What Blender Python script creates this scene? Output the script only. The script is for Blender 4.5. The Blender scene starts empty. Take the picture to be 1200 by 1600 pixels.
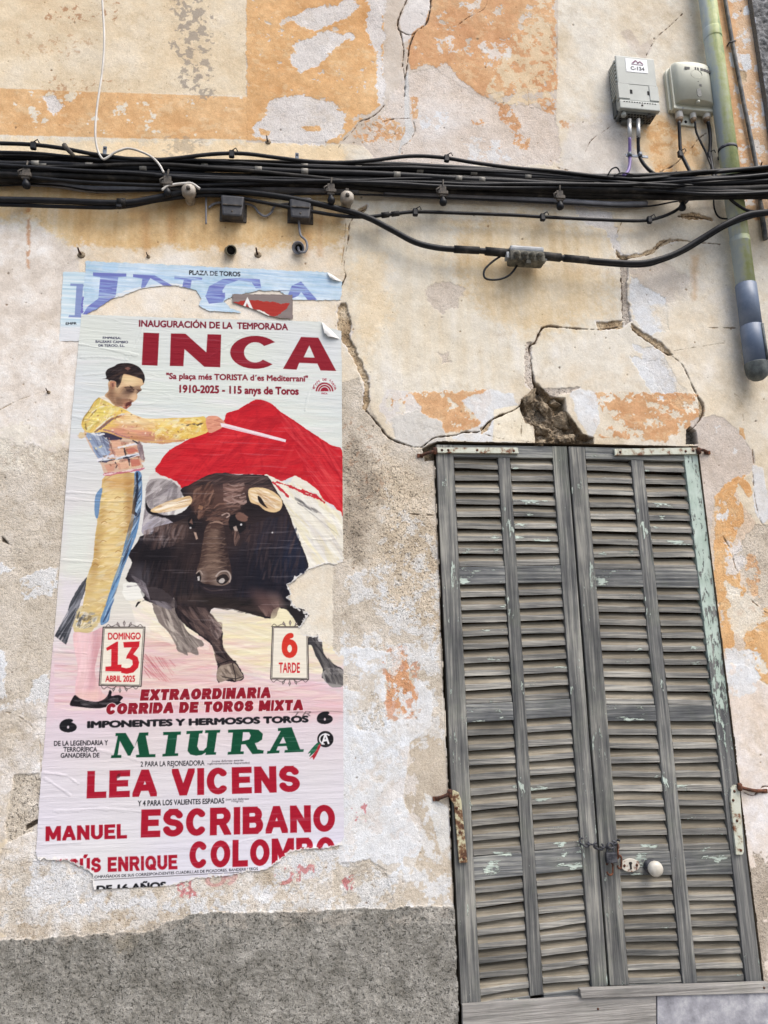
import bpy, bmesh, math, random, json
import numpy as np
from mathutils import Vector, Matrix

# ------------------------------------------------------------------ camera, world, sun, exposure
scene = bpy.context.scene
COL = scene.collection
FOC = 1180.0                      # focal length for a picture 1600 units high
CAM_D, CAM_Z = 2.6, 1.6           # the photographer: 2.6 m from the wall, eye at 1.6 m
def _nz(v):
    v = np.array(v, float); return v/np.linalg.norm(v)
_hx, _vx, _vy = 8700.0, -80.0, -5200.0
_hy = -(_hx*_vx+FOC*FOC)/_vy
ER = _nz((_hx, _hy, FOC)); EU = _nz((_vx, _vy, FOC)); EN = np.cross(EU, ER)
def W(px, py, dep=0.0):
    """point of the plane 'dep' metres in front of the wall seen at a picture point -> (x, z) in metres"""
    d = np.array((px-600.0, py-800.0, FOC)); w = np.array((ER@d, EN@d, EU@d)); t = (CAM_D-dep)/w[1]
    return (w[0]*t, CAM_Z+w[2]*t)
def W3(px, py, dep=0.0):
    x, z = W(px, py, dep); return Vector((x, -dep, z))
cam_d = bpy.data.cameras.new('camera'); cam = bpy.data.objects.new('camera', cam_d); COL.objects.link(cam)
cam_d.sensor_fit = 'VERTICAL'; cam_d.sensor_height = 24.0; cam_d.lens = FOC/1600*24.0
cam_d.clip_start = 0.05; cam_d.clip_end = 500
cam.matrix_world = Matrix(((ER[0], -ER[1], -ER[2], 0), (EN[0], -EN[1], -EN[2], -CAM_D), (EU[0], -EU[1], -EU[2], CAM_Z), (0, 0, 0, 1)))
scene.camera = cam
SUN_EL, SUN_AZ = math.radians(58), math.radians(38)      # high, in front of the wall, a little to the right
world = bpy.data.worlds.new('World'); scene.world = world; world.use_nodes = True
nt = world.node_tree; bg = nt.nodes['Background']
sky = nt.nodes.new('ShaderNodeTexSky'); sky.sky_type = 'NISHITA'; sky.sun_disc = False
sky.sun_elevation = SUN_EL; sky.sun_rotation = math.pi-SUN_AZ; sky.air_density = 1.0; sky.dust_density = 4.0; sky.ozone_density = 1.0
nt.links.new(sky.outputs[0], bg.inputs[0]); bg.inputs[1].default_value = 0.10
sl = bpy.data.lights.new('sun', 'SUN'); sl.energy = 1.25; sl.angle = math.radians(40); sl.color = (1.0, 0.98, 0.95)
so = bpy.data.objects.new('sun', sl); COL.objects.link(so)
_sd = Vector((math.sin(SUN_AZ)*math.cos(SUN_EL), -math.cos(SUN_AZ)*math.cos(SUN_EL), math.sin(SUN_EL)))
so.rotation_euler = _sd.to_track_quat('Z', 'Y').to_euler(); so.location = (3, -6, 8)
scene.view_settings.view_transform = 'Standard'; scene.view_settings.look = 'None'
scene.view_settings.exposure = 1.31; scene.view_settings.gamma = 1.0
scene.cycles.max_bounces = 5

# ------------------------------------------------------------------ colour and noise helpers
ALB = 0.80                         # a picture colour (0-255) -> base colour
def lin(c):
    c = np.asarray(c, np.float32)/255.0
    return np.where(c <= 0.04045, c/12.92, ((c+0.055)/1.055)**2.4)*ALB
def A(r, g, b): return tuple(float(v) for v in lin((r, g, b)))
def vnoise(sh, cy, cx, seed):
    H, Wd = sh; rng = np.random.default_rng(seed)
    gy, gx = int(H/cy)+4, int(Wd/cx)+4
    g = rng.random((gy, gx), dtype=np.float32)*2-1
    y = np.arange(H)/cy; x = np.arange(Wd)/cx
    def up(gm, t, n):
        i = t.astype(int); f = (t-i).astype(np.float32)
        w0 = (1-f)**3/6; w1 = (3*f**3-6*f**2+4)/6; w2 = (-3*f**3+3*f**2+3*f+1)/6; w3 = f**3/6
        return w0[:, None]*gm[i]+w1[:, None]*gm[i+1]+w2[:, None]*gm[i+2]+w3[:, None]*gm[i+3]
    a = up(g, y, H)                       # H x gx
    return (up(np.ascontiguousarray(a.T), x, Wd).T)*1.7
def fbm(sh, cy, cx, seed, octv=4, gain=0.55):
    out = np.zeros(sh, np.float32); amp = 1.0; tot = 0
    for k in range(octv):
        if min(cy, cx) < 0.9: break
        out += amp*vnoise(sh, cy, cx, seed*31+k); tot += amp; amp *= gain; cy *= .5; cx *= .5
    return out/math.sqrt(tot)
def sstep(x, a, b):
    t = np.clip((x-a)/(b-a), 0, 1); return t*t*(3-2*t)

def cr(pts, n=6, closed=False):
    """Catmull-Rom through the points"""
    P = [np.array(p, float) for p in pts]; N = len(P); out = []
    rng_ = range(N) if closed else range(N-1)
    for i in rng_:
        if closed: p0, p1, p2, p3 = P[i-1], P[i], P[(i+1) % N], P[(i+2) % N]
        else: p0, p1, p2, p3 = P[max(i-1, 0)], P[i], P[i+1], P[min(i+2, N-1)]
        for k in range(n):
            t = k/n
            out.append(.5*((2*p1)+(-p0+p2)*t+(2*p0-5*p1+4*p2-p3)*t*t+(-p0+3*p1-3*p2+p3)*t**3))
    if not closed: out.append(P[-1])
    return out
def pts(s, ox=0.0, oy=0.0, k=1.0):
    """'x,y x,y' measured on an enlargement -> picture points"""
    return [(ox+float(a)/k, oy+float(b)/k) for a, b in (q.split(',') for q in s.split())]

class Canvas:
    """colour and relief of a flat sheet on the wall, sampled every res metres: x to the right, z up"""
    def __init__(s, x0, z0, x1, z1, res):
        s.x0, s.z0, s.res = x0, z0, res
        s.W, s.H = int((x1-x0)/res)+1, int((z1-z0)/res)+1; s.sh = (s.H, s.W)
        s.col = np.zeros((s.H, s.W, 3), np.float32); s.h = np.zeros(s.sh, np.float32)
        s.rough = np.zeros(s.sh, np.float32); s.lab = np.zeros(s.sh, np.int16); s.nz = {}
    def to(s, p):
        return [((x-s.x0)/s.res, (z-s.z0)/s.res) for x, z in (W(*q) for q in p)]
    def noise(s, cell, seed=1):
        if cell not in s.nz: s.nz[cell] = fbm((s.H+400, s.W+400), cell/s.res, cell/s.res, int(cell*9000)+3, 6, .72)
        b = s.nz[cell][::-1 if seed & 1 else 1, ::-1 if seed & 2 else 1]; oy, ox = (seed*173) % 400, (seed*269) % 400
        return b[oy:oy+s.H, ox:ox+s.W]
    def bbox(s, q, m):
        xs = [a for a, b in q]; ys = [b for a, b in q]
        return (max(0, int(min(xs)-m)), min(s.W, int(max(xs)+m)+2), max(0, int(min(ys)-m)), min(s.H, int(max(ys)+m)+2))
    def sdf(s, p, m=0.03, closed=True):
        """signed distance (metres) to a polygon, or distance to an open line; returns slice, array"""
        q = s.to(p); bx = s.bbox(q, m/s.res)
        i0, i1, j0, j1 = bx
        if i1 <= i0 or j1 <= j0: return None, None
        X, Y = np.meshgrid(np.arange(i0, i1, dtype=np.float32), np.arange(j0, j1, dtype=np.float32))
        d = np.full(X.shape, 1e9, np.float32); ins = np.zeros(X.shape, bool); n = len(q)
        for k in range(n if closed else n-1):
            ax, ay = q[k]; bx_, by = q[(k+1) % n]; ex, ey = bx_-ax, by-ay; L = ex*ex+ey*ey+1e-9
            t = np.clip(((X-ax)*ex+(Y-ay)*ey)/L, 0, 1)
            d = np.minimum(d, (X-ax-t*ex)**2+(Y-ay-t*ey)**2)
            if closed and ay != by:
                c = ((ay > Y) != (by > Y)) & (X < (bx_-ax)*(Y-ay)/(by-ay)+ax); ins ^= c
        d = np.sqrt(d)*s.res
        if closed: d = np.where(ins, -d, d)
        return (slice(j0, j1), slice(i0, i1)), d
    def mask(s, p, edge=0.0, cell=0.04, seed=1, soft=None, m=None, wear=0.0, wcell=0.03):
        sl_, d = s.sdf(p, (m if m is not None else max(0.02, edge*2.2)))
        if sl_ is None: return None, None
        if edge: d = d+edge*(.85*s.noise(cell, seed)[sl_]+.42*s.noise(.009, seed+2)[sl_])
        sf = soft or s.res
        mk = np.clip(.5-d/sf, 0, 1)
        if wear:                      # share of the paint that has flaked off
            nn = s.noise(wcell, seed+7); thr = np.quantile(nn[::9, ::9], wear); mk = mk*np.clip((nn[sl_]-thr)/.10+.5, 0, 1)
        return sl_, mk
    def blend(s, sl_, mk, color, alpha=1.0):
        c = color[sl_] if isinstance(color, np.ndarray) and color.ndim == 3 else np.array(color, np.float32)
        a = (mk*alpha)[..., None]; s.col[sl_] = s.col[sl_]*(1-a)+c*a
    def poly(s, p, color, alpha=1.0, edge=0.0, cell=0.04, seed=1, soft=None, dh=None, rough=None, lab=None, wear=0.0, wcell=0.03, keep=None):
        sl_, mk = s.mask(p, edge, cell, seed, soft, wear=wear, wcell=wcell)
        if sl_ is None: return
        if keep is not None: mk = mk*keep[sl_]
        s.blend(sl_, mk, color, alpha)
        if dh is not None: s.h[sl_] += dh*mk
        if rough is not None: s.rough[sl_] = s.rough[sl_]*(1-mk)+rough*mk
        if lab is not None: s.lab[sl_][mk > .5] = lab
        return sl_, mk
    def soft(s, cx, cy, rx, ry, ang, color, alpha, keep=None):
        """airbrushed ellipse round a picture point"""
        (x, y), = s.to([(cx, cy)]); k = 0.00235/s.res; rx, ry = rx*k, ry*k; R = int(max(rx, ry)*1.7)+2
        i0, i1, j0, j1 = max(0, int(x)-R), min(s.W, int(x)+R+1), max(0, int(y)-R), min(s.H, int(y)+R+1)
        if i1 <= i0 or j1 <= j0: return
        X, Y = np.meshgrid(np.arange(i0, i1)-x, np.arange(j0, j1)-y); a = math.radians(ang)
        u = (X*math.cos(a)+Y*math.sin(a))/rx; v = (-X*math.sin(a)+Y*math.cos(a))/ry
        mk = np.clip(1-(u*u+v*v)/2.6, 0, 1)**1.5
        if keep is not None: mk = mk*keep[j0:j1, i0:i1]
        s.blend((slice(j0, j1), slice(i0, i1)), mk, color, alpha)
    def cover(s, p):
        m = np.zeros(s.sh, np.float32); sl_, mk = s.mask(p, .001, .012)
        m[sl_] = mk; return m
    def line(s, p, w, color, alpha=1.0, jit=0.0, cell=0.02, seed=3, soft=None, dh=None, lab=None, taper=False, keep=None, rough=None):
        """w: full width in metres"""
        sl_, d = s.sdf(p, w+0.02+jit*2, closed=False)
        if sl_ is None: return
        if jit: d = d+jit*s.noise(cell, seed)[sl_]
        mk = np.clip(.5-(d-w/2)/(soft or s.res), 0, 1)
        if w < s.res*1.5: mk = mk*max(.35, w/(s.res*1.5))
        if keep is not None: mk = mk*keep[sl_]
        s.blend(sl_, mk, color, alpha)
        if dh is not None: s.h[sl_] += dh*mk
        if rough is not None: s.rough[sl_] = s.rough[sl_]*(1-mk)+rough*mk
        if lab is not None: s.lab[sl_][mk > .5] = lab
    def strokes(s, p, cols, n, L, w, ang, seed=0, alpha=.8, ajit=.35, keep=None, curve=0.0, inside=True):
        """loose brush marks inside a polygon; L, w in picture points; ang in degrees (0 = right, 90 = up)"""
        rng = random.Random(seed*7+n); sl_, d = s.sdf(p, 0.0)
        if sl_ is None: return
        ys, xs = np.nonzero(d < -w*.0006)
        if not len(ys): return
        kx = 0.00235/s.res
        for _ in range(n):
            k = rng.randrange(len(ys)); cx = xs[k]+sl_[1].start; cy = ys[k]+sl_[0].start
            l = L*kx*rng.uniform(.5, 1.3)/2; ww = w*kx*rng.uniform(.5, 1.3)/2; a = math.radians(ang)+rng.uniform(-ajit, ajit)
            r = int(l+ww)+2; i0, i1, j0, j1 = max(0, cx-r), min(s.W, cx+r+1), max(0, cy-r), min(s.H, cy+r+1)
            X, Y = np.meshgrid(np.arange(i0, i1)-cx, np.arange(j0, j1)-cy)
            u = X*math.cos(a)+Y*math.sin(a); v = -X*math.sin(a)+Y*math.cos(a)
            v = v+curve*(u/l)**2*ww*2
            tap = np.clip(1-(u/l)**2, 0, 1)
            mk = np.clip((ww*np.sqrt(tap)-np.abs(v))+.5, 0, 1)*(np.abs(u) < l)
            mk = mk*(.75+.25*np.cos(v/ww*7+k))*alpha*rng.uniform(.6, 1)
            sub = (slice(j0, j1), slice(i0, i1))
            if inside:
                a0, a1 = j0-sl_[0].start, i0-sl_[1].start
                dd = np.full(mk.shape, 1.0, np.float32)
                ya, yb = max(0, a0), min(d.shape[0], a0+mk.shape[0]); xa, xb = max(0, a1), min(d.shape[1], a1+mk.shape[1])
                dd[ya-a0:yb-a0, xa-a1:xb-a1] = d[ya:yb, xa:xb]
                mk = mk*np.clip(.5-dd/s.res, 0, 1)
            if keep is not None: mk = mk*keep[sub]
            c = cols[rng.randrange(len(cols))]; c = np.array(c, np.float32)*rng.uniform(.93, 1.06)
            s.blend(sub, mk, c)
    def tris(s, V, T, ss=3):
        """coverage of a set of triangles given in canvas units; returns slice, mask"""
        i0, i1 = max(0, int(V[:, 0].min())-1), min(s.W, int(V[:, 0].max())+3)
        j0, j1 = max(0, int(V[:, 1].min())-1), min(s.H, int(V[:, 1].max())+3)
        if i1 <= i0 or j1 <= j0: return None, None
        buf = np.zeros(((j1-j0)*ss, (i1-i0)*ss), bool)
        Q = (V-np.array((i0-.5, j0-.5)))*ss-.5
        for t in T:
            a, b, c = Q[t[0]], Q[t[1]], Q[t[2]]
            x0, x1 = max(0, int(min(a[0], b[0], c[0]))), min(buf.shape[1]-1, int(max(a[0], b[0], c[0]))+1)
            y0, y1 = max(0, int(min(a[1], b[1], c[1]))), min(buf.shape[0]-1, int(max(a[1], b[1], c[1]))+1)
            if x1 < x0 or y1 < y0: continue
            X = np.arange(x0, x1+1)[None, :]; Y = np.arange(y0, y1+1)[:, None]
            e0 = (b[0]-a[0])*(Y-a[1])-(b[1]-a[1])*(X-a[0]); e1 = (c[0]-b[0])*(Y-b[1])-(c[1]-b[1])*(X-b[0]); e2 = (a[0]-c[0])*(Y-c[1])-(a[1]-c[1])*(X-c[0])
            buf[y0:y1+1, x0:x1+1] |= ((e0 >= 0) & (e1 >= 0) & (e2 >= 0)) | ((e0 <= 0) & (e1 <= 0) & (e2 <= 0))
        mk = buf.reshape(j1-j0, ss, i1-i0, ss).mean((1, 3)).astype(np.float32)
        return (slice(j0, j1), slice(i0, i1)), mk
    def text(s, body, p0, p1, hgt, color, bold=0.0, lab=None, alpha=1.0, shear=0.0, outline=None, space=1.0, keep=None, p0t=None):
        """text from baseline point p0 to p1 (picture points), capital height hgt (picture points)"""
        V, T, cap = text_geo(body, 0.0, shear, space)
        q = s.to([p0, p1, (p0[0], p0[1]-hgt), (p1[0], p1[1]-hgt)])
        a, b, c = (np.array(v) for v in q[:3]); x0, x1 = V[:, 0].min(), V[:, 0].max()
        ex = (b-a)/(x1-x0); up = (np.array(q[2])-a+np.array(q[3])-b)/2; up = up if p0t is None else np.array(s.to([p0t])[0])-a
        ey = up/cap
        P = a+np.outer(V[:, 0]-x0, ex)+np.outer(V[:, 1], ey)
        if outline:
            for dx in (-1, 0, 1):
                for dy in (-1, 0, 1):
                    sl_, mk = s.tris(P+np.array((dx, dy))*outline[1]/s.res, T, 1)
                    if sl_: s.blend(sl_, mk, outline[0])
        sl_, mk = s.tris(P, T)
        if sl_ is None: return
        if bold:                       # thicker strokes: the outline swept round a small ellipse
            bold *= 1.35; bx, by = bold*np.linalg.norm(ex), bold*np.linalg.norm(ey); best = np.zeros(s.sh, np.float32); best[sl_] = mk
            for k in range(8):
                s2, m2 = s.tris(P+np.array((bx*math.cos(k*.785), by*math.sin(k*.785))), T)
                if s2: best[s2] = np.maximum(best[s2], m2)
            sl_ = (slice(max(0, sl_[0].start-9), sl_[0].stop+9), slice(max(0, sl_[1].start-9), sl_[1].stop+9)); mk = best[sl_]
        if keep is not None: mk = mk*keep[sl_]
        s.blend(sl_, mk, color, alpha)
        if lab is not None: s.lab[sl_][mk > .5] = lab
    def block(s, body, p0, p1, hgt, color, t=.20, lab=None, shear=0.0, outline=None, gap=.08):
        """heavy grotesque capitals drawn as strokes of width t (1 = capital height)"""
        q = s.to([p0, p1, (p0[0], p0[1]-hgt), (p1[0], p1[1]-hgt)]); a, b = np.array(q[0]), np.array(q[1])
        up = (np.array(q[2])-a+np.array(q[3])-b)/2; adv = []; x = 0
        for ch in body: adv.append(x); x += GLY[ch][0]+gap
        tot = x-gap; ex = (b-a)/tot; M_ = np.linalg.inv(np.array(((ex[0], up[0]), (ex[1], up[1]))))
        bx = s.bbox([tuple(v) for v in q], 6); X, Y = np.meshgrid(np.arange(bx[0], bx[1], dtype=np.float32)-a[0], np.arange(bx[2], bx[3], dtype=np.float32)-a[1])
        U, Vv = M_[0, 0]*X+M_[0, 1]*Y, M_[1, 0]*X+M_[1, 1]*Y; U = U-shear*Vv
        sx, sy = np.linalg.norm(ex), np.linalg.norm(up); D_ = np.full(X.shape, 9.0, np.float32)
        for ch, x0 in zip(body, adv):
            w, st = GLY[ch]; u = U-x0; sel = np.s_[:, :]
            d = np.full(X.shape, 9.0, np.float32)
            for ln in st:
                for (ax, ay), (cx, cy) in zip(ln, ln[1:]):
                    ax_, ay_, cx_, cy_ = [t/2+v*(w_-t) for v, w_ in ((ax, w), (ay, 1), (cx, w), (cy, 1))]
                    e0, e1 = cx_-ax_, cy_-ay_; tt = np.clip(((u-ax_)*e0+(Vv-ay_)*e1)/(e0*e0+e1*e1+1e-9), 0, 1)
                    if abs(e0) < 1e-6 or abs(e1) < 1e-6:      # straight bars have square ends
                        dx = np.abs(u-(ax_+cx_)/2)-abs(e0)/2; dy = np.abs(Vv-(ay_+cy_)/2)-abs(e1)/2; d = np.minimum(d, np.maximum(dx, dy)-t/2)
                    else: d = np.minimum(d, np.hypot(u-ax_-tt*e0, Vv-ay_-tt*e1)-t/2)
            lim = 1.35 if ch in 'Úé' else 1.0
            d = np.maximum(d, np.maximum(np.maximum(-Vv, Vv-lim), np.maximum(-u, u-w))); D_ = np.minimum(D_, d)
        sl_ = (slice(bx[2], bx[3]), slice(bx[0], bx[1])); k = (sx+sy)/2
        if outline: s.blend(sl_, np.clip(.5-(D_*k-outline[1]/s.res), 0, 1), outline[0])
        mk = np.clip(.5-D_*k, 0, 1); s.blend(sl_, mk, color)
        if lab is not None: s.lab[sl_][mk > .5] = lab
    def build(s, name, label, mat, parent=None, off=0.0, keep=None):
        """one mesh from the cells whose label is 'label'"""
        L = s.lab[:-1, :-1] == label
        if keep is not None: L &= keep[:-1, :-1]
        jj, ii = np.nonzero(L)
        if not len(jj): return None
        a = jj*s.W+ii; F = np.stack((a, a+1, a+s.W+1, a+s.W), 1).astype(np.int64)
        used = np.zeros(s.H*s.W, bool); used[F.ravel()] = True
        remap = np.cumsum(used)-1; idx = np.nonzero(used)[0]; F = remap[F]
        y, x = idx//s.W, idx % s.W
        jx = getattr(s, 'jx', None)
        co = np.stack((s.x0+x*s.res, -(s.h.ravel()[idx]+off), s.z0+y*s.res), 1).astype(np.float32)
        org = Vector(parent.location) if parent else Vector((float(co[:, 0].mean()), 0, float(co[:, 2].min())))
        co -= np.array(org, np.float32)
        me = bpy.data.meshes.new(name); me.vertices.add(len(co)); me.vertices.foreach_set('co', co.ravel())
        me.loops.add(F.size); me.loops.foreach_set('vertex_index', F.ravel().astype(np.int32))
        me.polygons.add(len(F)); me.polygons.foreach_set('loop_start', np.arange(0, F.size, 4, dtype=np.int32))
        me.polygons.foreach_set('use_smooth', np.ones(len(F), bool)); me.update()
        at = me.color_attributes.new('paint', 'FLOAT_COLOR', 'POINT')
        c = np.ones((len(idx), 4), np.float32); c[:, :3] = lin(np.clip(s.col.reshape(-1, 3)[idx], 0, 255)); at.data.foreach_set('color', c.ravel())
        r = me.attributes.new('grit', 'FLOAT', 'POINT'); r.data.foreach_set('value', s.rough.ravel()[idx].astype(np.float32))
        me.materials.append(mat); o = bpy.data.objects.new(name, me); COL.objects.link(o)
        if parent: o.parent = parent
        else: o.location = org
        return o

def _arc(cx, cy, rx, ry, a0, a1, n=10): return [(cx+rx*math.cos(math.radians(a0+(a1-a0)*k/n)), cy+ry*math.sin(math.radians(a0+(a1-a0)*k/n))) for k in range(n+1)]
_O = _arc(.5, .5, .5, .5, 0, 360, 24)
GLY_DOC = 'outlines of the heavy capitals'
GLY = {' ': (.30, []), 'I': (.22, [[(.5, -1), (.5, 2)]]), 'L': (.60, [[(0, 2), (0, 0), (2, 0)]]), 'E': (.64, [[(2, 1), (0, 1), (0, 0), (2, 0)], [(0, .52), (.86, .52)]]),
       'A': (.76, [[(-.14, -.3), (.5, 1.12), (1.14, -.3)], [(.2, .28), (.8, .28)]]), 'V': (.72, [[(-.14, 1.3), (.5, -.12), (1.14, 1.3)]]), 'C': (.72, [_arc(.5, .5, .5, .5, 48, 312, 20)]),
       'N': (.72, [[(0, -1), (0, 2)], [(1, -1), (1, 2)], [(-.06, 1.16), (1.06, -.16)]]), 'S': (.68, [_arc(.5, .76, .47, .24, 20, 180, 8)+_arc(.5, .76, .5, .25, 190, 260, 5)+_arc(.5, .25, .5, .25, 80, 0, 5)+_arc(.5, .25, .5, .25, -10, -165, 9)]),
       'R': (.72, [[(0, -1), (0, 1), (.6, 1)]+_arc(.62, .735, .34, .265, 90, -90, 8)+[(0, .47)], [(.55, .47), (1.05, -.2)]]), 'B': (.70, [[(0, 0), (0, 1), (.58, 1)]+_arc(.60, .765, .32, .235, 90, -90, 8)+[(0, .53)], [(0, .53), (.6, .53)]+_arc(.64, .265, .36, .265, 90, -90, 8)+[(0, 0)]]),
       'O': (.76, [_O]), 'Q': (.78, [_O, [(.6, .25), (1.1, -.15)]]), 'M': (.88, [[(0, -1), (0, 2)], [(1, -1), (1, 2)], [(-.02, 1.2), (.5, .12), (1.02, 1.2)]]), 'U': (.70, [[(0, 2), (0, .36)]+_arc(.5, .36, .5, .36, 180, 360, 12)+[(1, 2)]]),
       'J': (.56, [[(1, 2), (1, .34)]+_arc(.5, .34, .5, .34, 0, -170, 10)]), 'D': (.72, [[(0, 0), (0, 1), (.4, 1)]+_arc(.45, .5, .55, .5, 90, -90, 10)+[(0, 0)]]), 'T': (.62, [[(-.5, 1), (1.5, 1)], [(.5, 1), (.5, -1)]]),
       'X': (.72, [[(-.12, 1.2), (1.12, -.2)], [(-.12, -.2), (1.12, 1.2)]]), 'P': (.68, [[(0, -1), (0, 1), (.6, 1)]+_arc(.62, .72, .36, .28, 90, -90, 8)+[(0, .44)]]), 'H': (.72, [[(0, -1), (0, 2)], [(1, -1), (1, 2)], [(0, .5), (1, .5)]]), 'Y': (.7, [[(-.12, 1.3), (.5, .42), (1.12, 1.3)], [(.5, .42), (.5, -1)]]),
       'G': (.76, [_arc(.5, .5, .5, .5, 48, 320, 20)+[(1, .46), (.55, .46)]]), '6': (.62, [_arc(.5, .34, .5, .34, 0, 360, 16), _arc(.62, .42, .62, .58, 180, 90, 8)]), '1': (.42, [[(.0, .78), (.55, 1.0), (.55, -1)]]),
       '3': (.60, [_arc(.46, .74, .46, .26, 140, -90, 10)+[(.4, .48)]+_arc(.46, .25, .52, .25, 80, -150, 10)])}
GLY['Ú'] = (.70, [[(0, 1), (0, .36)], _arc(.5, .36, .5, .36, 180, 360, 12), [(1, .36), (1, 1)], [(.5, 1.28), (.66, 1.46)]])
_tg = {}
def text_geo(body, bold=0.0, shear=0.0, space=1.0):
    k = (body, bold, shear, space)
    if k in _tg: return _tg[k]
    cu = bpy.data.curves.new('t', 'FONT'); cu.body = body; cu.offset = bold; cu.shear = shear; cu.space_character = space; cu.resolution_u = 4
    ob = bpy.data.objects.new('t', cu); COL.objects.link(ob); dg = bpy.context.evaluated_depsgraph_get()
    me = ob.evaluated_get(dg).to_mesh(); me.calc_loop_triangles()
    V = np.array([v.co[:2] for v in me.vertices], float); T = np.array([t.vertices[:] for t in me.loop_triangles], int)
    ob.evaluated_get(dg).to_mesh_clear(); bpy.data.objects.remove(ob); bpy.data.curves.remove(cu)
    if body != 'H' : cap = text_geo('H', bold)[2]
    else: cap = V[:, 1].max()
    V[:, 1] += bold
    _tg[k] = (V, T, cap+(bold if body != 'H' else 0)); return _tg[k]

# ------------------------------------------------------------------ mesh and object helpers
def tag(o, label=None, cat=None, group=None, kind=None):
    if label: o['label'] = label
    if cat: o['category'] = cat
    if group: o['group'] = group
    if kind: o['kind'] = kind
    return o
def empty(name, loc, label=None, cat=None, group=None):
    o = bpy.data.objects.new(name, None); COL.objects.link(o); o.location = loc; o.empty_display_size = .05
    return tag(o, label, cat, group)
def wloc(o):
    v = Vector(o.location)
    while o.parent: o = o.parent; v = v+o.location
    return v
class MB:
    def __init__(s): s.v = []; s.f = []; s.mi = []; s.tone = []; s.t = 1.0; s.m = 0; s.sm = []; s.smooth = False
    def add(s, vs, fs):
        b = len(s.v); s.v += [Vector(v) for v in vs]; s.tone += [s.t]*len(vs)
        for f in fs: s.f.append([b+i for i in f]); s.mi.append(s.m); s.sm.append(s.smooth)
    def box(s, x0, y0, z0, x1, y1, z1):
        s.hexa([(x0, y0, z0), (x1, y0, z0), (x1, y1, z0), (x0, y1, z0), (x0, y0, z1), (x1, y0, z1), (x1, y1, z1), (x0, y1, z1)])
    def hexa(s, v): s.add(v, [(0, 3, 2, 1), (4, 5, 6, 7), (0, 1, 5, 4), (1, 2, 6, 5), (2, 3, 7, 6), (3, 0, 4, 7)])
    def prism(s, p, y0, y1):
        """outline of (x, z) points, counter-clockwise seen from the front, from y0 (front) to y1 (back)"""
        n = len(p); vs = [(x, y0, z) for x, z in p]+[(x, y1, z) for x, z in p]
        s.add(vs, [tuple(range(n)), tuple(range(2*n-1, n-1, -1))]+[(i, i+n, (i+1) % n+n, (i+1) % n) for i in range(n)])
    def tube(s, P, r, n=8, cap=True, smooth=True):
        P = [Vector(p) for p in P]; rr = r if isinstance(r, (list, tuple)) else [r]*len(P); vs = []; fs = []; N = None
        sm, s.smooth = s.smooth, smooth
        for i, p in enumerate(P):
            t = (P[min(i+1, len(P)-1)]-P[max(i-1, 0)]).normalized()
            if N is None: N = t.orthogonal().normalized()
            N = (N-t*N.dot(t)).normalized(); B = t.cross(N)
            for k in range(n):
                a = 2*math.pi*k/n; vs.append(p+(N*math.cos(a)+B*math.sin(a))*rr[i])
        for i in range(len(P)-1):
            for k in range(n): fs.append((i*n+k, i*n+(k+1) % n, (i+1)*n+(k+1) % n, (i+1)*n+k))
        if cap: fs += [tuple(range(n-1, -1, -1)), tuple((len(P)-1)*n+k for k in range(n))]
        s.add(vs, fs); s.smooth = sm
    def lathe(s, c, axis, prof, n=16):
        """prof: (distance along axis, radius)"""
        ax = Vector(axis).normalized(); N = ax.orthogonal().normalized(); B = ax.cross(N); m = len(prof); sm = s.smooth; s.smooth = True
        vs = [Vector(c)+ax*d+(N*math.cos(2*math.pi*k/n)+B*math.sin(2*math.pi*k/n))*max(r, 1e-5) for d, r in prof for k in range(n)]
        s.add(vs, [(i*n+k, i*n+(k+1) % n, (i+1)*n+(k+1) % n, (i+1)*n+k) for i in range(m-1) for k in range(n)]+[tuple(range(n-1, -1, -1)), tuple((m-1)*n+k for k in range(n))]); s.smooth = sm
    def build(s, name, mat, parent=None, bevel=0.0, seg=2, smooth=False, origin=None):
        me = bpy.data.meshes.new(name)
        if parent is not None: org = wloc(parent)
        elif origin is not None: org = Vector(origin)
        else: org = Vector((sum(v.x for v in s.v)/len(s.v), sum(v.y for v in s.v)/len(s.v), min(v.z for v in s.v)))
        bm = bmesh.new(); tl = bm.verts.layers.float.new('tone'); vl = [bm.verts.new(v-org) for v in s.v]
        for v, t in zip(vl, s.tone): v[tl] = t
        for f, mi, sm in zip(s.f, s.mi, s.sm):
            try: q = bm.faces.new([vl[i] for i in f]); q.material_index = mi; q.smooth = sm or smooth
            except ValueError: pass
        bmesh.ops.recalc_face_normals(bm, faces=bm.faces[:])
        if bevel:
            ed = [e for e in bm.edges if len(e.link_faces) == 2 and e.calc_face_angle(0) > .6]
            bmesh.ops.bevel(bm, geom=ed, offset=bevel, segments=seg, affect='EDGES', clamp_overlap=True, profile=.6)
        bm.to_mesh(me); bm.free()
        for m in (mat if isinstance(mat, (list, tuple)) else [mat]): me.materials.append(m)
        o = bpy.data.objects.new(name, me); COL.objects.link(o)
        if parent is not None: o.parent = parent
        else: o.location = org
        return o

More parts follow.
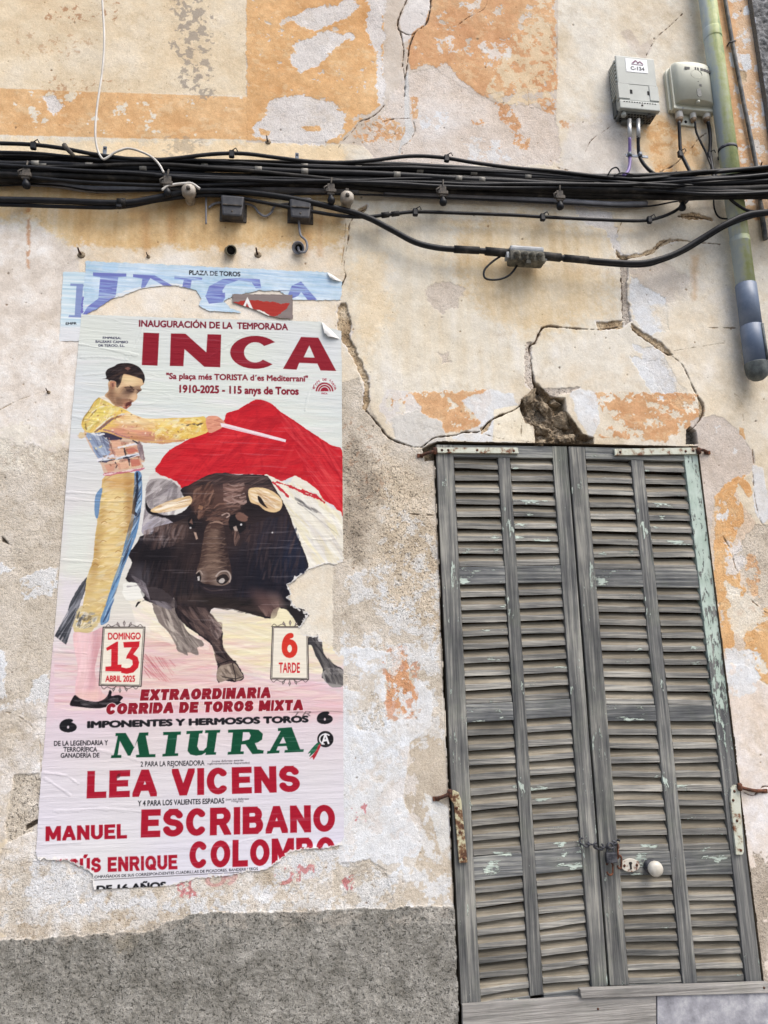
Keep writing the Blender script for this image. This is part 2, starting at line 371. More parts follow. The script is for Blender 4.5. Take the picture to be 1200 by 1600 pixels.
# ------------------------------------------------------------------ materials
def newmat(name):
    m = bpy.data.materials.new(name); m.use_nodes = True; n = m.node_tree
    return m, n, n.nodes['Principled BSDF']
def nd(n, t, **kw):
    o = n.nodes.new(t)
    for k, v in kw.items():
        if k.startswith('i_'): o.inputs[k[2:].replace('_', ' ')].default_value = v
        else: setattr(o, k, v)
    return o
def noise_n(n, scale, detail=4, rough=.6, vec=None, mscale=None):
    t = nd(n, 'ShaderNodeTexNoise'); t.inputs['Scale'].default_value = scale; t.inputs['Detail'].default_value = detail; t.inputs['Roughness'].default_value = rough
    tc = nd(n, 'ShaderNodeTexCoord')
    if mscale:
        mp = nd(n, 'ShaderNodeMapping'); mp.inputs['Scale'].default_value = mscale; n.links.new(tc.outputs['Object'], mp.inputs[0]); n.links.new(mp.outputs[0], t.inputs[0])
    else: n.links.new(tc.outputs['Object'], t.inputs[0])
    return t
def mth(n, op, a, b=None, c=None):
    o = nd(n, 'ShaderNodeMath', operation=op)
    for i, v in enumerate((a, b, c)):
        if v is None: continue
        if isinstance(v, (int, float)): o.inputs[i].default_value = v
        else: n.links.new(v, o.inputs[i])
    return o.outputs[0]
def mixc(n, f, a, b, mode='MIX'):
    o = nd(n, 'ShaderNodeMix', data_type='RGBA', blend_type=mode)
    for sck, v in ((o.inputs[0], f), (o.inputs[6], a), (o.inputs[7], b)):
        if isinstance(v, (int, float)): sck.default_value = v
        elif isinstance(v, tuple): sck.default_value = (*v[:3], 1)
        else: n.links.new(v, sck)
    return o.outputs[2]
def ramp(n, fac, *st):
    o = nd(n, 'ShaderNodeValToRGB'); el = o.color_ramp.elements
    while len(el) < len(st): el.new(.5)
    for e, (p, c) in zip(el, st): e.position = p; e.color = (*c[:3], 1) if isinstance(c, tuple) else (c, c, c, 1)
    n.links.new(fac, o.inputs[0]); return o.outputs[0]
def bump(n, bsdf, h, strength, dist):
    b = nd(n, 'ShaderNodeBump'); b.inputs['Distance'].default_value = dist
    if isinstance(strength, (int, float)): b.inputs['Strength'].default_value = strength
    else: n.links.new(strength, b.inputs['Strength'])
    n.links.new(h, b.inputs['Height']); n.links.new(b.outputs[0], bsdf.inputs['Normal']); return b
def plaster_mat():
    m, n, b = newmat('weathered_plaster')
    c = nd(n, 'ShaderNodeAttribute', attribute_name='paint').outputs['Color']; g = nd(n, 'ShaderNodeAttribute', attribute_name='grit').outputs['Fac']
    f1 = noise_n(n, 300, 3, .7).outputs[0]; f2 = noise_n(n, 125, 4, .7).outputs[0]; f3 = noise_n(n, 9, 5, .65).outputs[0]
    amp = mth(n, 'MULTIPLY_ADD', g, .72, .36)
    k = mth(n, 'MULTIPLY', mth(n, 'SUBTRACT', mth(n, 'MULTIPLY_ADD', f1, .5, mth(n, 'MULTIPLY', f2, .5)), .5), amp)
    k = mth(n, 'ADD', mth(n, 'MULTIPLY', mth(n, 'SUBTRACT', f3, .5), .12), mth(n, 'ADD', mth(n, 'MULTIPLY', k, 2.4), 1.02))
    pit = ramp(n, noise_n(n, 150, 2, .5).outputs[0], (.33, 0.0), (.45, 1.0)); dk = mth(n, 'MULTIPLY', mth(n, 'SUBTRACT', 1.0, pit), mth(n, 'MULTIPLY', g, mth(n, 'MULTIPLY', mth(n, 'MULTIPLY', g, g), .55)))
    k = mth(n, 'MULTIPLY', k, mth(n, 'SUBTRACT', 1.0, dk))
    gry = nd(n, 'ShaderNodeCombineColor')
    for i in range(3): n.links.new(k, gry.inputs[i])
    n.links.new(mixc(n, 1.0, c, gry.outputs[0], 'MULTIPLY'), b.inputs['Base Color'])
    b.inputs['Roughness'].default_value = .92; b.inputs['Specular IOR Level'].default_value = .2
    h = mth(n, 'ADD', mth(n, 'ADD', mth(n, 'MULTIPLY', f2, .7), mth(n, 'MULTIPLY', f1, .5)), mth(n, 'MULTIPLY', pit, .25))
    bump(n, b, h, mth(n, 'MULTIPLY_ADD', g, .62, .24), .005)
    return m
def print_mat():
    m, n, b = newmat('printed_paper')
    c = nd(n, 'ShaderNodeAttribute', attribute_name='paint').outputs['Color']
    f = noise_n(n, 1, 4, .7, mscale=(30, 30, 260)).outputs[0]
    k = mth(n, 'MULTIPLY_ADD', mth(n, 'SUBTRACT', f, .5), .10, 1.0); gry = nd(n, 'ShaderNodeCombineColor')
    for i in range(3): n.links.new(k, gry.inputs[i])
    n.links.new(mixc(n, 1.0, c, gry.outputs[0], 'MULTIPLY'), b.inputs['Base Color'])
    b.inputs['Roughness'].default_value = .7; b.inputs['Specular IOR Level'].default_value = .12
    f2 = noise_n(n, 1, 4, .6, mscale=(5, 5, 60)).outputs[0]
    bump(n, b, mth(n, 'ADD', f2, mth(n, 'MULTIPLY', f, .3)), .45, .004)
    return m
def wood_mat(name, vert, dark, mid, light, flake=0.0, fcol=A(196, 208, 196), moss=0.0):
    m, n, b = newmat(name)
    ms = (105, 105, 4.0) if vert else (4.0, 105, 105)
    g1 = noise_n(n, 1, 5, .65, mscale=ms).outputs[0]; g2 = noise_n(n, 1, 3, .6, mscale=(14, 14, 1.6) if vert else (1.6, 14, 14)).outputs[0]
    t = nd(n, 'ShaderNodeAttribute', attribute_name='tone').outputs['Fac']
    g3 = noise_n(n, 5, 4, .6).outputs[0]
    v = mth(n, 'ADD', mth(n, 'MULTIPLY_ADD', g1, .52, mth(n, 'MULTIPLY', g2, .34)), mth(n, 'MULTIPLY', g3, .26))
    c = ramp(n, v, (.44, dark), (.56, mid), (.67, light))
    if moss:
        c = mixc(n, mth(n, 'MULTIPLY', ramp(n, noise_n(n, 7, 4, .7).outputs[0], (.5, 0.0), (.7, 1.0)), moss), c, A(126, 134, 112))
    fm = None
    if flake:
        fn = noise_n(n, 1, 6, .72, mscale=(34, 34, 9) if vert else (9, 34, 34)).outputs[0]; fb = noise_n(n, 5.5, 2, .5).outputs[0]
        fm = ramp(n, mth(n, 'MULTIPLY_ADD', fb, .6, fn), (1.12-flake*.5, 0.0), (1.135-flake*.5, 1.0)); c = mixc(n, fm, c, fcol)
    gry = nd(n, 'ShaderNodeCombineColor')
    for i in range(3): n.links.new(t, gry.inputs[i])
    n.links.new(mixc(n, 1.0, c, gry.outputs[0], 'MULTIPLY'), b.inputs['Base Color'])
    b.inputs['Roughness'].default_value = .85; b.inputs['Specular IOR Level'].default_value = .25
    h = g1 if fm is None else mth(n, 'ADD', g1, mth(n, 'MULTIPLY', fm, .5))
    bump(n, b, h, 1.0, .005)
    return m
def mottle(name, c1, c2, scale=20, rough=.6, metal=0.0, c3=None, lo=.4, hi=.65, bs=.2, spec=.4):
    m, n, b = newmat(name); f = noise_n(n, scale, 5, .65).outputs[0]
    c = ramp(n, f, (lo, c1), (hi, c2)) if c3 is None else ramp(n, f, (lo, c1), ((lo+hi)/2, c2), (hi, c3))
    n.links.new(c, b.inputs['Base Color']); b.inputs['Roughness'].default_value = rough; b.inputs['Metallic'].default_value = metal; b.inputs['Specular IOR Level'].default_value = spec
    if bs: bump(n, b, noise_n(n, scale*4, 4, .6).outputs[0], bs, .003)
    return m
M_PL = plaster_mat(); M_PR = print_mat()
# ------------------------------------------------------------------ the facade: paint layers, missing plaster, cracks
NX = W(1168, 0)[0]                                     # where the neighbouring roughcast wall begins
WX0, WZ0, WX1, WZ1 = -1.32, 0.36, NX+0.02, 4.80
C = Canvas(WX0, WZ0, WX1, WZ1, 0.0024)
n1 = C.noise(.5, 1); n2 = C.noise(.12, 2); n3 = C.noise(.03, 3); n4 = C.noise(.012, 4)
def tex(*st, f=None, fine=6.0):
    """mottled colour: stops (value, colour) of a noise"""
    f = n1*.5+n2*.5 if f is None else f
    xs = [a for a, b in st]; o = np.stack([np.interp(f, xs, [b[k] for a, b in st]) for k in range(3)], -1).astype(np.float32)
    return o+(n3*fine+n4*fine*.6)[..., None]
drip = fbm(C.sh, .35/C.res, .018/C.res, 77, 4)         # long vertical runs
strk = fbm(C.sh, .02/C.res, .4/C.res, 78, 4)           # sideways brush marks
CREAM = tex((-.7, (212, 196, 168)), (-.1, (222, 210, 189)), (.3, (227, 220, 205)), (.8, (218, 211, 198)))
PEACH = tex((-.7, (214, 189, 153)), (0, (222, 203, 171)), (.7, (227, 214, 191)))
ORANGE = tex((-.7, (204, 154, 102)), (0, (216, 170, 118)), (.7, (224, 186, 138)), fine=9)
ORANGE_D = tex((-.6, (200, 148, 106)), (.2, (213, 168, 124)), (.7, (222, 184, 144)), fine=10)
GREIGE = tex((-.7, (190, 174, 156)), (0, (206, 194, 180)), (.7, (218, 210, 200)))
GREYW = tex((-.7, (206, 198, 192)), (0, (218, 212, 206)), (.7, (226, 222, 218)))
WHITE = tex((-.7, (212, 208, 202)), (0, (221, 222, 222)), (.7, (224, 228, 232)))
CEMENT = tex((-.8, (186, 174, 157)), (-.1, (201, 190, 173)), (.6, (211, 202, 189)), f=n1*.3+n2*.5+n3*.35, fine=7)
MORTAR = tex((-.8, (152, 130, 102)), (0, (188, 165, 133)), (.8, (208, 190, 162)), f=n2*.4+n3*.7, fine=9)
PLINTH = tex((-.8, (126, 123, 115)), (0, (145, 142, 134)), (.8, (160, 156, 147)), f=n1*.4+n2*.5+n3*.3, fine=12)
C.col[:] = CREAM
C.h += n1*.0022+n2*.0010+n3*.0004
dust = fbm(C.sh, .02/C.res, .03/C.res, 55, 4, .8)
for t_ in (ORANGE, ORANGE_D):                          # chalky wear: the paint is thin where the noise is high
    w_ = np.clip((dust-.35)*1.2, 0, .36)[..., None]; t_ *= 1-w_; t_ += w_*np.array((228, 206, 172), np.float32)
def P(s, *a, **k):
    k.setdefault('soft', .0032); return C.poly(pts(s), *a, **k)
# painted frame of the upper storey
P('-120,-80 388,-80 387,150 -120,140', PEACH, .85, soft=.01)
P('-120,215 540,222 540,300 -120,300', tex((-.6, (238, 208, 162)), (.6, (242, 222, 186))), .8, edge=.03, soft=.03)
P('385,-80 872,-80 872,100 868,215 640,235 560,226 385,222', GREIGE, 1, edge=.004)
P('385,-80 560,-80 600,30 596,165 560,190 528,224 386,219', ORANGE, 1, edge=.006, cell=.02, wear=.04, dh=.0008)
P('-120,135 -40,137 388,152 400,218 200,216 -120,208', ORANGE, .92, edge=.002, cell=.015, wear=.03)
P('380,150 400,150 400,219 380,218', ORANGE, .6, soft=.01)
for q, sd in (('455,28 480,12 520,10 545,-5 562,8 545,25 520,36 492,48 470,40', 1), ('452,90 462,68 500,52 545,50 555,58 520,75 500,105 470,112 455,100', 2), ('398,200 425,160 452,148 480,152 520,160 540,178 536,205 508,226 440,224 400,214', 3),
              ('68,150 90,146 100,165 84,178 72,168', 5), ('575,-20 600,-20 600,170 590,165 586,80 572,50', 6)):
    P(q, GREYW, 1, edge=.016, cell=.035, seed=sd, dh=-.0008, rough=.35)
for q, sd in (('470,198 500,197 502,204 480,206', 1), ('405,200 425,205 420,212 408,210', 2)):
    P(q, ORANGE, 1, edge=.006, cell=.015, seed=sd)
# right half of the orange panel, worn to grey plaster below
P('640,-80 862,-80 866,40 870,140 800,150 740,150 700,115 660,95 642,110 638,60', ORANGE_D, 1, edge=.018, cell=.06, seed=4, wear=.05, dh=.0008)
P('862,-80 866,150 800,175 760,140 800,60 840,20', PEACH, .85, edge=.02, cell=.03, seed=8, wear=.42, wcell=.03)
P('640,110 700,102 735,135 770,160 868,170 880,258 640,262 600,262 560,226', tex((-.7, (204, 188, 172)), (0, (216, 204, 192)), (.7, (224, 218, 212))), 1, edge=.02, cell=.07, seed=5, dh=-.001, rough=.3)
for q, sd, w in (('640,150 652,152 655,185 642,190', 11, .2), ('770,155 800,165 815,195 805,210 780,185', 12, .3), ('735,185 760,190 755,200 737,196', 13, .35), ('800,205 828,215 824,235 805,230', 14, .35), ('840,150 870,155 868,180 848,175', 15, .4), ('875,190 895,192 892,202 878,200', 16, .4), ('765,226 785,226 783,233 767,233', 17, .3), ('545,200 600,180 630,196 620,215 560,224', 18, .5), ('600,200 650,195 640,218 605,222', 19, .6)):
    P(q, ORANGE_D, .95, edge=.012, cell=.02, seed=sd, wear=w, wcell=.012)
for q, sd in (('725,5 750,0 752,20 735,28', 1), ('680,60 710,55 712,78 690,82', 2), ('745,70 790,65 800,85 770,95', 3), ('655,180 700,175 690,200 660,205', 4), ('720,215 780,222 800,250 740,250', 5)):
    P(q, WHITE, .75, edge=.02, cell=.03, seed=20+sd, wear=.3, wcell=.02)
# cream field to the right, stained
P('1010,170 1095,200 1100,280 1040,275 1000,230', tex((-.6, (222, 176, 122)), (.5, (236, 206, 160))), .7, edge=.05, cell=.06, seed=9, soft=.05)
for q, sd in (('1008,205 1030,188 1060,200 1045,240 1020,240', 1), ('1050,230 1085,222 1100,240 1060,245', 2), ('1020,252 1050,256 1046,268 1024,266', 4)):
    P(q, ORANGE, .9, edge=.014, cell=.02, seed=30+sd, wear=.25, wcell=.02)
P('968,50 985,45 1000,70 1020,60 1018,75 1005,95 985,75', GREIGE, .9, edge=.008, cell=.02, seed=33)
P('880,190 960,170 1020,280 880,280', GREYW, .6, edge=.04, cell=.06, seed=34, soft=.04)
# strip behind the drainpipe
P('1112,-80 1240,-80 1240,330 1180,345 1150,330 1128,120', ORANGE_D, .95, edge=.006, soft=.01)
P('1140,-80 1240,-80 1240,330 1178,330 1155,150', tex((-.7, (196, 150, 106)), (0, (214, 178, 142)), (.7, (226, 206, 184))), .9, edge=.02, cell=.05, seed=36, rough=.5)
P('1130,-20 1240,-20 1240,320 1165,320', WHITE, .8, edge=.01, cell=.03, seed=37, wear=.80, wcell=.028)
for q, sd in (('1138,82 1150,84 1152,108 1140,104', 1), ('1156,84 1172,84 1174,104 1162,112', 2), ('1160,12 1168,8 1172,24 1162,26', 3), ('1190,160 1198,158 1198,180 1190,182', 4), ('1150,108 1165,112 1166,128 1154,126', 5)):
    P(q, WHITE if sd != 5 else MORTAR, 1, edge=.006, cell=.015, seed=40+sd, dh=-.002 if sd == 5 else .001)
# below the cables: ochre stains running down, then paler towards the posters
STAIN = tex((-.9, (202, 160, 106)), (-.2, (218, 182, 130)), (.35, (228, 202, 158)), (.9, (234, 220, 196)), f=drip*.42+n2*.45+n1*.3)
P('-120,270 545,280 545,392 380,402 120,398 60,360 -120,340', STAIN, .95, edge=.06, cell=.12, seed=6, soft=.06)
P('-120,345 60,350 110,385 140,410 140,700 -120,700', tex((-.7, (206, 194, 180)), (0, (222, 212, 200)), (.7, (230, 226, 220)), f=n1*.3+n2*.3+n3*.4), 1, edge=.05, cell=.1, seed=7, soft=.03)
P('120,385 535,380 535,520 120,520', tex((-.7, (224, 204, 174)), (0, (232, 222, 206)), (.7, (236, 230, 222))), .9, edge=.04, cell=.08, seed=8, soft=.03)
P('540,320 960,330 965,520 700,640 590,640 560,560 540,440', tex((-.7, (214, 198, 170)), (0, (224, 215, 196)), (.7, (229, 225, 217)), f=n1*.5+n2*.3+drip*.3), 1, edge=.03, cell=.1, seed=9, soft=.02)
P('700,340 960,350 960,500 820,520 740,470', tex((-.7, (210, 178, 130)), (0, (223, 199, 159)), (.7, (230, 216, 190)), f=drip*.35+n2*.5+n1*.3), .7, edge=.08, cell=.15, seed=10, soft=.08)
P('560,400 600,395 610,500 570,560 555,500', tex((-.5, (228, 204, 164)), (.5, (236, 220, 192))), .6, edge=.05, cell=.1, seed=11, soft=.05)
for q, sd, c in (('665,445 700,440 725,450 715,480 690,495 668,470', 1, GREIGE), ('985,420 1010,412 1050,415 1085,440 1075,465 1040,480 1000,470 985,450', 2, GREIGE), ('684,552 700,550 704,566 692,566', 3, GREIGE), ('900,322 955,330 975,400 962,398 945,360 905,345', 4, GREYW),
                 ('985,430 1040,465 1050,520 1005,520 985,480', 5, WHITE), ('985,560 1040,560 1070,640 1020,620', 6, WHITE), ('990,540 1030,545 1060,600 1095,640 1060,640 1020,590', 7, tex((0, (212, 212, 212)), (.5, (226, 226, 226))))):
    P(q, c, .9, edge=.014, cell=.03, seed=50+sd, dh=-.0012, rough=.3)
P('1020,480 1150,380 1165,640 1110,700 1060,640', tex((-.7, (222, 202, 170)), (0, (234, 222, 200)), (.7, (238, 232, 222)), f=n2*.5+n1*.3), .8, edge=.03, cell=.08, seed=12, soft=.03)
# orange band over the door, mostly flaked
P('610,613 765,612 770,625 745,672 700,676 640,660 612,640', ORANGE_D, 1, edge=.01, cell=.02, seed=13, wear=.22, wcell=.03, dh=.0006)
P('905,613 1088,614 1100,640 1090,662 1040,690 935,682 925,640', ORANGE_D, 1, edge=.008, cell=.02, seed=14, wear=.25, wcell=.035, dh=.0006)
P('605,608 645,612 660,650 650,690 620,680 590,640', GREYW, .9, edge=.012, cell=.03, seed=15, wear=.35, wcell=.02)
P('612,655 650,640 690,662 700,690 650,700 618,690', tex((-.5, (196, 192, 184)), (.5, (216, 212, 204))), 1, edge=.008, cell=.02, seed=16, dh=.001)
P('720,625 770,608 800,615 818,650 800,692 730,690 700,685 755,662', WHITE, .9, edge=.008, cell=.02, seed=17)
P('772,640 815,632 838,690 770,690', tex((-.5, (232, 220, 194)), (.5, (240, 232, 214))), 1, edge=.002, cell=.02)
P('890,612 905,606 930,612 938,660 925,684 905,660', WHITE, .9, edge=.006, cell=.02, seed=18)
# left edge: bare cement and flakes of white
P('-120,688 20,690 60,702 112,705 112,1110 60,1130 -120,1120', CEMENT, 1, edge=.02, cell=.05, seed=19, rough=.6, dh=-.0008)
P('-120,660 120,670 120,735 -120,745', CREAM, .8, edge=.02, cell=.04, seed=20, wear=.55, wcell=.02)
for q, sd, w in (('30,905 60,890 92,884 92,920 75,930 40,935', 1, .15), ('-5,880 25,870 30,885 0,900', 2, .4), ('40,1095 50,1062 78,1045 80,1120 30,1130', 3, .12), ('-20,1010 8,1020 10,1090 -20,1100', 4, .3), ('-120,1105 110,1100 110,1240 60,1260 30,1205 -120,1210', 5, .22)):
    P(q, WHITE, .95, edge=.012, cell=.03, seed=60+sd, wear=w, wcell=.03, dh=.0008)
P('-120,1100 120,1090 120,1500 -120,1500', tex((-.7, (196, 184, 168)), (0, (212, 204, 194)), (.7, (226, 222, 218)), f=n2*.6+n3*.5), .9, edge=.04, cell=.07, seed=21, wear=.12, wcell=.05, rough=.4)
P('22,1212 62,1208 64,1240 52,1300 10,1318 8,1290', CEMENT, 1, edge=.004, cell=.02, seed=22, dh=-.003, rough=1)
P('108,1345 140,1340 150,1375 138,1418 120,1400', GREIGE, 1, edge=.006, cell=.02, seed=23, dh=-.002, rough=.6)
P('-120,1330 720,1330 720,1480 -120,1480', tex((-.8, (186, 172, 152)), (-.1, (206, 196, 182)), (.5, (222, 218, 212)), f=n2*.6+n3*.6), .95, edge=.03, cell=.06, seed=24, rough=.7, soft=.015)
P('-120,1350 240,1380 250,1440 -120,1450', WHITE, .75, edge=.03, cell=.05, seed=25, wear=.38, wcell=.04)
# right of the poster: bare cement above, white lime and flakes below
P('520,600 560,590 580,640 606,684 650,702 684,700 684,760 692,1000 690,1100 700,1245 712,1440 520,1440', CEMENT, 1, edge=.003, cell=.02, seed=26, rough=.6, dh=-.0012)
P('530,690 560,690 600,760 590,820 560,880 530,860', tex((-.6, (150, 138, 122)), (.5, (180, 166, 146)), f=n2*.4+n3*.7), .75, edge=.05, cell=.06, seed=27, soft=.04, rough=1)
P('600,700 690,780 692,1000 600,960', tex((-.6, (196, 178, 152)), (.5, (218, 202, 178)), f=n2*.5+n3*.6), .7, edge=.05, cell=.06, seed=28, soft=.05, rough=1)
P('600,760 690,850 692,1000 580,960', WHITE, .6, edge=.02, cell=.05, seed=29, wear=.72, wcell=.02)
P('530,1010 570,1012 602,1018 604,1100 640,1080 650,1060 674,1080 676,1140 640,1180 628,1240 662,1320 640,1380 590,1360 530,1345', WHITE, 1, edge=.010, cell=.035, seed=30, dh=.0009, rough=.2)
for q, sd in (('556,1112 600,1098 600,1150 560,1140', 1), ('532,1050 560,1060 560,1080 536,1080', 2), ('575,1080 595,1085 590,1100 575,1096', 3)):
    P(q, CEMENT, .9, edge=.012, cell=.02, seed=70+sd, wear=.2, wcell=.015, rough=.7, dh=-.0008)
P('602,1018 634,1012 640,1060 656,1085 646,1118 628,1128 604,1120', ORANGE_D-np.array((4, 14, 12), np.float32), .92, edge=.008, cell=.025, seed=31, wear=.14, wcell=.02)
P('620,1060 670,1065 678,1150 640,1160 610,1125', WHITE, .9, edge=.012, cell=.03, seed=32, wear=.5, wcell=.02)
P('640,1160 668,1140 690,1120 704,1250 712,1440 690,1440 630,1400 660,1320 632,1250', tex((-.6, (178, 166, 148)), (.5, (200, 188, 170))), 1, edge=.004, cell=.02, seed=33, dh=-.0006, rough=.25)
P('664,1240 702,1262 704,1345 690,1335', tex((-.5, (206, 204, 198)), (.5, (218, 216, 210))), 1, edge=.005, cell=.02, seed=34, rough=.2)
P('535,1350 578,1345 605,1360 612,1400 605,1425 535,1425', tex((-.6, (190, 178, 160)), (.5, (214, 208, 198)), f=n2*.5+n3*.5), 1, edge=.006, cell=.03, seed=35, dh=-.002, rough=.7)
for q, t_, sd, w in (('535,1015 600,1018 600,1110 535,1110', CEMENT, 1, .55), ('540,1110 640,1110 640,1180 540,1170', WHITE, 2, .35), ('600,1000 680,1000 690,1160 610,1170', WHITE, 3, .62), ('600,1010 655,1010 660,1120 605,1125', (198, 142, 110), 4, .72), ('536,1200 650,1170 660,1330 536,1345', GREYW, 5, .6), ('560,1300 680,1240 700,1420 600,1420', WHITE, 6, .66), ('535,900 690,860 690,1030 535,1030', WHITE, 7, .74), ('120,1395 560,1345 700,1330 700,1425 250,1440', CEMENT, 8, .55), ('-60,1110 110,1100 100,1450 -60,1460', CEMENT, 9, .6), ('300,1400 700,1350 705,1420 300,1430', WHITE, 10, .6)):
    P(q, t_, .7, edge=.02, cell=.04, seed=140+sd, wear=w, wcell=.045 if sd % 2 else .03, dh=.0004 if t_ is WHITE else -.0004, soft=.006)
for q, sd, w in (('420,1340 470,1330 536,1322 540,1350 500,1372 470,1380 430,1378', 1, .3), ('395,1378 450,1370 480,1385 440,1405 400,1400', 2, .45), ('58,1340 110,1345 150,1350 150,1395 240,1398 250,1420 100,1430 40,1400', 3, .35), ('250,1398 320,1394 400,1385 400,1410 300,1430 240,1425', 4, .5)):
    P(q, (216, 216, 216), .9, edge=.014, cell=.025, seed=160+sd, wear=w, wcell=.018, dh=.0004)
# red ink left behind by torn posters
for q, sd, w in (('552,1262 570,1258 570,1280 555,1282', 1, .55), ('534,1378 550,1370 553,1392 540,1396', 2, .35), ('275,1382 302,1376 306,1400 285,1405', 3, .45)):
    P(q, (186, 84, 88), .6, edge=.01, cell=.015, seed=80+sd, wear=w, wcell=.012)
C.text('O', (322, 1386), (352, 1383), 20, (196, 120, 120), .03, alpha=.45); C.text('9', (352, 1383), (370, 1381), 20, (196, 120, 120), .03, alpha=.4)
KP = np.clip((C.noise(.02, 91)+.25)*4, 0, 1)
C.text('OM', (430, 1384), (490, 1372), 25, (190, 92, 92), .03, alpha=.6, keep=KP)
# right of the shutter
def R8(s): return pts(s, 1060, 600, 2.286)
C.poly(R8('40,130 130,110 165,120 225,180 270,250 275,300 240,330 160,375 130,405 112,560 95,460 75,300'), tex((-.6, (200, 186, 172)), (.5, (214, 204, 194))), 1, edge=.006, cell=.03, seed=36, dh=-.0012, rough=.25)
C.poly(R8('112,560 130,405 200,380 280,500 330,520 330,900 200,980 160,1000 140,800'), tex((-.6, (206, 184, 160)), (.5, (222, 208, 190))), 1, edge=.008, cell=.03, seed=37, rough=.4)
C.poly(R8('275,500 330,510 330,820 270,780 200,620 230,560'), CEMENT, .85, edge=.012, cell=.03, seed=38, dh=-.002, rough=.7)
C.poly(R8('130,400 160,360 240,322 266,390 250,405 215,352 200,400 235,430 230,490 185,600 240,740 190,830 200,930 165,1000 128,700'), ORANGE, 1, edge=.008, cell=.025, seed=39, wear=.08, wcell=.03, dh=.0008)
C.poly(R8('235,880 330,790 330,1085 295,1060 262,1000 240,1010'), ORANGE, 1, edge=.01, cell=.02, seed=40, wear=.06, wcell=.03, dh=.0008)
C.poly(R8('250,590 290,640 290,760 262,760 240,680'), ORANGE_D, .8, edge=.01, cell=.02, seed=41, wear=.35, wcell=.02)
C.poly(R8('160,700 260,760 310,840 230,900 190,880'), CREAM, .9, edge=.015, cell=.03, seed=42, wear=.25, wcell=.03)
C.poly(R8('160,540 220,560 235,640 190,720 165,650'), GREYW, .85, edge=.014, cell=.03, seed=43, wear=.3, wcell=.025)
C.poly(R8('262,285 304,296 330,480 300,500 278,470 266,400'), WHITE, 1, edge=.006, cell=.02, seed=44, dh=.0009)
C.poly(R8('145,430 175,450 170,510 140,500'), WHITE, .9, edge=.01, cell=.02, seed=45, wear=.4, wcell=.015)
C.poly(R8('160,1010 235,1000 330,1090 330,2300 230,2300 215,1420'), tex((-.7, (216, 198, 178)), (0, (226, 214, 202)), (.6, (230, 226, 224))), 1, edge=.01, cell=.04, seed=46, dh=.001)
C.poly(R8('165,940 280,960 300,1080 220,1120 170,1090'), WHITE, .9, edge=.012, cell=.03, seed=47, wear=.12, wcell=.03)
C.poly(R8('230,1750 330,1700 330,2300 240,2300'), tex((-.7, (160, 148, 132)), (.5, (196, 184, 168))), .9, edge=.04, cell=.06, seed=48, rough=.8)
C.poly(R8('215,150 235,160 238,195 220,180'), ORANGE, .9, edge=.004, cell=.02, seed=49)
for q, sd in (('125,135 150,150 140,175', 1), ('195,225 210,235 205,250 192,245', 2)):
    C.poly(R8(q), WHITE, .9, edge=.006, cell=.015, seed=90+sd, wear=.3, wcell=.012)
# grey stain running down the top left, other dirt
for q, a in (('278,-60 312,-60 330,60 322,150 285,150 276,60', .62), ('262,214 320,214 318,240 266,240', .35)):
    P(q, (140, 132, 124), a, edge=.035, cell=.05, seed=51, wear=.58, wcell=.016, soft=.006)
for q, a, sd in (('60,10 190,0 190,40 70,30', .5, 1), ('60,120 220,128 200,142 70,140', .4, 2), ('20,40 160,60 120,100 30,90', .25, 3), ('540,640 600,700 600,800 540,780', .25, 4)):
    P(q, (150, 96, 62), a, edge=.02, cell=.04, seed=100+sd, wear=.86, wcell=.012)
P('42,325 48,325 46,420 42,415', (176, 112, 66), .55, edge=.004, cell=.01, soft=.008, wear=.25, wcell=.02)
for k, (px, y0, y1) in enumerate(((228, 330, 400), (265, 320, 380), (500, 340, 400), (1085, 400, 470), (480, 360, 400))):
    P(f'{px-6},{y0} {px+6},{y0} {px+3},{y1} {px-3},{y1}', (186, 130, 78), .30, edge=.008, cell=.02, seed=110+k, soft=.02)
rng = random.Random(4)
for k in range(700):                                   # specks and small pits
    px, py = rng.uniform(-40, 1230), rng.uniform(-20, 1440); r = rng.choice((.6, .6, .8, .8, 1.1, 1.7))
    C.poly([(px+r*math.cos(a)*rng.uniform(.6, 1.4), py+r*math.sin(a)*rng.uniform(.6, 1.4)) for a in (0, 1.2, 2.5, 3.7, 5)], rng.choice(((120, 90, 62), (150, 128, 100), (96, 82, 68))), rng.uniform(.35, .85), dh=-.002)

gd = np.clip(C.noise(.25, 5)*.5+C.noise(.05, 6)*.35+.05, 0, .6)*np.clip(C.noise(.014, 9)*.9+.55, 0, 1.2)*.42*(1-C.rough*.6)
C.col = C.col*(1-gd[..., None])+np.array((172, 150, 118), np.float32)*gd[..., None]
hair = np.clip((np.abs(C.noise(.08, 33)) < .012).astype(np.float32)*np.clip(C.noise(.2, 12)*1.5, 0, 1), 0, 1)*.35
C.col = C.col*(1-hair[..., None])+np.array((140, 112, 84), np.float32)*hair[..., None]
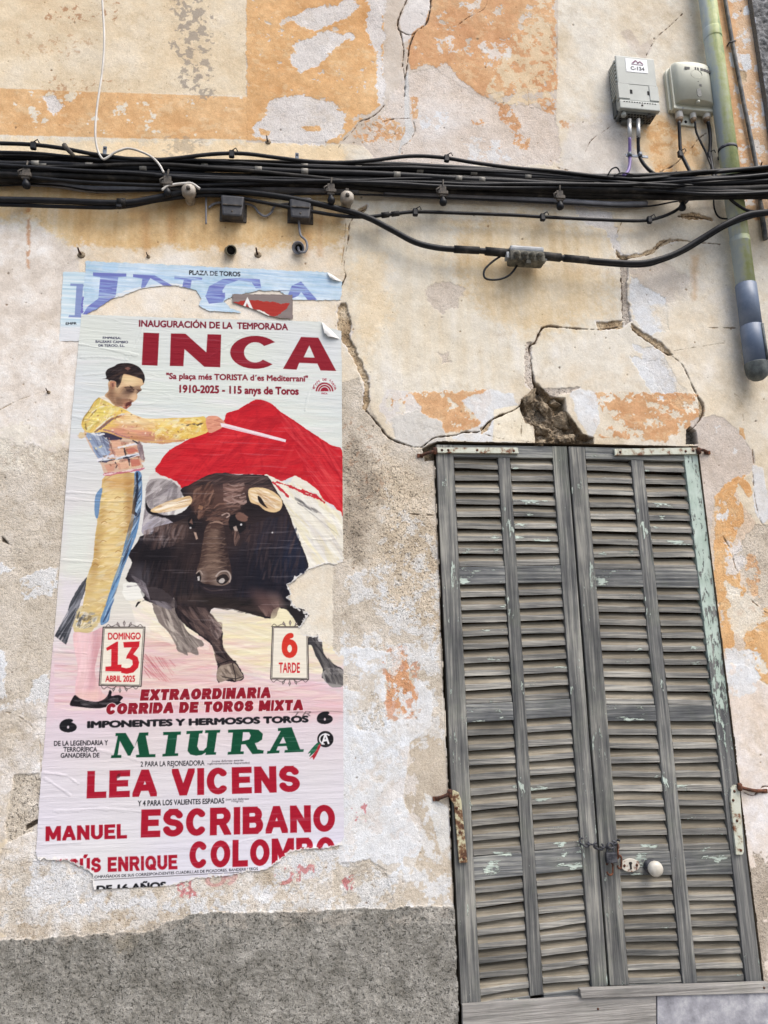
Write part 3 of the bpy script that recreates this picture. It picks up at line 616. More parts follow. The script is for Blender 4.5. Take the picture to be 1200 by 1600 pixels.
# missing plaster: exposed mortar, deep hole above the door
DK = (92, 70, 50)
def X6(s): return pts(s, 520, 400, 1.765)
def gone(p, depth=.012, edge=.004, seed=1, c=None):
    C.poly(p, GREYW, .8, edge=edge+.007, cell=.02, seed=seed+3, dh=-.0008); C.poly(p, MORTAR if c is None else c, 1, edge=edge+.002, cell=.015, seed=seed, dh=-depth*.55, rough=1)
gone(X6('14,140 34,128 52,180 48,225 75,285 101,340 100,400 92,428 84,420 86,350 60,290 36,250 12,205'), .014, seed=1)
gone(X6('792,0 814,0 812,100 824,182 804,194 798,150 796,90'), .012, seed=2, c=GREIGE-20)
gone(X6('728,182 800,178 802,200 732,204'), .010, .002, seed=3)
gone(X6('822,186 850,205 905,240 938,272 925,276 880,244 848,222 826,204'), .012, .003, seed=4)
gone(X6('1005,385 1025,405 1024,440 1010,452 1012,420'), .010, .002, seed=5)
gone(pts('962,388 970,399 985,398 1002,396 1018,389 1031,377 1048,372 1075,376 1048,378 1035,384 1020,397 1000,402 975,405 963,402'), .006, .002, seed=6)
gone(pts('1064,335 1085,333 1108,340 1116,345 1090,343 1066,341'), .005, .004, seed=7)
gone(pts('555,336 562,324 574,318 573,326 562,338'), .012, .002, seed=8)
gone(X6('640,365 690,360 650,380 600,390 575,365'), .004, .003, seed=9, c=GREIGE)
gone(X6('408,478 430,455 440,452 425,482 410,492'), .010, .002, seed=10)
gone(X6('535,240 550,236 548,300 556,345 558,380 532,350 526,290'), .006, .003, seed=11, c=GREIGE)
HOLE = X6('556,350 566,352 600,385 640,392 645,430 662,450 690,490 720,500 718,530 560,530 555,470 530,458 515,420 520,395 552,385')
HS = C.sdf(HOLE, .05)
C.poly(HOLE, MORTAR*.8, 1, edge=.004, cell=.02, seed=12, rough=1)
hs_, hd = HS; rub = C.noise(.05, 3)[hs_]*.018+np.abs(C.noise(.03, 8)[hs_])*.012+C.noise(.012, 5)[hs_]*.004; hm = sstep(-hd+.003*n3[hs_], -.002, .010); C.h[hs_] += hm*(-.038+rub)
C.blend(hs_, hm*np.clip(C.noise(.04, 12)[hs_]+.3, 0, 1), (150, 138, 122), .8); C.blend(hs_, hm*np.clip(C.noise(.03, 15)[hs_], 0, 1), (128, 104, 76), .7)
C.poly(X6('975,480 985,470 1002,482 1008,518 975,518'), tex((-.5, (96, 92, 86)), (.5, (140, 134, 124))), 1, edge=.002, dh=-.03, rough=1)
C.poly(pts('660,700 684,690 690,716 664,720'), MORTAR*.6, 1, edge=.003, dh=-.02, rough=1)
# cracks
def crack(p, w=2.0, dep=.012, c=DK, jit=.004, sd=1, smooth=True):
    q = cr(p, 4) if smooth else p; sl_, d = C.sdf(q, .03, closed=False)
    if sl_ is None: return
    m = np.clip(C.noise(.06, sd)[sl_]*.9+.55, .08, 1.5); d = d+.0022*C.noise(.015, sd+9)[sl_]
    if w > 1.3:                        # chipped lips beside the open crack
        lip = np.clip(.5-(d-w*.0016*m-.0015)/.003, 0, 1)*np.clip((C.noise(.025, sd+4)[sl_]-.05)*5, 0, 1); C.blend(sl_, lip, MORTAR*.5+GREYW*.5, .75); C.h[sl_] -= lip*.0015
    mk = np.clip(.5-(d-w*.0009*m)/.0024, 0, 1); C.blend(sl_, mk, c); C.h[sl_] -= dep*.8*mk; C.rough[sl_] = np.maximum(C.rough[sl_], mk*.6)
crack(pts('645,-20 622,32 627,55 631,80 629,100 633,125 632,150'), 2.6, sd=1)
crack(pts('674,-20 672,15 665,38 650,50 640,72 636,104 633,125'), 2.4, sd=2)
P('645,-20 672,-20 671,15 664,38 648,48 640,62 630,68 628,52 624,34', GREYW, 1, edge=.004, cell=.02)
P('632,120 638,110 640,180 648,205 640,220 628,228 626,240 622,238 626,220 634,205 632,180', tex((0, (206, 204, 200)), (.5, (222, 220, 216))), 1, edge=.002, cell=.02)
crack(pts('646,190 648,206 638,222 627,230 624,245'), 1.2, .006, (150, 140, 128), sd=3)
crack(pts('600,165 588,178 574,186 562,190 552,204 536,220 528,232'), 1.5, .006, sd=4)
crack(pts('624,48 640,55 650,50'), 1.2, sd=5)
crack(pts('600,190 615,186 640,185'), .9, .004, sd=5)
crack(pts('762,0 755,15 730,28 715,40'), .8, .004, (120, 90, 62), sd=6)
crack(pts('1066,22 1045,42 1025,60 1010,86'), 1.1, .006, sd=7)
crack(pts('966,186 948,202 925,218 914,238'), 1.0, .005, sd=8)
crack(pts('1104,208 1090,218 1082,230 1070,238 1062,250 1050,260 1036,266 1030,276'), 1.6, .008, sd=9)
crack(pts('575,322 557,334 546,350 545,368 541,390 537,417 540,430 534,445 528,462'), 1.5, .010, sd=10)
crack(pts('540,350 538,380 534,410'), .8, .004, (170, 140, 104), sd=33)
crack(X6('92,425 130,470 155,500 200,520 240,528 265,512 285,500 340,494 362,486 405,484 432,456 470,437 500,425 520,410'), 3.2, .016, sd=11)
crack(X6('800,192 730,203 650,198 590,194 572,208 558,238 543,250 546,290 552,330 556,352 575,372'), 3.4, .016, sd=12)
crack(X6('796,60 800,120 800,182'), 1.5, .010, sd=13)
crack(X6('822,196 852,222 885,245 912,262 940,280 965,302 986,345 1004,382 1022,412 1020,440 1002,466 985,482'), 2.0, .012, sd=14)
crack(pts('964,396 974,404 1000,401 1018,395 1032,382 1048,374 1076,377 1104,380 1125,382'), 2.2, .014, sd=15)
crack(pts('962,398 958,380 966,360 972,345'), .9, .004, (150, 130, 104), sd=16)
crack(pts('1060,338 1085,338 1110,344'), 1.6, .01, sd=17)
crack(X6('1030,198 1110,199'), 1.0, .005, (150, 124, 96), sd=18)
crack(X6('940,262 1000,252 1080,240'), .8, .004, (150, 130, 104), sd=19)
crack(X6('520,500 520,470 528,440 540,425'), .9, .005, (120, 100, 76), sd=20)
crack(X6('420,492 470,505 540,512'), .8, .004, (120, 100, 76), sd=21)
crack(pts('640,803 690,806'), 1.1, .006, (120, 100, 80), sd=22)
crack(R8('200,35 225,60 232,130'), .8, .004, (150, 124, 96), sd=23)
crack(R8('265,235 272,300 268,330 276,420 300,500 330,500'), 1.0, .006, (140, 116, 92), sd=24)
crack(R8('160,545 190,600 205,660 235,690 250,760 330,830'), 1.0, .006, (150, 124, 96), sd=25)
crack(R8('85,460 100,545 112,560 110,600'), .9, .005, (150, 130, 110), sd=26)
crack(R8('235,1460 270,1470 300,1440 330,1440'), 2.0, .012, (96, 62, 44), sd=27)
crack(pts('590,1352 612,1380 610,1412'), 1.2, .006, (150, 132, 108), sd=28)
crack(pts('-10,646 30,625 70,612'), .7, .003, (180, 160, 134), sd=29)
crack(pts('4,1112 30,1120 60,1150 64,1205'), .8, .004, (160, 142, 118), sd=30)
crack(pts('870,60 866,110 828,125 826,165'), .8, .003, (170, 136, 100), sd=31)
crack(pts('860,250 872,262 888,266'), 1.2, .004, (170, 130, 92), sd=32)
for i, (a, b) in enumerate((('3,838 10,845', 4), ('40,1290 58,1280', 3))): P(f'{a} {pts(a)[1][0]+b},{pts(a)[1][1]+6} {pts(a)[0][0]},{pts(a)[0][1]+8}', (80, 70, 58), 1, dh=-.006)
# dark cement roughcast below, a skin of its own
PT = pts('-140,1482 0,1470 120,1462 238,1452 262,1440 300,1428 420,1424 560,1420 712,1414 760,1412 760,1800 -140,1800')
PL = C.poly(PT, PLINTH, 1, edge=.006, cell=.03, seed=52, rough=1.0, dh=.004, lab=1)
C.poly(R8('240,2330 330,2300 330,2600 240,2600'), PLINTH, 1, lab=1, rough=1, dh=.004)
P('172,1462 208,1462 200,1492 184,1490', (168, 152, 124), .3, edge=.02, cell=.03, seed=53, soft=.02)
P('-140,1475 240,1452 300,1430 712,1416 712,1436 300,1450 -140,1500', tex((0, (170, 162, 150)), (.5, (196, 190, 180))), .5, edge=.02, cell=.03, seed=54, wear=.4, wcell=.03)
gn = np.clip(n4*.8+C.noise(.022, 6)*.5, -1.2, 1.2); C.h += C.rough*gn*.0010+(C.lab == 1)*(n4*.0011+n3*.0004)
# the wall is smoothed flat where paper is pasted on it
for q in ('84,420 545,420 545,500 540,1330 480,1400 100,1400 50,1350 100,800 110,600',):
    sl_, d = C.sdf(pts(q), .04); k = sstep(-d, -.02, .01)[...]; C.h[sl_] = C.h[sl_]*(1-k)+np.clip(C.h[sl_], -.02, -.0010)*k
# the opening of the door
OPEN = pts('677,699 684,690 880,693 1090,698 1092,712 1115,900 1138,1085 1163,1290 1193,1534 1206,1640 717,1640 710,1440 691,1050 686,900')
sl_, d = C.sdf(OPEN, .02); inside = np.zeros(C.sh, bool); inside[sl_] = (d+.0025*n3[sl_]) < 0
C.lab[inside] = -1
FAC = empty('facade_wall', (.4, 0, 0), 'old plastered house wall with cream and orange paint flaking off, cracks and a bare stone hole above the shutters', 'wall')
plaster = C.build('painted_plaster', 0, M_PL, FAC); plinth = C.build('cement_plinth', 1, M_PL, FAC)
# the wall beyond the picture, and the depth of the opening
def flat_part(name, quads, col, grit, parent, mat=None):
    m = MB()
    for q in quads: m.add(q, [(0, 1, 2, 3)])
    o = m.build(name, mat or M_PL, parent)
    a = o.data.color_attributes.new('paint', 'FLOAT_COLOR', 'POINT')
    for e in a.data: e.color = (*lin(col), 1)
    g = o.data.attributes.new('grit', 'FLOAT', 'POINT')
    for e in g.data: e.value = grit
    return o
X0, X1, Z0, Z1 = C.x0, C.x0+(C.W-1)*C.res, C.z0, C.z0+(C.H-1)*C.res
def vq(x0, z0, x1, z1, y=0.0): return [(x0, y, z0), (x1, y, z0), (x1, y, z1), (x0, y, z1)]
flat_part('outer_plaster', [vq(-6, .9, X0, 7), vq(X0, Z1, X1, 7)], (226, 210, 184), .3, FAC)
flat_part('outer_plinth', [vq(-6, 0, X0, .9), vq(X0, 0, X1, Z0)], (140, 134, 126), 1, FAC)
oq = C.to(OPEN); ow = [(C.x0+a*C.res, C.z0+b*C.res) for a, b in oq]
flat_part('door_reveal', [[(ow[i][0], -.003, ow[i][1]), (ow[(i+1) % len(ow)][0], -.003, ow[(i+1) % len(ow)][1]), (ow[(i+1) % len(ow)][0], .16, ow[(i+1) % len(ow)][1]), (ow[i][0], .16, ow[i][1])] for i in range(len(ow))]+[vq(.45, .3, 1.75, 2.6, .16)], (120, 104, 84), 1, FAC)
# rough stones inside the hole
M_ST = mottle('rubble_stone', A(100, 88, 72), A(150, 134, 112), 40, .95, c3=A(186, 172, 148), lo=.36, hi=.66, bs=1.0, spec=.2)
def stone(px, py, rx, ry, rz, sd, dep=.0):
    x, z = W(px, py); bm = bmesh.new(); bmesh.ops.create_icosphere(bm, subdivisions=5, radius=1)
    r = random.Random(sd); cuts = [(Vector((r.uniform(-1, 1), r.uniform(-1, 1), r.uniform(-1, 1))).normalized(), r.uniform(.42, .72)) for _ in range(9)]
    from mathutils import noise as mn
    for v in bm.verts:
        for nrm, dd in cuts:
            e = v.co.dot(nrm)-dd
            if e > 0: v.co -= nrm*e*.97
        v.co *= 1+.22*mn.noise(v.co*2.1+Vector((sd, 0, 0)))+.10*mn.noise(v.co*5+Vector((0, sd, 0)))+.06*mn.noise(v.co*13+Vector((0, sd, 0)))
        v.co = Vector((v.co.x*rx, v.co.y*ry, v.co.z*rz))
    o = bpy.data.meshes.new('rubble_stone'); bm.to_mesh(o); bm.free(); o.materials.append(M_ST)
    ob = bpy.data.objects.new('rubble_stone', o); COL.objects.link(ob); ob.parent = FAC; ob.location = Vector((x, .030-dep, z))-Vector(FAC.location)
    ob.rotation_euler = (r.uniform(-.3, .3), r.uniform(-.5, .5), r.uniform(-.3, .3)); return ob
for k, (px, py, rx, rz) in enumerate(((852, 634, .030, .050), (882, 652, .044, .036), (850, 668, .034, .028), (888, 684, .050, .026), (868, 626, .028, .026), (846, 690, .032, .020))):
    stone(px, py, rx, .036, rz, k+3, .008 if k in (0, 6) else 0)
stone(827, 622, .024, .022, .046, 40, .034).rotation_euler = (0, .5, 0)
# neighbouring roughcast wall
RC = Canvas(NX, 0.0, NX+1.4, 5.2, .005); rn = RC.noise(.02, 1)*.7+RC.noise(.008, 2)*.6
RC.col[:] = np.stack([np.interp(rn, (-1, 0, 1), (84, 122, 172))]*3, -1); RC.h += .025+rn*.006; RC.rough[:] = 1
nb = RC.build('roughcast_face', 0, M_PL, None); NB = empty('neighbouring_wall', (NX, 0, 0), 'strip of rough dark grey pebbledash wall at the top right corner beside the drainpipe', 'wall')
nb.parent = NB; nb.location = Vector(nb.location)-Vector(NB.location)
flat_part('wall_side', [vq(NX+1.4, 0, NX+5, 7, -.024), vq(NX, 5.2, NX+1.4, 7, -.024), [(NX, -.028, 0), (NX, -.028, 7), (NX, .05, 7), (NX, .05, 0)]], (124, 122, 120), 1, NB)
# ground
gm = MB(); gm.add([(-40, -40, 0), (40, -40, 0), (40, 1, 0), (-40, 1, 0)], [(0, 1, 2, 3)])
tag(gm.build('road', mottle('asphalt', A(96, 94, 92), A(130, 126, 122), 60, .9), origin=(0, 0, 0)), kind='structure')
gm = MB(); gm.box(-12, -1.3, .004, 12, .1, .13)
tag(gm.build('pavement', mottle('paving', A(150, 144, 136), A(180, 174, 166), 30, .9), origin=(0, 0, 0), bevel=.01), kind='structure')
# ------------------------------------------------------------------ the posters
def C3(s): return pts(s, 60, 400, 2.4)
def C4(s): return pts(s, 60, 700, 2.4)
def C5(s): return pts(s, 40, 1060, 2.308)
def BU(s): return pts(s, 200, 720, 3.529)
def MA(s): return pts(s, 100, 550, 4.8)
def paper_relief(c, amp=1.0, seed=1):
    H, Wd = c.sh; r = c.res
    f = fbm(c.sh, .007/r, .09/r, seed, 4); g = fbm(c.sh, .020/r, .16/r, seed+1, 3); l = fbm(c.sh, .25/r, .25/r, seed+2, 2)
    ridge = np.clip(1-np.abs(g)*6, 0, 1)**2*np.clip(l*1.5+.3, 0, 1)
    return amp*(f*.00014+ridge*.0004+l*.0006)

# older blue posters first
B = Canvas(-.84, 2.70, .26, 3.18, .0016); bn = fbm(B.sh, .004/B.res, .12/B.res, 5, 4); bb = B.noise(.05, 3)
B.col[:] = np.stack([np.interp(bb*.7+bn*.4, (-1, 0, 1), v) for v in ((160, 196, 226), (190, 214, 236), (206, 226, 242))], -1)
B.lab[:] = -1
BLUE = C3('178,20 1085,62 1100,86 1138,97 1133,166 955,166 905,133 830,130 730,150 695,172 720,198 765,214 640,207 600,186 612,160 590,130 510,110 400,120 340,140 270,165 212,204 165,224 170,120')
sl_, mk = B.mask(BLUE, .003, .012, 5); q = B.lab[sl_]; q[mk > .5] = 0
B.poly(C3('165,190 330,130 400,112 520,104 560,112 510,122 400,132 300,165 210,215'), (228, 228, 226), .9, edge=.003, cell=.015)
VIO = (104, 110, 178)
kb = np.clip((bn+.95)*3, .15, 1)
def bg_(s, c=VIO, lab=1, a=.9): B.poly(C3(s), c, a, keep=kb)
bg_('205,62 330,66 330,78 300,80 290,150 270,180 215,215 165,222 185,190 225,160 232,80 205,76')
bg_('355,68 435,72 530,128 590,150 610,160 600,185 570,150 520,120 470,112 420,84 400,118 385,120 390,86 355,80')
bg_('510,76 615,82 613,92 575,92 570,122 540,118 545,90 510,88')
bg_('628,150 640,115 690,88 760,82 830,88 836,122 815,122 800,100 750,92 705,108 690,130 694,150 650,160')
bg_('625,150 700,138 700,160 690,175 640,180')
bg_('950,112 985,96 1045,165 1010,166 985,135 975,150 940,165 935,150')
B.poly(C3('900,128 1000,128 1000,133 900,133'), (80, 84, 110), .6)
B.text('PLAZA DE TOROS', C3('566,71')[0], C3('757,77')[0], 6.6, (24, 26, 34), .03, lab=1)
B.strokes(BLUE, [(214, 232, 244), (170, 202, 232), (150, 186, 222)], 170, 60, 3, -3, 3, .45, .1)
B.poly(C3('245,22 300,26 290,60 240,60'), (170, 204, 232), .4, edge=.008, cell=.02)
B.h += .0014+paper_relief(B, 1, 9)*.8
BP = empty('torn_poster', (.0, 0, 2.86), 'torn pale blue strip of an older poster with violet letters above the bullfight poster', 'poster')
B.build('paper', 0, M_PR, BP); B.build('lettering', 1, M_PR, BP)
# its left neighbour
B2 = Canvas(-.84, 2.60, -.55, 3.12, .0016); bn2 = fbm(B2.sh, .004/B2.res, .10/B2.res, 6, 4)
B2.col[:] = np.stack([np.interp(bn2, (-1, 0, 1), v) for v in ((176, 206, 232), (204, 222, 238), (218, 228, 238))], -1); B2.lab[:] = -1
Q2 = C3('92,60 178,62 170,220 164,262 152,320 78,320 85,180'); sl_, mk = B2.mask(Q2, .001, .02); B2.lab[sl_][mk > .5] = 0
B2.poly(C3('78,262 170,262 170,330 70,330'), (222, 222, 222), .9, soft=.02)
for q in ('120,103 172,105 172,114 120,112', '143,110 168,112 160,226 136,226', '115,222 165,224 165,232 113,230'): B2.poly(C3(q), (126, 140, 186), .9)
B2.poly(C3('165,150 210,140 215,200 162,215'), (108, 104, 178), .9, edge=.006, cell=.02)
B2.text('EMPR', C3('103,258')[0], C3('143,257')[0], 3.4, (24, 26, 34), .03, lab=1)
B2.h += .0008+paper_relief(B2, 1, 12)*.6
BP2 = empty('torn_poster', (-.7, 0, 2.70), 'narrow pale blue poster remnant with half a letter, left of the torn blue strip', 'poster')
B2.build('paper', 0, M_PR, BP2); B2.build('lettering', 1, M_PR, BP2)
# red and grey scrap
B3 = Canvas(-.22, 2.84, .10, 3.06, .0016); B3.lab[:] = -1; B3.col[:] = (134, 122, 118)
Q3 = C3('727,145 952,148 953,238 900,234 860,226 815,205 770,190 727,175'); sl_, mk = B3.mask(Q3, .0006, .02); B3.lab[sl_][mk > .5] = 0
B3.poly(C3('716,178 780,168 860,172 940,182 925,205 890,228 850,224 800,205 750,196'), (168, 52, 44), 1, edge=.004, cell=.012)
B3.poly(C3('760,208 784,155 808,208 798,208 782,178 772,208'), (232, 230, 226), 1)
B3.poly(C3('700,190 760,206 830,206 870,226 850,245 690,245'), (226, 222, 214), 1, edge=.003, cell=.015)
B3.h += .0040+paper_relief(B3, 1, 14)*.6
tag(B3.build('poster_scrap', 0, M_PR), 'small torn grey and red poster scrap with a white peak, over the blue strip', 'poster')

# the big poster
G = Canvas(-.80, 1.00, .30, 2.96, .0015); G.lab[:] = -1
gx, gz = np.meshgrid(np.linspace(0, 1, G.W, dtype=np.float32), np.linspace(1, 0, G.H, dtype=np.float32))   # z: 0 at the top
hst = fbm(G.sh, .006/G.res, .14/G.res, 21, 4); big = fbm(G.sh, .20/G.res, .30/G.res, 22, 3)
def prof(*st): return np.stack([np.interp(gz, [a for a, b in st], [b[k] for a, b in st]) for k in range(3)], -1)
G.col[:] = prof((0, (214, 217, 211)), (.22, (211, 216, 213)), (.40, (216, 212, 212)), (.55, (219, 215, 205)), (.66, (219, 205, 200)), (.74, (217, 202, 205)), (.84, (215, 209, 214)), (1, (218, 217, 220)))
G.col += (big*7)[..., None]*np.array((.4, .6, -.6), np.float32)+(hst*4)[..., None]
OUT = pts('127,492 300,498 500,503 512,512 533,518 534,640 535,780 536,880')+C4('1100,433 1060,442 1020,455 1000,464 985,475 960,498 933,515 948,545 942,560 952,575 948,590 975,604 1015,620 1000,650 985,674 974,680 1000,700 1050,704 1075,740 1143,775')+pts('536,1100 537,1322')+C5('1120,606 1060,612 1015,614 985,620 955,632 930,648 905,664 880,680 850,690 790,698 700,712 600,728 495,754 470,764 440,774 330,790 245,788 240,738 238,712 220,700 204,684 184,668 120,654 36,657')+pts('62,1240 78,1060 88,950 100,800 113,640')
TORN = [C4('1143,420 1100,433 1060,442 1020,455 985,475 933,515 948,545 942,560 952,575 948,590 1015,620 985,674 1000,700 1050,704 1075,740 1143,775'), C5('1143,600 1120,606 1060,612 1015,614 985,620 955,632 930,648 905,664 880,680 850,690 790,698 700,712 600,728 495,754 470,764 440,774 330,790 245,788 240,738 238,712 220,700 204,684 184,668 120,654 36,657')]
tear = np.full(G.sh, .05, np.float32)
for q in TORN:
    sl_, d = G.sdf(q, .05, closed=False); tear[sl_] = np.minimum(tear[sl_], d)
rag = G.noise(.02, 4)*.006+G.noise(.008, 6)*.003
sl_, d = G.sdf(OUT, .03); outm = np.zeros(G.sh, bool); outm[sl_] = (d+np.where(tear[sl_] < .03, rag[sl_], rag[sl_]*.04)) < 0; G.lab[outm] = 0
def sm(p): return [tuple(v) for v in cr(p, 3, True)] if len(p) > 4 else p
_poly = G.poly
def g(p, c, a=1, **k): _poly(sm(p), c, a, **k)
def art(p, c, a=1, **k): _poly(sm(p), c, a, **k)
CRM = (238, 228, 190); LIL = (222, 206, 226); PNK = (224, 184, 184)
# loose washes of the sand and background
for q, c, a, sd in (('380,520 620,640 1140,640 1140,800 640,800 420,720', CRM, .75, 1), ('100,250 220,240 190,470 90,480', (218, 226, 214), .5, 2), ('80,480 180,500 140,700 60,740', (220, 212, 222), .6, 3), ('380,700 640,730 660,880 640,920 400,920 380,800', (224, 186, 176), .7, 4),
                    ('60,760 240,900 380,920 900,930 900,1000 60,1010', (224, 192, 200), .6, 5), ('700,860 870,880 1140,900 1140,1010 700,1000', (226, 186, 186), .6, 6), ('720,720 870,700 870,860 760,850', (234, 226, 178), .6, 7), ('980,300 1140,260 1140,430 1010,450', (236, 230, 212), .8, 8)):
    g(C4(q), c, a, edge=.02, cell=.06, seed=sd, soft=.05)
G.strokes(C4('60,720 640,700 1140,760 1140,1000 60,1000'), [(206, 150, 150), (230, 206, 190), (214, 170, 176), (238, 226, 206), (228, 190, 200)], 420, 70, 5, -2, 4, .38, .25)
G.strokes(C4('640,600 1140,640 1140,860 660,800'), [(240, 236, 214), (234, 222, 168), (228, 206, 186), (214, 200, 170)], 220, 60, 6, -4, 5, .45, .3)
G.strokes(C4('330,520 640,600 640,760 380,720'), [(236, 228, 200), (230, 214, 206), (240, 238, 226)], 90, 50, 7, -25, 6, .5, .3)
G.strokes(C3('140,380 1130,380 1130,760 110,760'), [(228, 226, 216), (214, 220, 218), (232, 224, 226)], 180, 90, 6, 0, 7, .3, .15)
G.strokes(C4('390,770 520,800 500,880 400,860'), [(170, 70, 80), (196, 120, 124)], 26, 50, 1.2, -48, 8, .6, .15)
# lining and cape
CAPE = pts('243,738 250,722 262,706 278,696 300,684 328,669 346,660 352,655 354,646 372,640 392,628 407,624 424,631 440,645 458,656 490,678 520,697 536,709 536,806 522,790 507,783 498,774 490,764 470,752 458,744 440,752 420,744 395,741 345,741 312,752 292,764 285,766 276,752')
g(C4('410,130 430,92 480,100 560,150 500,180 420,200'), (212, 206, 200), 1, edge=.004, cell=.02)
art(CAPE, (196, 28, 40), 1, edge=.0022, cell=.012, seed=3, lab=1)
G.strokes(CAPE, [(204, 36, 46), (186, 22, 36), (170, 20, 36), (210, 48, 54)], 330, 60, 9, 30, 11, .55, .7)
G.strokes(pts('430,640 536,712 536,800 500,770 460,700'), [(170, 18, 34), (214, 52, 58), (222, 84, 84)], 70, 80, 5, -52, 12, .5, .2)
for q in ('360,650 385,735', '400,632 410,735', '455,660 480,745', '300,690 330,740'): G.line(pts(q), .006, (172, 20, 36), .55, jit=.004, soft=.008)
g(C4('848,100 900,118 935,140 958,104 990,118 1040,150 1062,186 1078,206 1110,228 1143,262 1143,428 1100,434 1060,445 1010,462 995,400 968,320 940,250 905,190 880,140'), (228, 222, 206), 1, edge=.003, cell=.015, seed=5)
G.strokes(C4('890,130 960,130 1060,180 1140,265 1140,425 1010,455 960,290 920,200'), [(240, 238, 228), (214, 206, 190), (232, 220, 170), (206, 200, 196), (238, 232, 214)], 170, 55, 6, -52, 13, .6, .3)
for q, w in (('895,128 960,150 1000,172 1060,192', .007), ('880,128 925,170 935,184', .006), ('990,160 1040,178 1072,205', .008)): G.line(C4(q), w, (190, 32, 44), .9, jit=.003, cell=.012)
G.strokes(C4('960,180 1060,240 1070,260 960,205'), [(84, 82, 84), (130, 126, 120)], 16, 14, 3, -35, 14, .8, .2)
G.line(C4('985,215 1130,330'), .002, (150, 146, 140), .7, jit=.001)
# bull: shadowed hump, legs, body
g(C4('404,142 430,116 480,118 530,145 548,168 520,195 440,222 410,214'), (168, 160, 158), 1, edge=.002, cell=.012)
g(C4('404,220 440,240 480,250 505,276 450,300 410,330 388,318 396,250'), (166, 160, 168), 1, edge=.003, cell=.012)
G.strokes(C4('404,142 430,116 500,120 545,165 500,270 420,320 390,310'), [(130, 122, 122), (196, 188, 186), (150, 142, 146), (106, 98, 98)], 80, 26, 5, 55, 15, .7, .6)
g(C4('428,585 470,580 520,610 560,690 612,722 620,742 596,748 602,778 560,765 560,778 520,758 516,732 488,690 450,650'), (128, 116, 110), 1, edge=.0015, cell=.01, lab=2)
G.strokes(C4('440,590 510,600 560,690 610,740 560,770 520,750 480,670'), [(92, 82, 78), (166, 154, 144), (108, 98, 92), (190, 178, 166)], 70, 30, 4, -55, 16, .75, .3)
g(C4('1012,712 1030,698 1052,696 1062,722 1066,760 1084,790 1110,812 1143,832 1143,886 1118,898 1092,892 1078,868 1062,862 1066,830 1040,780 1026,742 1010,735'), (62, 60, 62), 1, edge=.001, cell=.01, lab=2)
g(C4('1062,850 1090,826 1143,834 1143,888 1110,898 1088,888'), (146, 142, 138), 1, edge=.002, cell=.01)
G.strokes(C4('1020,705 1060,700 1070,770 1143,840 1143,890 1080,880 1060,800'), [(36, 34, 38), (90, 86, 86), (120, 116, 112)], 60, 22, 4, -62, 17, .7, .3)
g(C4('181,485 186,510 166,560 138,625 120,680 104,738 92,704 62,706 76,676 108,628 116,590 140,540'), (76, 78, 84), 1, edge=.002, cell=.01, lab=2)
G.strokes(C4('181,485 166,560 104,738 62,706 116,590'), [(44, 46, 52), (112, 114, 120), (150, 150, 156)], 60, 40, 3, 62, 18, .7, .15)
BODY = C4('535,160 575,135 640,100 700,94 740,100 800,100 858,106 884,146 905,180 930,226 948,270 962,310 985,362 1000,400 1014,452 985,475 933,515 948,545 942,560 952,575 948,590 1015,620 985,676 958,640 930,606 905,598 884,640 820,628 760,612 700,596 655,600 640,620 642,638 684,678 692,700 690,738 706,772 738,800 758,830 770,862 742,876 690,872 678,880 668,858 672,800 650,740 610,706 556,668 528,640 512,606 508,560 470,590 428,582 392,572 366,596 374,576 398,572 384,540 392,516 362,506 330,500 334,470 352,430 340,400 372,352 384,330 440,318 470,290 520,276 560,256 575,230')
art(BODY, (40, 33, 38), 1, edge=.002, cell=.01, seed=6, lab=2)
G.strokes(C4('380,330 560,270 620,520 600,600 400,570 340,470'), [(26, 24, 30), (60, 48, 48), (44, 34, 38), (78, 62, 60), (50, 46, 56)], 240, 36, 6, 82, 19, .7, .25)
G.strokes(C4('700,330 930,230 1010,450 930,590 700,590'), [(24, 24, 34), (58, 46, 54), (38, 34, 44), (66, 54, 58), (36, 44, 64)], 300, 40, 6, 78, 20, .65, .25)
G.strokes(C4('560,560 900,560 880,640 660,600'), [(24, 22, 22), (46, 38, 36), (70, 56, 52)], 90, 36, 6, 10, 21, .7, .4)
G.strokes(C4('560,150 650,100 860,106 890,180 780,140 640,140'), [(60, 44, 44), (84, 62, 58), (34, 28, 32), (104, 84, 80)], 90, 34, 6, 15, 22, .75, .4)
G.strokes(C4('395,310 480,285 560,290 560,330 500,370 420,380 392,350'), [(100, 80, 74), (92, 70, 64), (150, 132, 126), (64, 50, 50)], 80, 22, 7, 80, 23, .7, .3, curve=.4)
G.strokes(C4('960,270 1010,450 960,500 900,420'), [(30, 44, 74), (24, 30, 48), (44, 56, 84)], 40, 30, 5, 70, 24, .55, .2)
G.strokes(C4('820,590 920,570 900,640 850,630'), [(130, 100, 92), (160, 132, 122), (92, 70, 66)], 34, 24, 5, -60, 25, .8, .3)
g(C4('880,606 930,600 950,650 958,676 878,670'), (236, 226, 188), .95, edge=.003, cell=.012, lab=0)
g(C4('905,560 948,590 1015,620 985,676 958,640 930,606 905,598'), (44, 40, 42), .95, edge=.001, cell=.01)
g(C4('320,510 380,506 396,540 392,560 352,572 322,560'), (234, 232, 222), 1, edge=.003, cell=.012, lab=0)
G.line(C4('335,520 370,516'), .004, (150, 144, 146), .7, jit=.002)
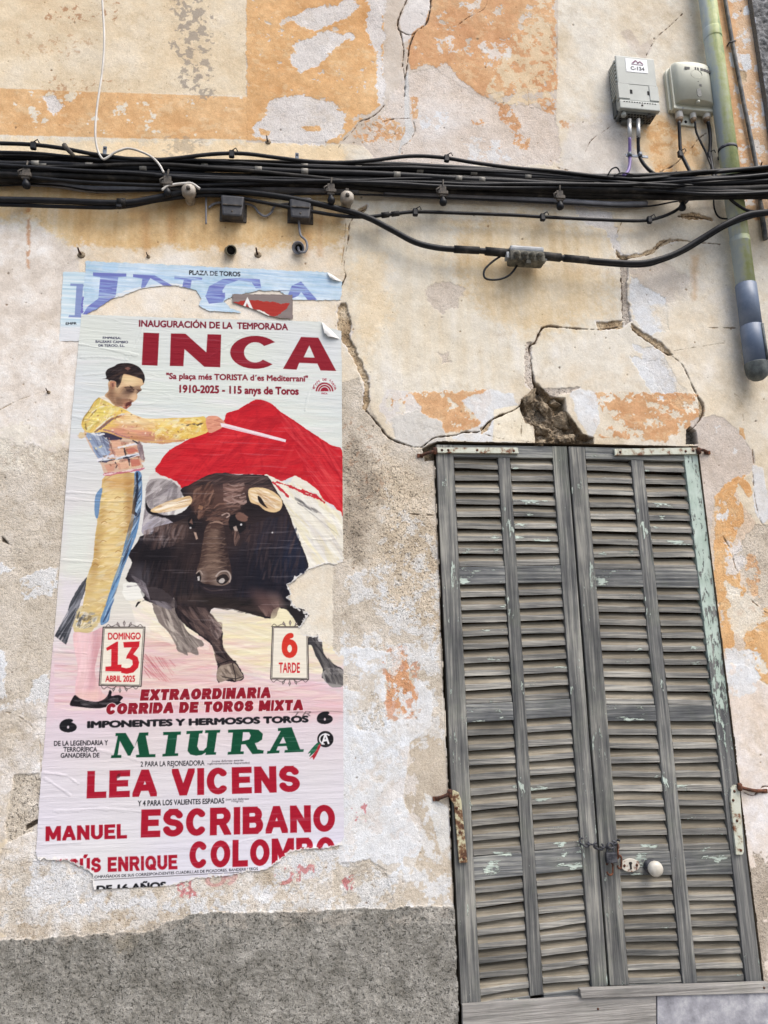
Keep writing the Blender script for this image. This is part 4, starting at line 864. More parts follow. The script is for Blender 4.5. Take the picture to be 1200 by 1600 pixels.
# face and modelling
g(BU('125,304 200,308 300,285 345,235 365,300 345,345 290,352 240,335 215,318'), (34, 28, 32), 1, edge=.002, cell=.012)
KB = G.cover(sm(BODY))
def so(x, y, rx, ry, an, col, a, k=KB): p_ = BU(f'{x},{y}')[0]; G.soft(p_[0], p_[1], rx/3.529, ry/3.529, an, col, a, k)
for v in ((560, 420, 130, 220, 0, (62, 46, 44), .7), (420, 190, 70, 90, 20, (112, 78, 66), .9), (590, 180, 80, 70, 0, (128, 94, 84), .9), (500, 260, 130, 70, 0, (96, 68, 60), .8), (700, 120, 120, 34, -12, (84, 64, 62), .7), (460, 110, 90, 30, 25, (78, 58, 56), .7), (680, 250, 60, 90, 80, (30, 24, 28), .8), (360, 330, 60, 70, 0, (34, 27, 30), .8),
          (270, 390, 70, 60, 20, (104, 82, 74), .8), (160, 430, 50, 50, 0, (104, 90, 92), .4), (130, 560, 90, 120, 0, (22, 19, 24), .8), (180, 560, 90, 110, 0, (26, 22, 28), .8), (330, 520, 60, 130, 0, (58, 44, 44), .6), (800, 420, 120, 130, 0, (64, 50, 52), .7), (900, 560, 80, 150, 20, (30, 38, 62), .7), (720, 620, 170, 130, 0, (24, 24, 36), .75), (430, 800, 150, 70, 0, (54, 44, 42), .6), (300, 700, 90, 70, -30, (40, 36, 40), .7),
          (80, 640, 70, 50, -40, (104, 98, 104), .7), (760, 780, 80, 40, -40, (112, 84, 80), .85), (820, 770, 50, 26, -50, (150, 122, 114), .6), (330, 760, 60, 20, 5, (92, 74, 68), .6)): so(*v)
FUR = [(24, 20, 24), (58, 46, 46), (78, 60, 56), (40, 34, 42)]
G.strokes(C4('560,150 650,108 760,112 870,112 900,180 800,140 640,140'), [(104, 82, 78), (56, 42, 44), (130, 106, 100), (34, 28, 32)], 70, 40, 3, 14, 122, .6, .35, keep=KB)
G.strokes(C4('585,145 650,125 665,190 640,250 600,270 572,220'), [(136, 98, 82), (92, 62, 54), (160, 122, 104), (66, 46, 42), (112, 80, 68)], 90, 18, 3.4, 55, 126, .75, .5, curve=.4, keep=KB)
G.strokes(C4('692,134 772,130 782,205 740,236 696,214'), [(176, 140, 128), (206, 176, 164), (128, 94, 84), (90, 64, 58), (150, 116, 104)], 90, 20, 3.6, 6, 127, .8, .3, curve=-.8, keep=KB)
G.strokes(C4('625,225 760,215 750,285 640,292'), [(84, 58, 52), (120, 88, 76), (146, 112, 98), (52, 40, 40)], 90, 18, 3.2, 12, 128, .75, .5, curve=.6, keep=KB)
G.strokes(C4('395,310 480,285 560,290 565,330 500,370 420,385 392,350'), [(128, 104, 98), (96, 74, 68), (160, 140, 136), (64, 50, 50), (40, 32, 36)], 70, 22, 4, 78, 123, .65, .25, curve=.4, keep=KB)
G.strokes(C4('780,290 930,250 1000,420 960,520 780,480'), [(70, 54, 56), (92, 74, 74), (34, 30, 40), (40, 46, 68)], 130, 34, 3.4, 80, 124, .5, .2, keep=KB)
G.strokes(C4('380,420 560,420 600,600 520,640 400,560'), FUR, 130, 30, 3.4, 84, 119, .5, .2, keep=KB)
for q, w, col in (('475,260 500,240 540,236', .004, (150, 112, 96)), ('520,300 545,288 560,300 545,312', .005, (206, 178, 164)), ('430,330 470,318 520,324', .004, (120, 88, 76)), ('455,345 490,336 520,345', .004, (186, 152, 132)), ('530,215 580,232 630,222', .004, (190, 156, 144)), ('535,180 590,196 640,180', .004, (206, 178, 168)), ('540,150 590,160 635,148', .0035, (180, 146, 136)), ('580,300 620,290 660,312', .004, (146, 108, 96)), ('378,250 400,236', .003, (96, 66, 56))): G.line(cr(BU(q), 4), w, col, .85, jit=.002, keep=KB)
g(BU('392,244 416,252 410,272 386,264'), (176, 130, 100), .8, edge=.001)
MUZ = BU('432,360 462,345 505,346 528,362 536,410 545,470 556,540 570,600 568,650 552,680 510,690 455,684 405,670 380,640 380,605 398,540 412,450')
art(MUZ, (80, 60, 54), 1, edge=.0015, cell=.01, lab=2); KM = G.cover(sm(MUZ))
for v in ((468, 470, 30, 120, 4, (140, 112, 95), .75), (460, 590, 46, 56, 0, (150, 124, 108), .7), (470, 365, 60, 30, 0, (84, 60, 54), .8), (548, 480, 34, 160, 4, (56, 42, 42), .9), (400, 540, 16, 110, -4, (78, 58, 52), .7), (520, 655, 46, 36, 0, (190, 170, 156), .8), (400, 640, 26, 36, 0, (170, 150, 138), .7), (480, 400, 26, 20, 0, (168, 140, 122), .5)): so(*v, KM)
G.strokes(MUZ, [(140, 114, 98), (100, 76, 66), (164, 138, 120), (72, 54, 50), (118, 92, 80)], 150, 14, 2.4, 8, 129, .5, .3, curve=-.7, keep=KM)
for k in range(13): yy = 385+k*17; G.line(cr(BU(f'{420-k*2},{yy+8} {455-k},{yy-3} {500},{yy} {530+k},{yy+10}'), 4), .0024, (96, 72, 62) if k % 2 else (176, 148, 128), .38, jit=.003, keep=KM)
g(BU('376,628 392,614 404,640 398,668 384,668'), (34, 27, 28)); g(BU('382,640 394,636 396,660 386,662'), (224, 216, 210)); G.line(cr(BU('378,620 396,606 410,625'), 4), .004, (198, 178, 164), .8)
g(BU('486,652 502,634 536,626 556,646 548,668 520,684 494,674'), (44, 35, 35), edge=.0015); g(BU('500,664 512,650 526,648 534,660 524,674 508,674'), (206, 196, 188)); G.line(cr(BU('486,636 510,612 548,610 566,640 560,668'), 4), .005, (206, 188, 176), .85)
g(BU('385,680 440,694 510,700 562,680 556,716 500,734 430,724'), (50, 42, 48), 1, edge=.002); G.line(cr(BU('420,700 460,716 520,712'), 4), .004, (92, 76, 76), .7)
g(BU('330,330 352,312 372,344 366,372 340,362'), (28, 24, 28), 1, edge=.0015); g(BU('362,392 376,396 386,430 376,436'), (196, 166, 148)); g(BU('338,340 352,318 358,352'), (150, 112, 96), .8)
g(BU('566,300 610,292 640,330 650,372 620,400 580,392 556,350'), (30, 26, 30), 1, edge=.003); g(BU('592,296 634,296 660,322 640,336 606,326'), (140, 102, 88), .9, edge=.002); g(BU('580,366 596,360 606,386 592,398'), (206, 184, 170), .95, edge=.001)
G.strokes(BU('570,380 610,390 626,470 590,470'), [(120, 88, 76), (160, 126, 112), (60, 46, 46)], 26, 20, 3, 78, 131, .7, .2, keep=KB); G.strokes(BU('640,380 680,380 670,450 640,450'), [(92, 70, 66), (60, 46, 48)], 16, 18, 3, 60, 132, .6, .3, keep=KB)
for x, y, r in ((345, 370, 5.5), (624, 352, 6), (796, 396, 4.5)): g(BU(' '.join(f'{x+r*math.cos(t)},{y+r*math.sin(t)}' for t in (0, 1.05, 2.1, 3.14, 4.2, 5.2))), (230, 226, 224))
G.col *= (1-.14*KB)[..., None]
# horns
g(C4('403,192 408,212 424,232 470,252 510,250 505,262 450,256 416,246 402,224'), (26, 22, 26), 1)
g(C4('420,236 440,220 480,203 530,188 566,180 577,192 573,208 556,220 516,233 470,242 440,243'), (222, 190, 142), 1, edge=.001)
G.strokes(C4('430,232 480,200 570,182 572,210 520,238 450,242'), [(246, 238, 220), (214, 180, 134), (238, 222, 192), (184, 144, 104)], 50, 36, 3, 16, 33, .75, .15)
g(C4('788,160 800,150 840,149 878,162 906,184 916,206 908,232 884,242 850,234 826,214 800,206 790,186'), (220, 190, 144), 1, edge=.001)
G.strokes(C4('792,160 840,152 910,195 905,230 850,230 800,200'), [(246, 238, 220), (204, 166, 122), (238, 220, 188), (184, 142, 100)], 50, 30, 3, -24, 34, .75, .3)
g(C4('822,180 834,186 850,212 860,226 838,214 826,200'), (36, 28, 28), 1); g(C4('800,206 828,216 826,222 796,214'), (40, 30, 32))
# front leg
G.strokes(C4('520,590 640,600 690,690 690,740 760,840 680,860 650,730 540,650'), [(84, 66, 62), (60, 48, 48), (34, 28, 30), (112, 92, 86)], 120, 30, 5, -50, 35, .7, .35)
g(C4('644,640 680,660 686,700 668,720 648,690'), (128, 110, 104), .8, edge=.003, cell=.012)
G.strokes(C4('640,630 690,650 690,720 650,710'), [(160, 142, 136), (60, 48, 48), (100, 82, 78)], 26, 18, 4, -40, 36, .8, .6, curve=.5)
g(C4('676,822 700,812 736,808 756,836 768,860 742,874 720,862 700,872 680,878 668,858'), (146, 130, 116), 1, edge=.001)
G.strokes(C4('676,822 736,808 766,858 680,876'), [(176, 160, 144), (108, 94, 84), (70, 58, 54)], 34, 18, 4, -50, 37, .8, .4)
G.line(C4('728,808 738,850 740,872'), .003, (40, 32, 32)); G.line(C4('672,812 720,796 740,800'), .004, (36, 30, 32), .9)
G.line(C4('690,858 740,866 766,858'), .003, (40, 32, 32), .9)
g(C4('450,590 520,600 505,560 440,520 400,530'), (66, 58, 60), .8, edge=.004, cell=.015); G.strokes(C4('340,470 400,500 420,570 500,580 500,610 420,580'), [(110, 102, 106), (70, 62, 66), (150, 142, 146)], 40, 26, 5, -45, 38, .6, .4)
# bullfighter
LEG = C4('250,105 360,95 366,200 352,300 330,372 300,470 285,500 262,560 245,628 225,655 190,690 160,694 132,684 150,630 165,600 176,540 184,480 205,420 212,340 222,262 212,250 218,210 236,160')
art(LEG, (210, 182, 118), 1, edge=.0015, cell=.01, lab=3)
G.strokes(LEG, [(224, 200, 144), (198, 162, 98), (234, 218, 176), (176, 138, 88), (212, 182, 112), (214, 206, 186), (226, 196, 150)], 420, 16, 4, 15, 40, .7, .5)
g(C4('214,180 240,150 232,200 224,262 212,250'), (110, 142, 176), 1, edge=.001)
g(C4('150,600 185,596 240,640 225,660 190,694 132,690'), (206, 188, 140), .8, edge=.004, cell=.012); G.strokes(C4('140,610 235,620 225,660 140,690'), [(240, 236, 226), (60, 58, 60), (190, 160, 90), (226, 214, 180), (110, 120, 140)], 60, 12, 4, 30, 41, .85, .9)
art(C4('360,95 384,92 390,160 384,240 366,330 340,400 312,470 282,560 268,620 262,650 236,664 234,640 252,590 280,500 306,430 336,330 350,250 362,170'), (96, 134, 172), 1, edge=.001, lab=3)
G.strokes(C4('362,95 388,95 384,240 312,470 262,650 240,655 306,430 350,250'), [(60, 92, 136), (150, 180, 206), (28, 34, 52), (110, 150, 186), (182, 200, 216)], 120, 40, 3.5, 68, 42, .8, .12)
G.line(C4('370,94 372,150 356,240 366,250'), .008, (30, 34, 50), .9, jit=.003)
SK = C4('134,690 190,694 244,672 240,720 224,770 212,830 218,870 240,918 262,935 240,950 190,945 142,930 140,880 150,830 138,770 132,730')
art(SK, (226, 186, 188), 1, edge=.001, lab=3)
G.strokes(SK, [(236, 204, 202), (212, 164, 170), (230, 192, 196), (220, 176, 170)], 80, 40, 6, 85, 43, .6, .2)
art(C4('120,966 124,946 138,926 158,940 200,952 236,946 258,930 266,908 276,914 274,930 300,926 318,936 306,950 314,960 268,968 232,976 190,976 150,970'), (30, 26, 30), 1, edge=.001, lab=3)
G.strokes(C4('124,946 158,944 236,950 300,930 300,955 190,974'), [(70, 64, 68), (16, 14, 18), (110, 104, 106)], 24, 20, 3, 0, 44, .7, .3)
VEST = MA('148,598 200,600 300,604 380,612 440,636 540,660 580,690 604,800 598,826 580,830 592,870 480,898 320,922 280,850 240,780 190,700')
art(VEST, (208, 178, 154), 1, edge=.0012, lab=3)
g(MA('168,606 300,606 340,640 350,720 330,790 268,812 210,710'), (150, 166, 190), 1, edge=.003, cell=.012)
G.strokes(MA('170,610 330,610 350,740 265,805'), [(176, 190, 208), (120, 134, 160), (200, 206, 214), (92, 96, 120)], 40, 34, 7, -55, 45, .7, .3)
g(MA('280,604 380,612 430,640 430,660 350,665 310,640'), (58, 52, 72), 1, edge=.002)
G.strokes(MA('340,660 560,690 580,860 330,905'), [(214, 176, 152), (188, 130, 112), (230, 206, 176), (160, 110, 98), (206, 160, 110)], 70, 18, 7, 10, 46, .75, .5)
for q in ('350,662 420,658 432,712 372,722', '380,735 445,730 452,782 392,790', '470,715 545,705 560,755 480,770', '300,846 370,838 380,890 330,905', '400,838 480,820 490,870 410,885', '500,820 570,800 580,850 505,866'): g(MA(q), (206, 150, 124), .8, edge=.0015)
for q, w in (('255,815 360,780 440,790 560,770', .012), ('410,715 540,690', .008)): G.line(MA(q), w, (222, 218, 222), .95, jit=.003); 
for q, w in (('262,824 380,806 470,792 556,768', .005), ('452,722 460,770', .006), ('486,806 492,850', .004), ('385,830 400,850 390,870', .004), ('520,665 575,700 600,815', .004), ('290,805 320,830', .003)): G.line(MA(q), w, (44, 40, 52), .9, jit=.003)
G.strokes(MA('540,680 590,700 600,820 575,800'), [(150, 130, 130), (110, 92, 100), (190, 176, 176)], 24, 34, 4, 82, 47, .7, .2)
g(MA('300,912 440,895 592,866 590,884 480,905 330,930'), (190, 106, 124), .9, edge=.002, cell=.012)
JAC = MA('262,344 300,350 372,396 430,420 470,440 540,482 620,500 720,500 860,495 1000,488 1056,486 1074,540 1084,596 1000,634 880,664 760,680 660,680 560,668 480,652 420,640 360,616 300,600 240,606 172,604 136,566 134,520 152,490 190,440 226,376')
art(JAC, (226, 192, 104), 1, edge=.001, lab=3)
G.strokes(MA('262,344 430,420 330,520 180,604 136,560 150,490'), [(222, 204, 110), (208, 188, 92), (236, 224, 160), (190, 158, 88), (240, 234, 206), (214, 178, 120)], 150, 14, 4, 50, 48, .7, .6)
G.strokes(MA('340,540 470,450 620,505 860,500 850,560 640,600 480,600'), [(236, 208, 150), (226, 178, 120), (240, 220, 176), (230, 200, 170), (210, 160, 110)], 110, 30, 6, -8, 49, .65, .5)
G.strokes(MA('330,560 480,580 860,600 860,666 640,676 400,630'), [(214, 150, 116), (206, 144, 130), (226, 176, 130), (196, 150, 90)], 70, 36, 6, -6, 50, .7, .3)
G.strokes(MA('680,505 1060,492 1080,590 880,660 680,670'), [(234, 202, 96), (222, 178, 80), (240, 222, 150), (236, 226, 190), (206, 150, 70)], 150, 18, 6, 20, 51, .7, .9)
for q in ('880,545 920,552 960,540 1000,550 1050,530', '300,400 400,404 450,410'): G.line(MA(q), .003, (60, 50, 50) if '880' in q else (160, 110, 80), .8, jit=.004)
G.line(MA('450,470 400,490 350,505 300,540 250,590'), .005, (150, 96, 70), .8, jit=.004); G.line(MA('262,344 226,376 190,440 150,495 136,560 160,595'), .003, (150, 120, 60), .7, jit=.002)
G.line(MA('560,672 660,684 780,682 900,662'), .004, (190, 130, 90), .8, jit=.003)
g(MA('100,628 130,600 165,606 150,640 120,655'), (214, 180, 120), .6, edge=.005, cell=.01)
g(MA('262,340 300,330 380,390 372,402'), (232, 222, 206))
FACE = MA('330,240 345,215 395,218 440,165 520,160 595,200 600,240 574,262 584,286 566,300 548,318 548,350 520,376 502,380 506,400 480,420 466,432 430,412 372,394 340,360 305,328 335,290')
art(FACE, (196, 160, 122), 1, edge=.0006, lab=3)
G.strokes(FACE, [(212, 178, 140), (182, 142, 106), (200, 166, 130), (222, 192, 154)], 60, 18, 5, 50, 52, .6, .6)
g(MA('445,172 580,205 585,250 520,262 450,235 430,210'), (216, 184, 140), .9, edge=.002)
g(MA('458,266 500,264 524,282 518,302 492,308 474,296'), (104, 78, 64), .75, edge=.0015, cell=.01); g(MA('470,282 500,278 512,286 496,294'), (44, 32, 30), .9); g(MA('540,280 582,284 560,300'), (80, 58, 50), .9); g(MA('490,250 530,268 500,272'), (60, 44, 40), .9)
g(MA('520,300 548,320 546,350 515,374 490,352'), (206, 164, 124), .95, edge=.001); g(MA('492,352 520,376 500,380 484,362'), (120, 78, 66), .8)
g(MA('455,384 500,376 506,398 482,412 460,410'), (120, 70, 60), .8, edge=.001); g(MA('470,392 502,386 500,392 474,400'), (50, 28, 28)); g(MA('456,408 480,414 466,432 440,420'), (188, 112, 88), .9)
g(MA('395,330 420,350 470,352 480,366 440,380 440,410 400,390'), (140, 110, 86), .7, edge=.003, cell=.01); g(MA('350,290 370,300 365,330 385,385 350,368 320,330'), (120, 88, 66), .55, edge=.003, cell=.01)
g(MA('345,228 378,220 390,245 384,272 370,290 350,280'), (190, 138, 108), 1); g(MA('356,238 376,234 378,262 364,272'), (140, 92, 74), .9)
HAIR = MA('288,202 318,196 312,160 330,128 376,108 410,88 480,84 530,96 572,122 600,165 608,205 596,236 586,208 560,196 500,176 448,166 434,210 424,240 404,268 392,262 390,226 350,214 340,222 326,206')
art(HAIR, (34, 26, 28), 1, edge=.0006, lab=3)
G.strokes(HAIR, [(58, 44, 42), (20, 16, 20), (76, 56, 48)], 40, 34, 3, 20, 53, .6, .4, curve=.5); g(MA('454,122 480,114 500,126 478,140'), (140, 96, 84), .8, edge=.001)
HAND = pts('322,653 337,650 346,655 352,662 347,668 340,672 326,676'); art(HAND, (216, 150, 122), 1, edge=.0005, lab=3)
G.strokes(HAND, [(226, 170, 140), (190, 118, 96), (206, 136, 110)], 14, 10, 3, 10, 54, .7, .4); G.line(pts('335,657 347,660'), .002, (150, 84, 72), .8); G.line(pts('334,664 346,665'), .002, (150, 84, 72), .8)
G.poly(pts('344,661 352,662 410,677 447,687 446,691 400,680 346,667'), (232, 216, 218), 1); G.line(pts('350,666 420,684'), .002, (196, 140, 150), .8)
KL, KJ, KS, KF, KV = (G.cover(sm(q)) for q in (LEG, JAC, SK, FACE, VEST))
def s4(x, y, rx, ry, an, col, a, k): p_ = C4(f'{x},{y}')[0]; G.soft(p_[0], p_[1], rx/2.4, ry/2.4, an, col, a, k)
def sM(x, y, rx, ry, an, col, a, k): p_ = MA(f'{x},{y}')[0]; G.soft(p_[0], p_[1], rx/4.8, ry/4.8, an, col, a, k)
for v in ((345, 240, 16, 180, 6, (160, 118, 66), .6), (215, 420, 14, 160, -4, (170, 130, 74), .5), (285, 200, 30, 70, 4, (238, 214, 160), .55), (270, 400, 30, 90, 8, (232, 206, 146), .5), (300, 130, 50, 24, 0, (196, 140, 84), .5), (210, 560, 30, 60, 10, (226, 204, 150), .5)): s4(*v, KL)
for v in ((560, 650, 260, 22, -2, (176, 116, 92), .6), (420, 590, 110, 40, 10, (206, 140, 124), .5), (300, 450, 90, 60, 40, (232, 212, 112), .4), (700, 530, 200, 20, -4, (242, 224, 170), .5)): sM(*v, KJ)
for v in ((215, 790, 14, 110, -4, (200, 146, 150), .7), (165, 780, 22, 110, 2, (238, 206, 204), .6), (190, 930, 50, 16, 0, (232, 196, 180), .6)): s4(*v, KS)
for v in ((380, 330, 40, 60, 30, (140, 104, 80), .55), (500, 220, 50, 30, 10, (226, 196, 152), .6), (430, 340, 40, 30, 0, (150, 118, 92), .5), (545, 270, 30, 16, 20, (92, 68, 58), .5)): sM(*v, KF)
for k in range(26):
    r_ = random.Random(k+50); x, y = r_.uniform(200, 350), r_.uniform(140, 620); x -= (y-140)*.12
    G.line(cr(C4(f'{x-10},{y+4} {x},{y-3} {x+12},{y+2}'), 3), .0025, r_.choice(((150, 108, 60), (244, 226, 180), (186, 140, 84))), .7, keep=KL)
rr = random.Random(77)
for km, (x0, x1, y0, y1), n_ in ((KJ, (150, 1080, 350, 680), 150), (KV, (150, 600, 600, 900), 70)):
    for k in range(n_):                                  # gold thread and sequins
        x, y = rr.uniform(x0, x1), rr.uniform(y0, y1); p_ = MA(f'{x},{y}')[0]
        G.soft(p_[0], p_[1], rr.uniform(.8, 2.2), rr.uniform(.6, 1.2), rr.uniform(0, 180), rr.choice(((246, 238, 214), (244, 226, 150), (160, 112, 70), (206, 140, 120), (120, 92, 70))), .75, km)
def MN(s): return pts(s, 120, 555, 7.81)
def sN(x, y, rx, ry, an, col, a, k): p_ = MN(f'{x},{y}')[0]; G.soft(p_[0], p_[1], rx/7.81, ry/7.81, an, col, a, k)
for v in ((640, 300, 90, 40, -10, (230, 206, 158), .7), (640, 450, 80, 46, -15, (98, 74, 62), .8), (600, 500, 60, 40, 0, (140, 110, 90), .6), (770, 445, 34, 26, 0, (86, 62, 54), .75), (690, 520, 34, 50, 10, (222, 188, 150), .7), (580, 590, 60, 50, 0, (168, 106, 86), .6), (510, 560, 34, 40, 0, (112, 82, 64), .6), (430, 470, 24, 70, 10, (140, 106, 82), .5), (470, 420, 40, 50, 0, (206, 178, 140), .5)): sN(*v, KF)
G.line(MN('585,395 625,388 665,400 700,425'), .003, (52, 36, 34), .8, keep=KF); G.line(MN('610,432 650,440 690,455'), .0025, (50, 34, 32), .75, keep=KF); G.line(MN('735,470 790,425'), .003, (60, 42, 38), .7, keep=KF)
g(MN('598,600 625,575 660,566 676,572 655,600 625,640 600,650'), (84, 42, 40), .9); g(MN('605,632 635,612 640,630 612,655'), (176, 112, 96), .85); G.line(MN('650,545 690,560'), .0025, (96, 62, 54), .8, keep=KF)
g(MN('408,330 440,315 468,335 462,385 440,420 415,390'), (176, 124, 98), .8); g(MN('425,345 450,340 450,385 432,390'), (110, 68, 58), .8)
for q, w, col in (('215,920 290,860 360,800 430,752 500,735 575,722', .0045, (232, 224, 206)), ('225,935 310,880 390,815 440,775', .006, (120, 92, 96)), ('190,700 270,640 350,622 460,615', .003, (236, 222, 190)), ('120,905 105,850 150,770 240,670', .002, (130, 104, 60)), ('330,910 420,930 520,975 640,1010', .004, (150, 104, 116)), ('180,960 260,975 330,962', .004, (236, 236, 236)),
                  ('510,1132 600,1118 700,1092', .004, (230, 228, 226)), ('265,1290 350,1275 450,1272 560,1245 745,1205', .0045, (214, 220, 226)), ('300,1310 400,1292', .003, (70, 72, 96)), ('400,1060 440,1180 470,1250', .002, (120, 84, 80)), ('340,1460 500,1430 780,1380', .002, (240, 226, 220)), ('760,1060 800,1150 820,1270', .005, (128, 108, 112))): G.line(cr(MN(q), 4), w, col, .85, jit=.003, cell=.012)
for q in ('600,1150 690,1130 740,1165 640,1200', '410,1060 530,1030 550,1110 440,1130', '460,1160 560,1145 590,1220 480,1245', '650,1280 760,1255 780,1340 670,1360', '520,1310 620,1290 650,1360 540,1400'): g(MN(q), (186, 104, 88) if q[0] == '6' else (222, 178, 148), .75, edge=.003, cell=.012)
for v in ((480, 300, 36, 14, 20, (70, 50, 44), .3), (420, 385, 60, 20, 25, (128, 96, 74), .6), (360, 300, 24, 50, 20, (120, 86, 66), .45), (535, 330, 16, 26, 10, (222, 186, 148), .6), (470, 240, 50, 14, 12, (232, 204, 162), .6)): sM(*v, KF)
# dated panels
def panel(q, crown, foot):
    g(C4(q), (232, 224, 206), 1, lab=4); p = C4(q); n = len(p); cx = sum(a for a, b in p)/n; cy = sum(b for a, b in p)/n
    for sc, w in ((1, .0036), (.93, .002)):
        r = [(cx+(a-cx)*sc, cy+(b-cy)*(1-(1-sc)*.6)) for a, b in p]; G.line(r+[r[0]], w, (52, 44, 44), .9)
    for (x, y), sg in ((crown, 1), (foot, -1)):
        for dx, L in ((0, 26), (-16, 20), (16, 20)):
            g(C4(f'{x+dx},{y} {x+dx*1.5-5},{y-sg*L*.6} {x+dx*1.6},{y-sg*L} {x+dx*1.5+5},{y-sg*L*.6}'), (60, 52, 50), .85); g(C4(f'{x+dx*1.2},{y-sg*4} {x+dx*1.5-2},{y-sg*L*.6} {x+dx*1.6},{y-sg*L*.8} {x+dx*1.5+2},{y-sg*L*.6}'), (226, 210, 206), .8)
        for d in (-1, 1): G.line(cr(C4(f'{x+d*14},{y} {x+d*30},{y-sg*9} {x+d*48},{y-sg*2} {x+d*60},{y-sg*10} {x+d*70},{y}'), 4), .0022, (60, 52, 50), .8)
panel('243,672 400,672 385,894 228,890', (322, 672), (306, 894)); panel('878,670 1010,670 1013,868 871,866', (944, 670), (942, 868))
RD, DR, DK2 = (196, 34, 44), (140, 24, 40), (26, 26, 30)
lb = [10]
def T(body, a, b, h, c, bold=.0, **k):
    G.text(body, a, b, h, c, bold, lab=lb[0], **k); lb[0] += 1
def K(body, a, b, h, c, t=.2, **k):
    G.block(body, a, b, h, c, t, lab=lb[0], **k); lb[0] += 1
def c3(x, y): return (60+x/2.4, 400+y/2.4)
def c4(x, y): return (60+x/2.4, 700+y/2.4)
def c5(x, y): return (40+x/2.308, 1060+y/2.308)
T('DOMINGO', c4(262, 718), c4(383, 717), 10, RD, .025); 
for q in ('395,315 495,255 508,255 505,470 540,470 540,535 388,532 390,490 442,486 444,325 402,342', '555,260 710,252 705,300 650,375 690,400 705,450 695,500 650,545 590,558 535,548 540,495 585,505 620,498 645,470 640,430 610,415 582,415 588,390 635,310 562,312'): G.poly(pts(q, 100, 960, 6), RD, 1, lab=lb[0]); lb[0] += 1
T('ABRIL 2025', c4(252, 876), c4(362, 876), 9, RD, .03)
K('6', c4(912, 788), c4(972, 788), 39.5, (206, 52, 40), .22); T('TARDE', c4(902, 842), c4(980, 842), 15, RD, .02)
T('INAUGURACIÓN DE LA  TEMPORADA', c3(378, 265), c3(935, 278), 9.6, (120, 26, 46), .03)
def glyph(poly_list, c):
    for s_ in poly_list: G.poly(s_, c, 1, lab=lb[0])
INK = (138, 24, 40)
glyph([C3('394,288 453,290 447,412 388,410')], INK); lb[0] += 1
glyph([C3('497,291 552,292 630,362 634,294 686,295 682,418 622,416 548,350 544,414 493,413')], INK); lb[0] += 1
# C as a thick open ring
cc = c3(813, 362); ro = (94/2.4, 62/2.4); ri = (42/2.4, 38/2.4); arc = [math.radians(a) for a in range(38, 323, 12)]
glyph([[(cc[0]+ro[0]*math.cos(a), cc[1]-ro[1]*math.sin(a)) for a in arc]+[(cc[0]+ri[0]*math.cos(a), cc[1]-ri[1]*math.sin(a)) for a in arc[::-1]]], INK); lb[0] += 1
glyph([C3('917,424 985,304 1050,307 1117,432 1058,430 1046,404 978,401 968,427')], INK); BGc = tuple(G.col[G.H-200, 200])
sl_, mk = G.mask(C3('995,380 1016,336 1036,382')); G.blend(sl_, mk, (214, 217, 211)); G.lab[sl_][mk > .5] = 0; lb[0] += 1
T('EMPRESA:', c3(242, 311), c3(310, 313), 3.4, (30, 30, 60), .02); T('BALEARS CAMBIO', c3(215, 326), c3(336, 328), 3.6, (30, 30, 60), .02); T('DE TERCIO, S.L.', c3(226, 340), c3(324, 341), 3.4, (30, 30, 60), .02)
T('"Sa plaça més TORISTA d´es Mediterrani"', c3(480, 461), c3(1010, 471), 8.6, (128, 26, 44), .03); T('1910-2025 - 115 anys de Toros', c3(530, 512), c3(975, 520), 11, (128, 26, 44), .035)
lc = c3(1073, 508)
for r0, r1 in ((14, 11.5), (10.2, 7.8), (6.5, 0.5)):
    a = [math.radians(t) for t in range(0, 181, 15)]
    glyph([[(lc[0]+r0*math.cos(t), lc[1]-r0*math.sin(t)) for t in a]+[(lc[0]+r1*math.cos(t), lc[1]-r1*math.sin(t)) for t in a[::-1]]], (150, 30, 50))
lb[0] += 1
for k, ch in enumerate('PLAZA DE TOROS'):
    t = math.radians(170-k*12.3); 
    if ch != ' ': x, y = lc[0]+17*math.cos(t), lc[1]-1-17*math.sin(t); G.text(ch, (x-1.4, y+1.2+1.0*math.cos(t)), (x+1.4, y+1.2-1.0*math.cos(t)), 3.4, (150, 30, 50), .02)
T('INCA', c3(1062, 518), c3(1084, 519), 2.4, (150, 30, 50), .03)
OUTW = ((240, 228, 226), .0016)
K('EXTRAORDINARIA', c4(380, 948), c4(870, 938), 17.6, DR, .31, gap=.05, shear=.10, outline=OUTW); K('CORRIDA DE TOROS MIXTA', c4(252, 1000), c4(992, 984), 17.4, DR, .31, gap=.05, shear=.08, outline=OUTW)
K('6', c5(122, 195), c5(185, 195), 21.5, DK2, .27); K('6', c5(1050, 166), c5(1108, 164), 20, DK2, .27)
T('IMPONENTES Y HERMOSOS TOROS', c5(225, 178), c5(1018, 157), 9.4, DK2, .05)
T('DE LA LEGENDARIA Y', c5(103, 243), c5(297, 240), 7.4, DK2, .02); T('TERRORÍFICA', c5(137, 264), c5(258, 264), 7, DK2, .02); T('GANADERÍA DE', c5(127, 286), c5(266, 285), 7, DK2, .02)
GR = (14, 74, 50)
def MI(s): return pts(s, 160, 1120, 3.158)
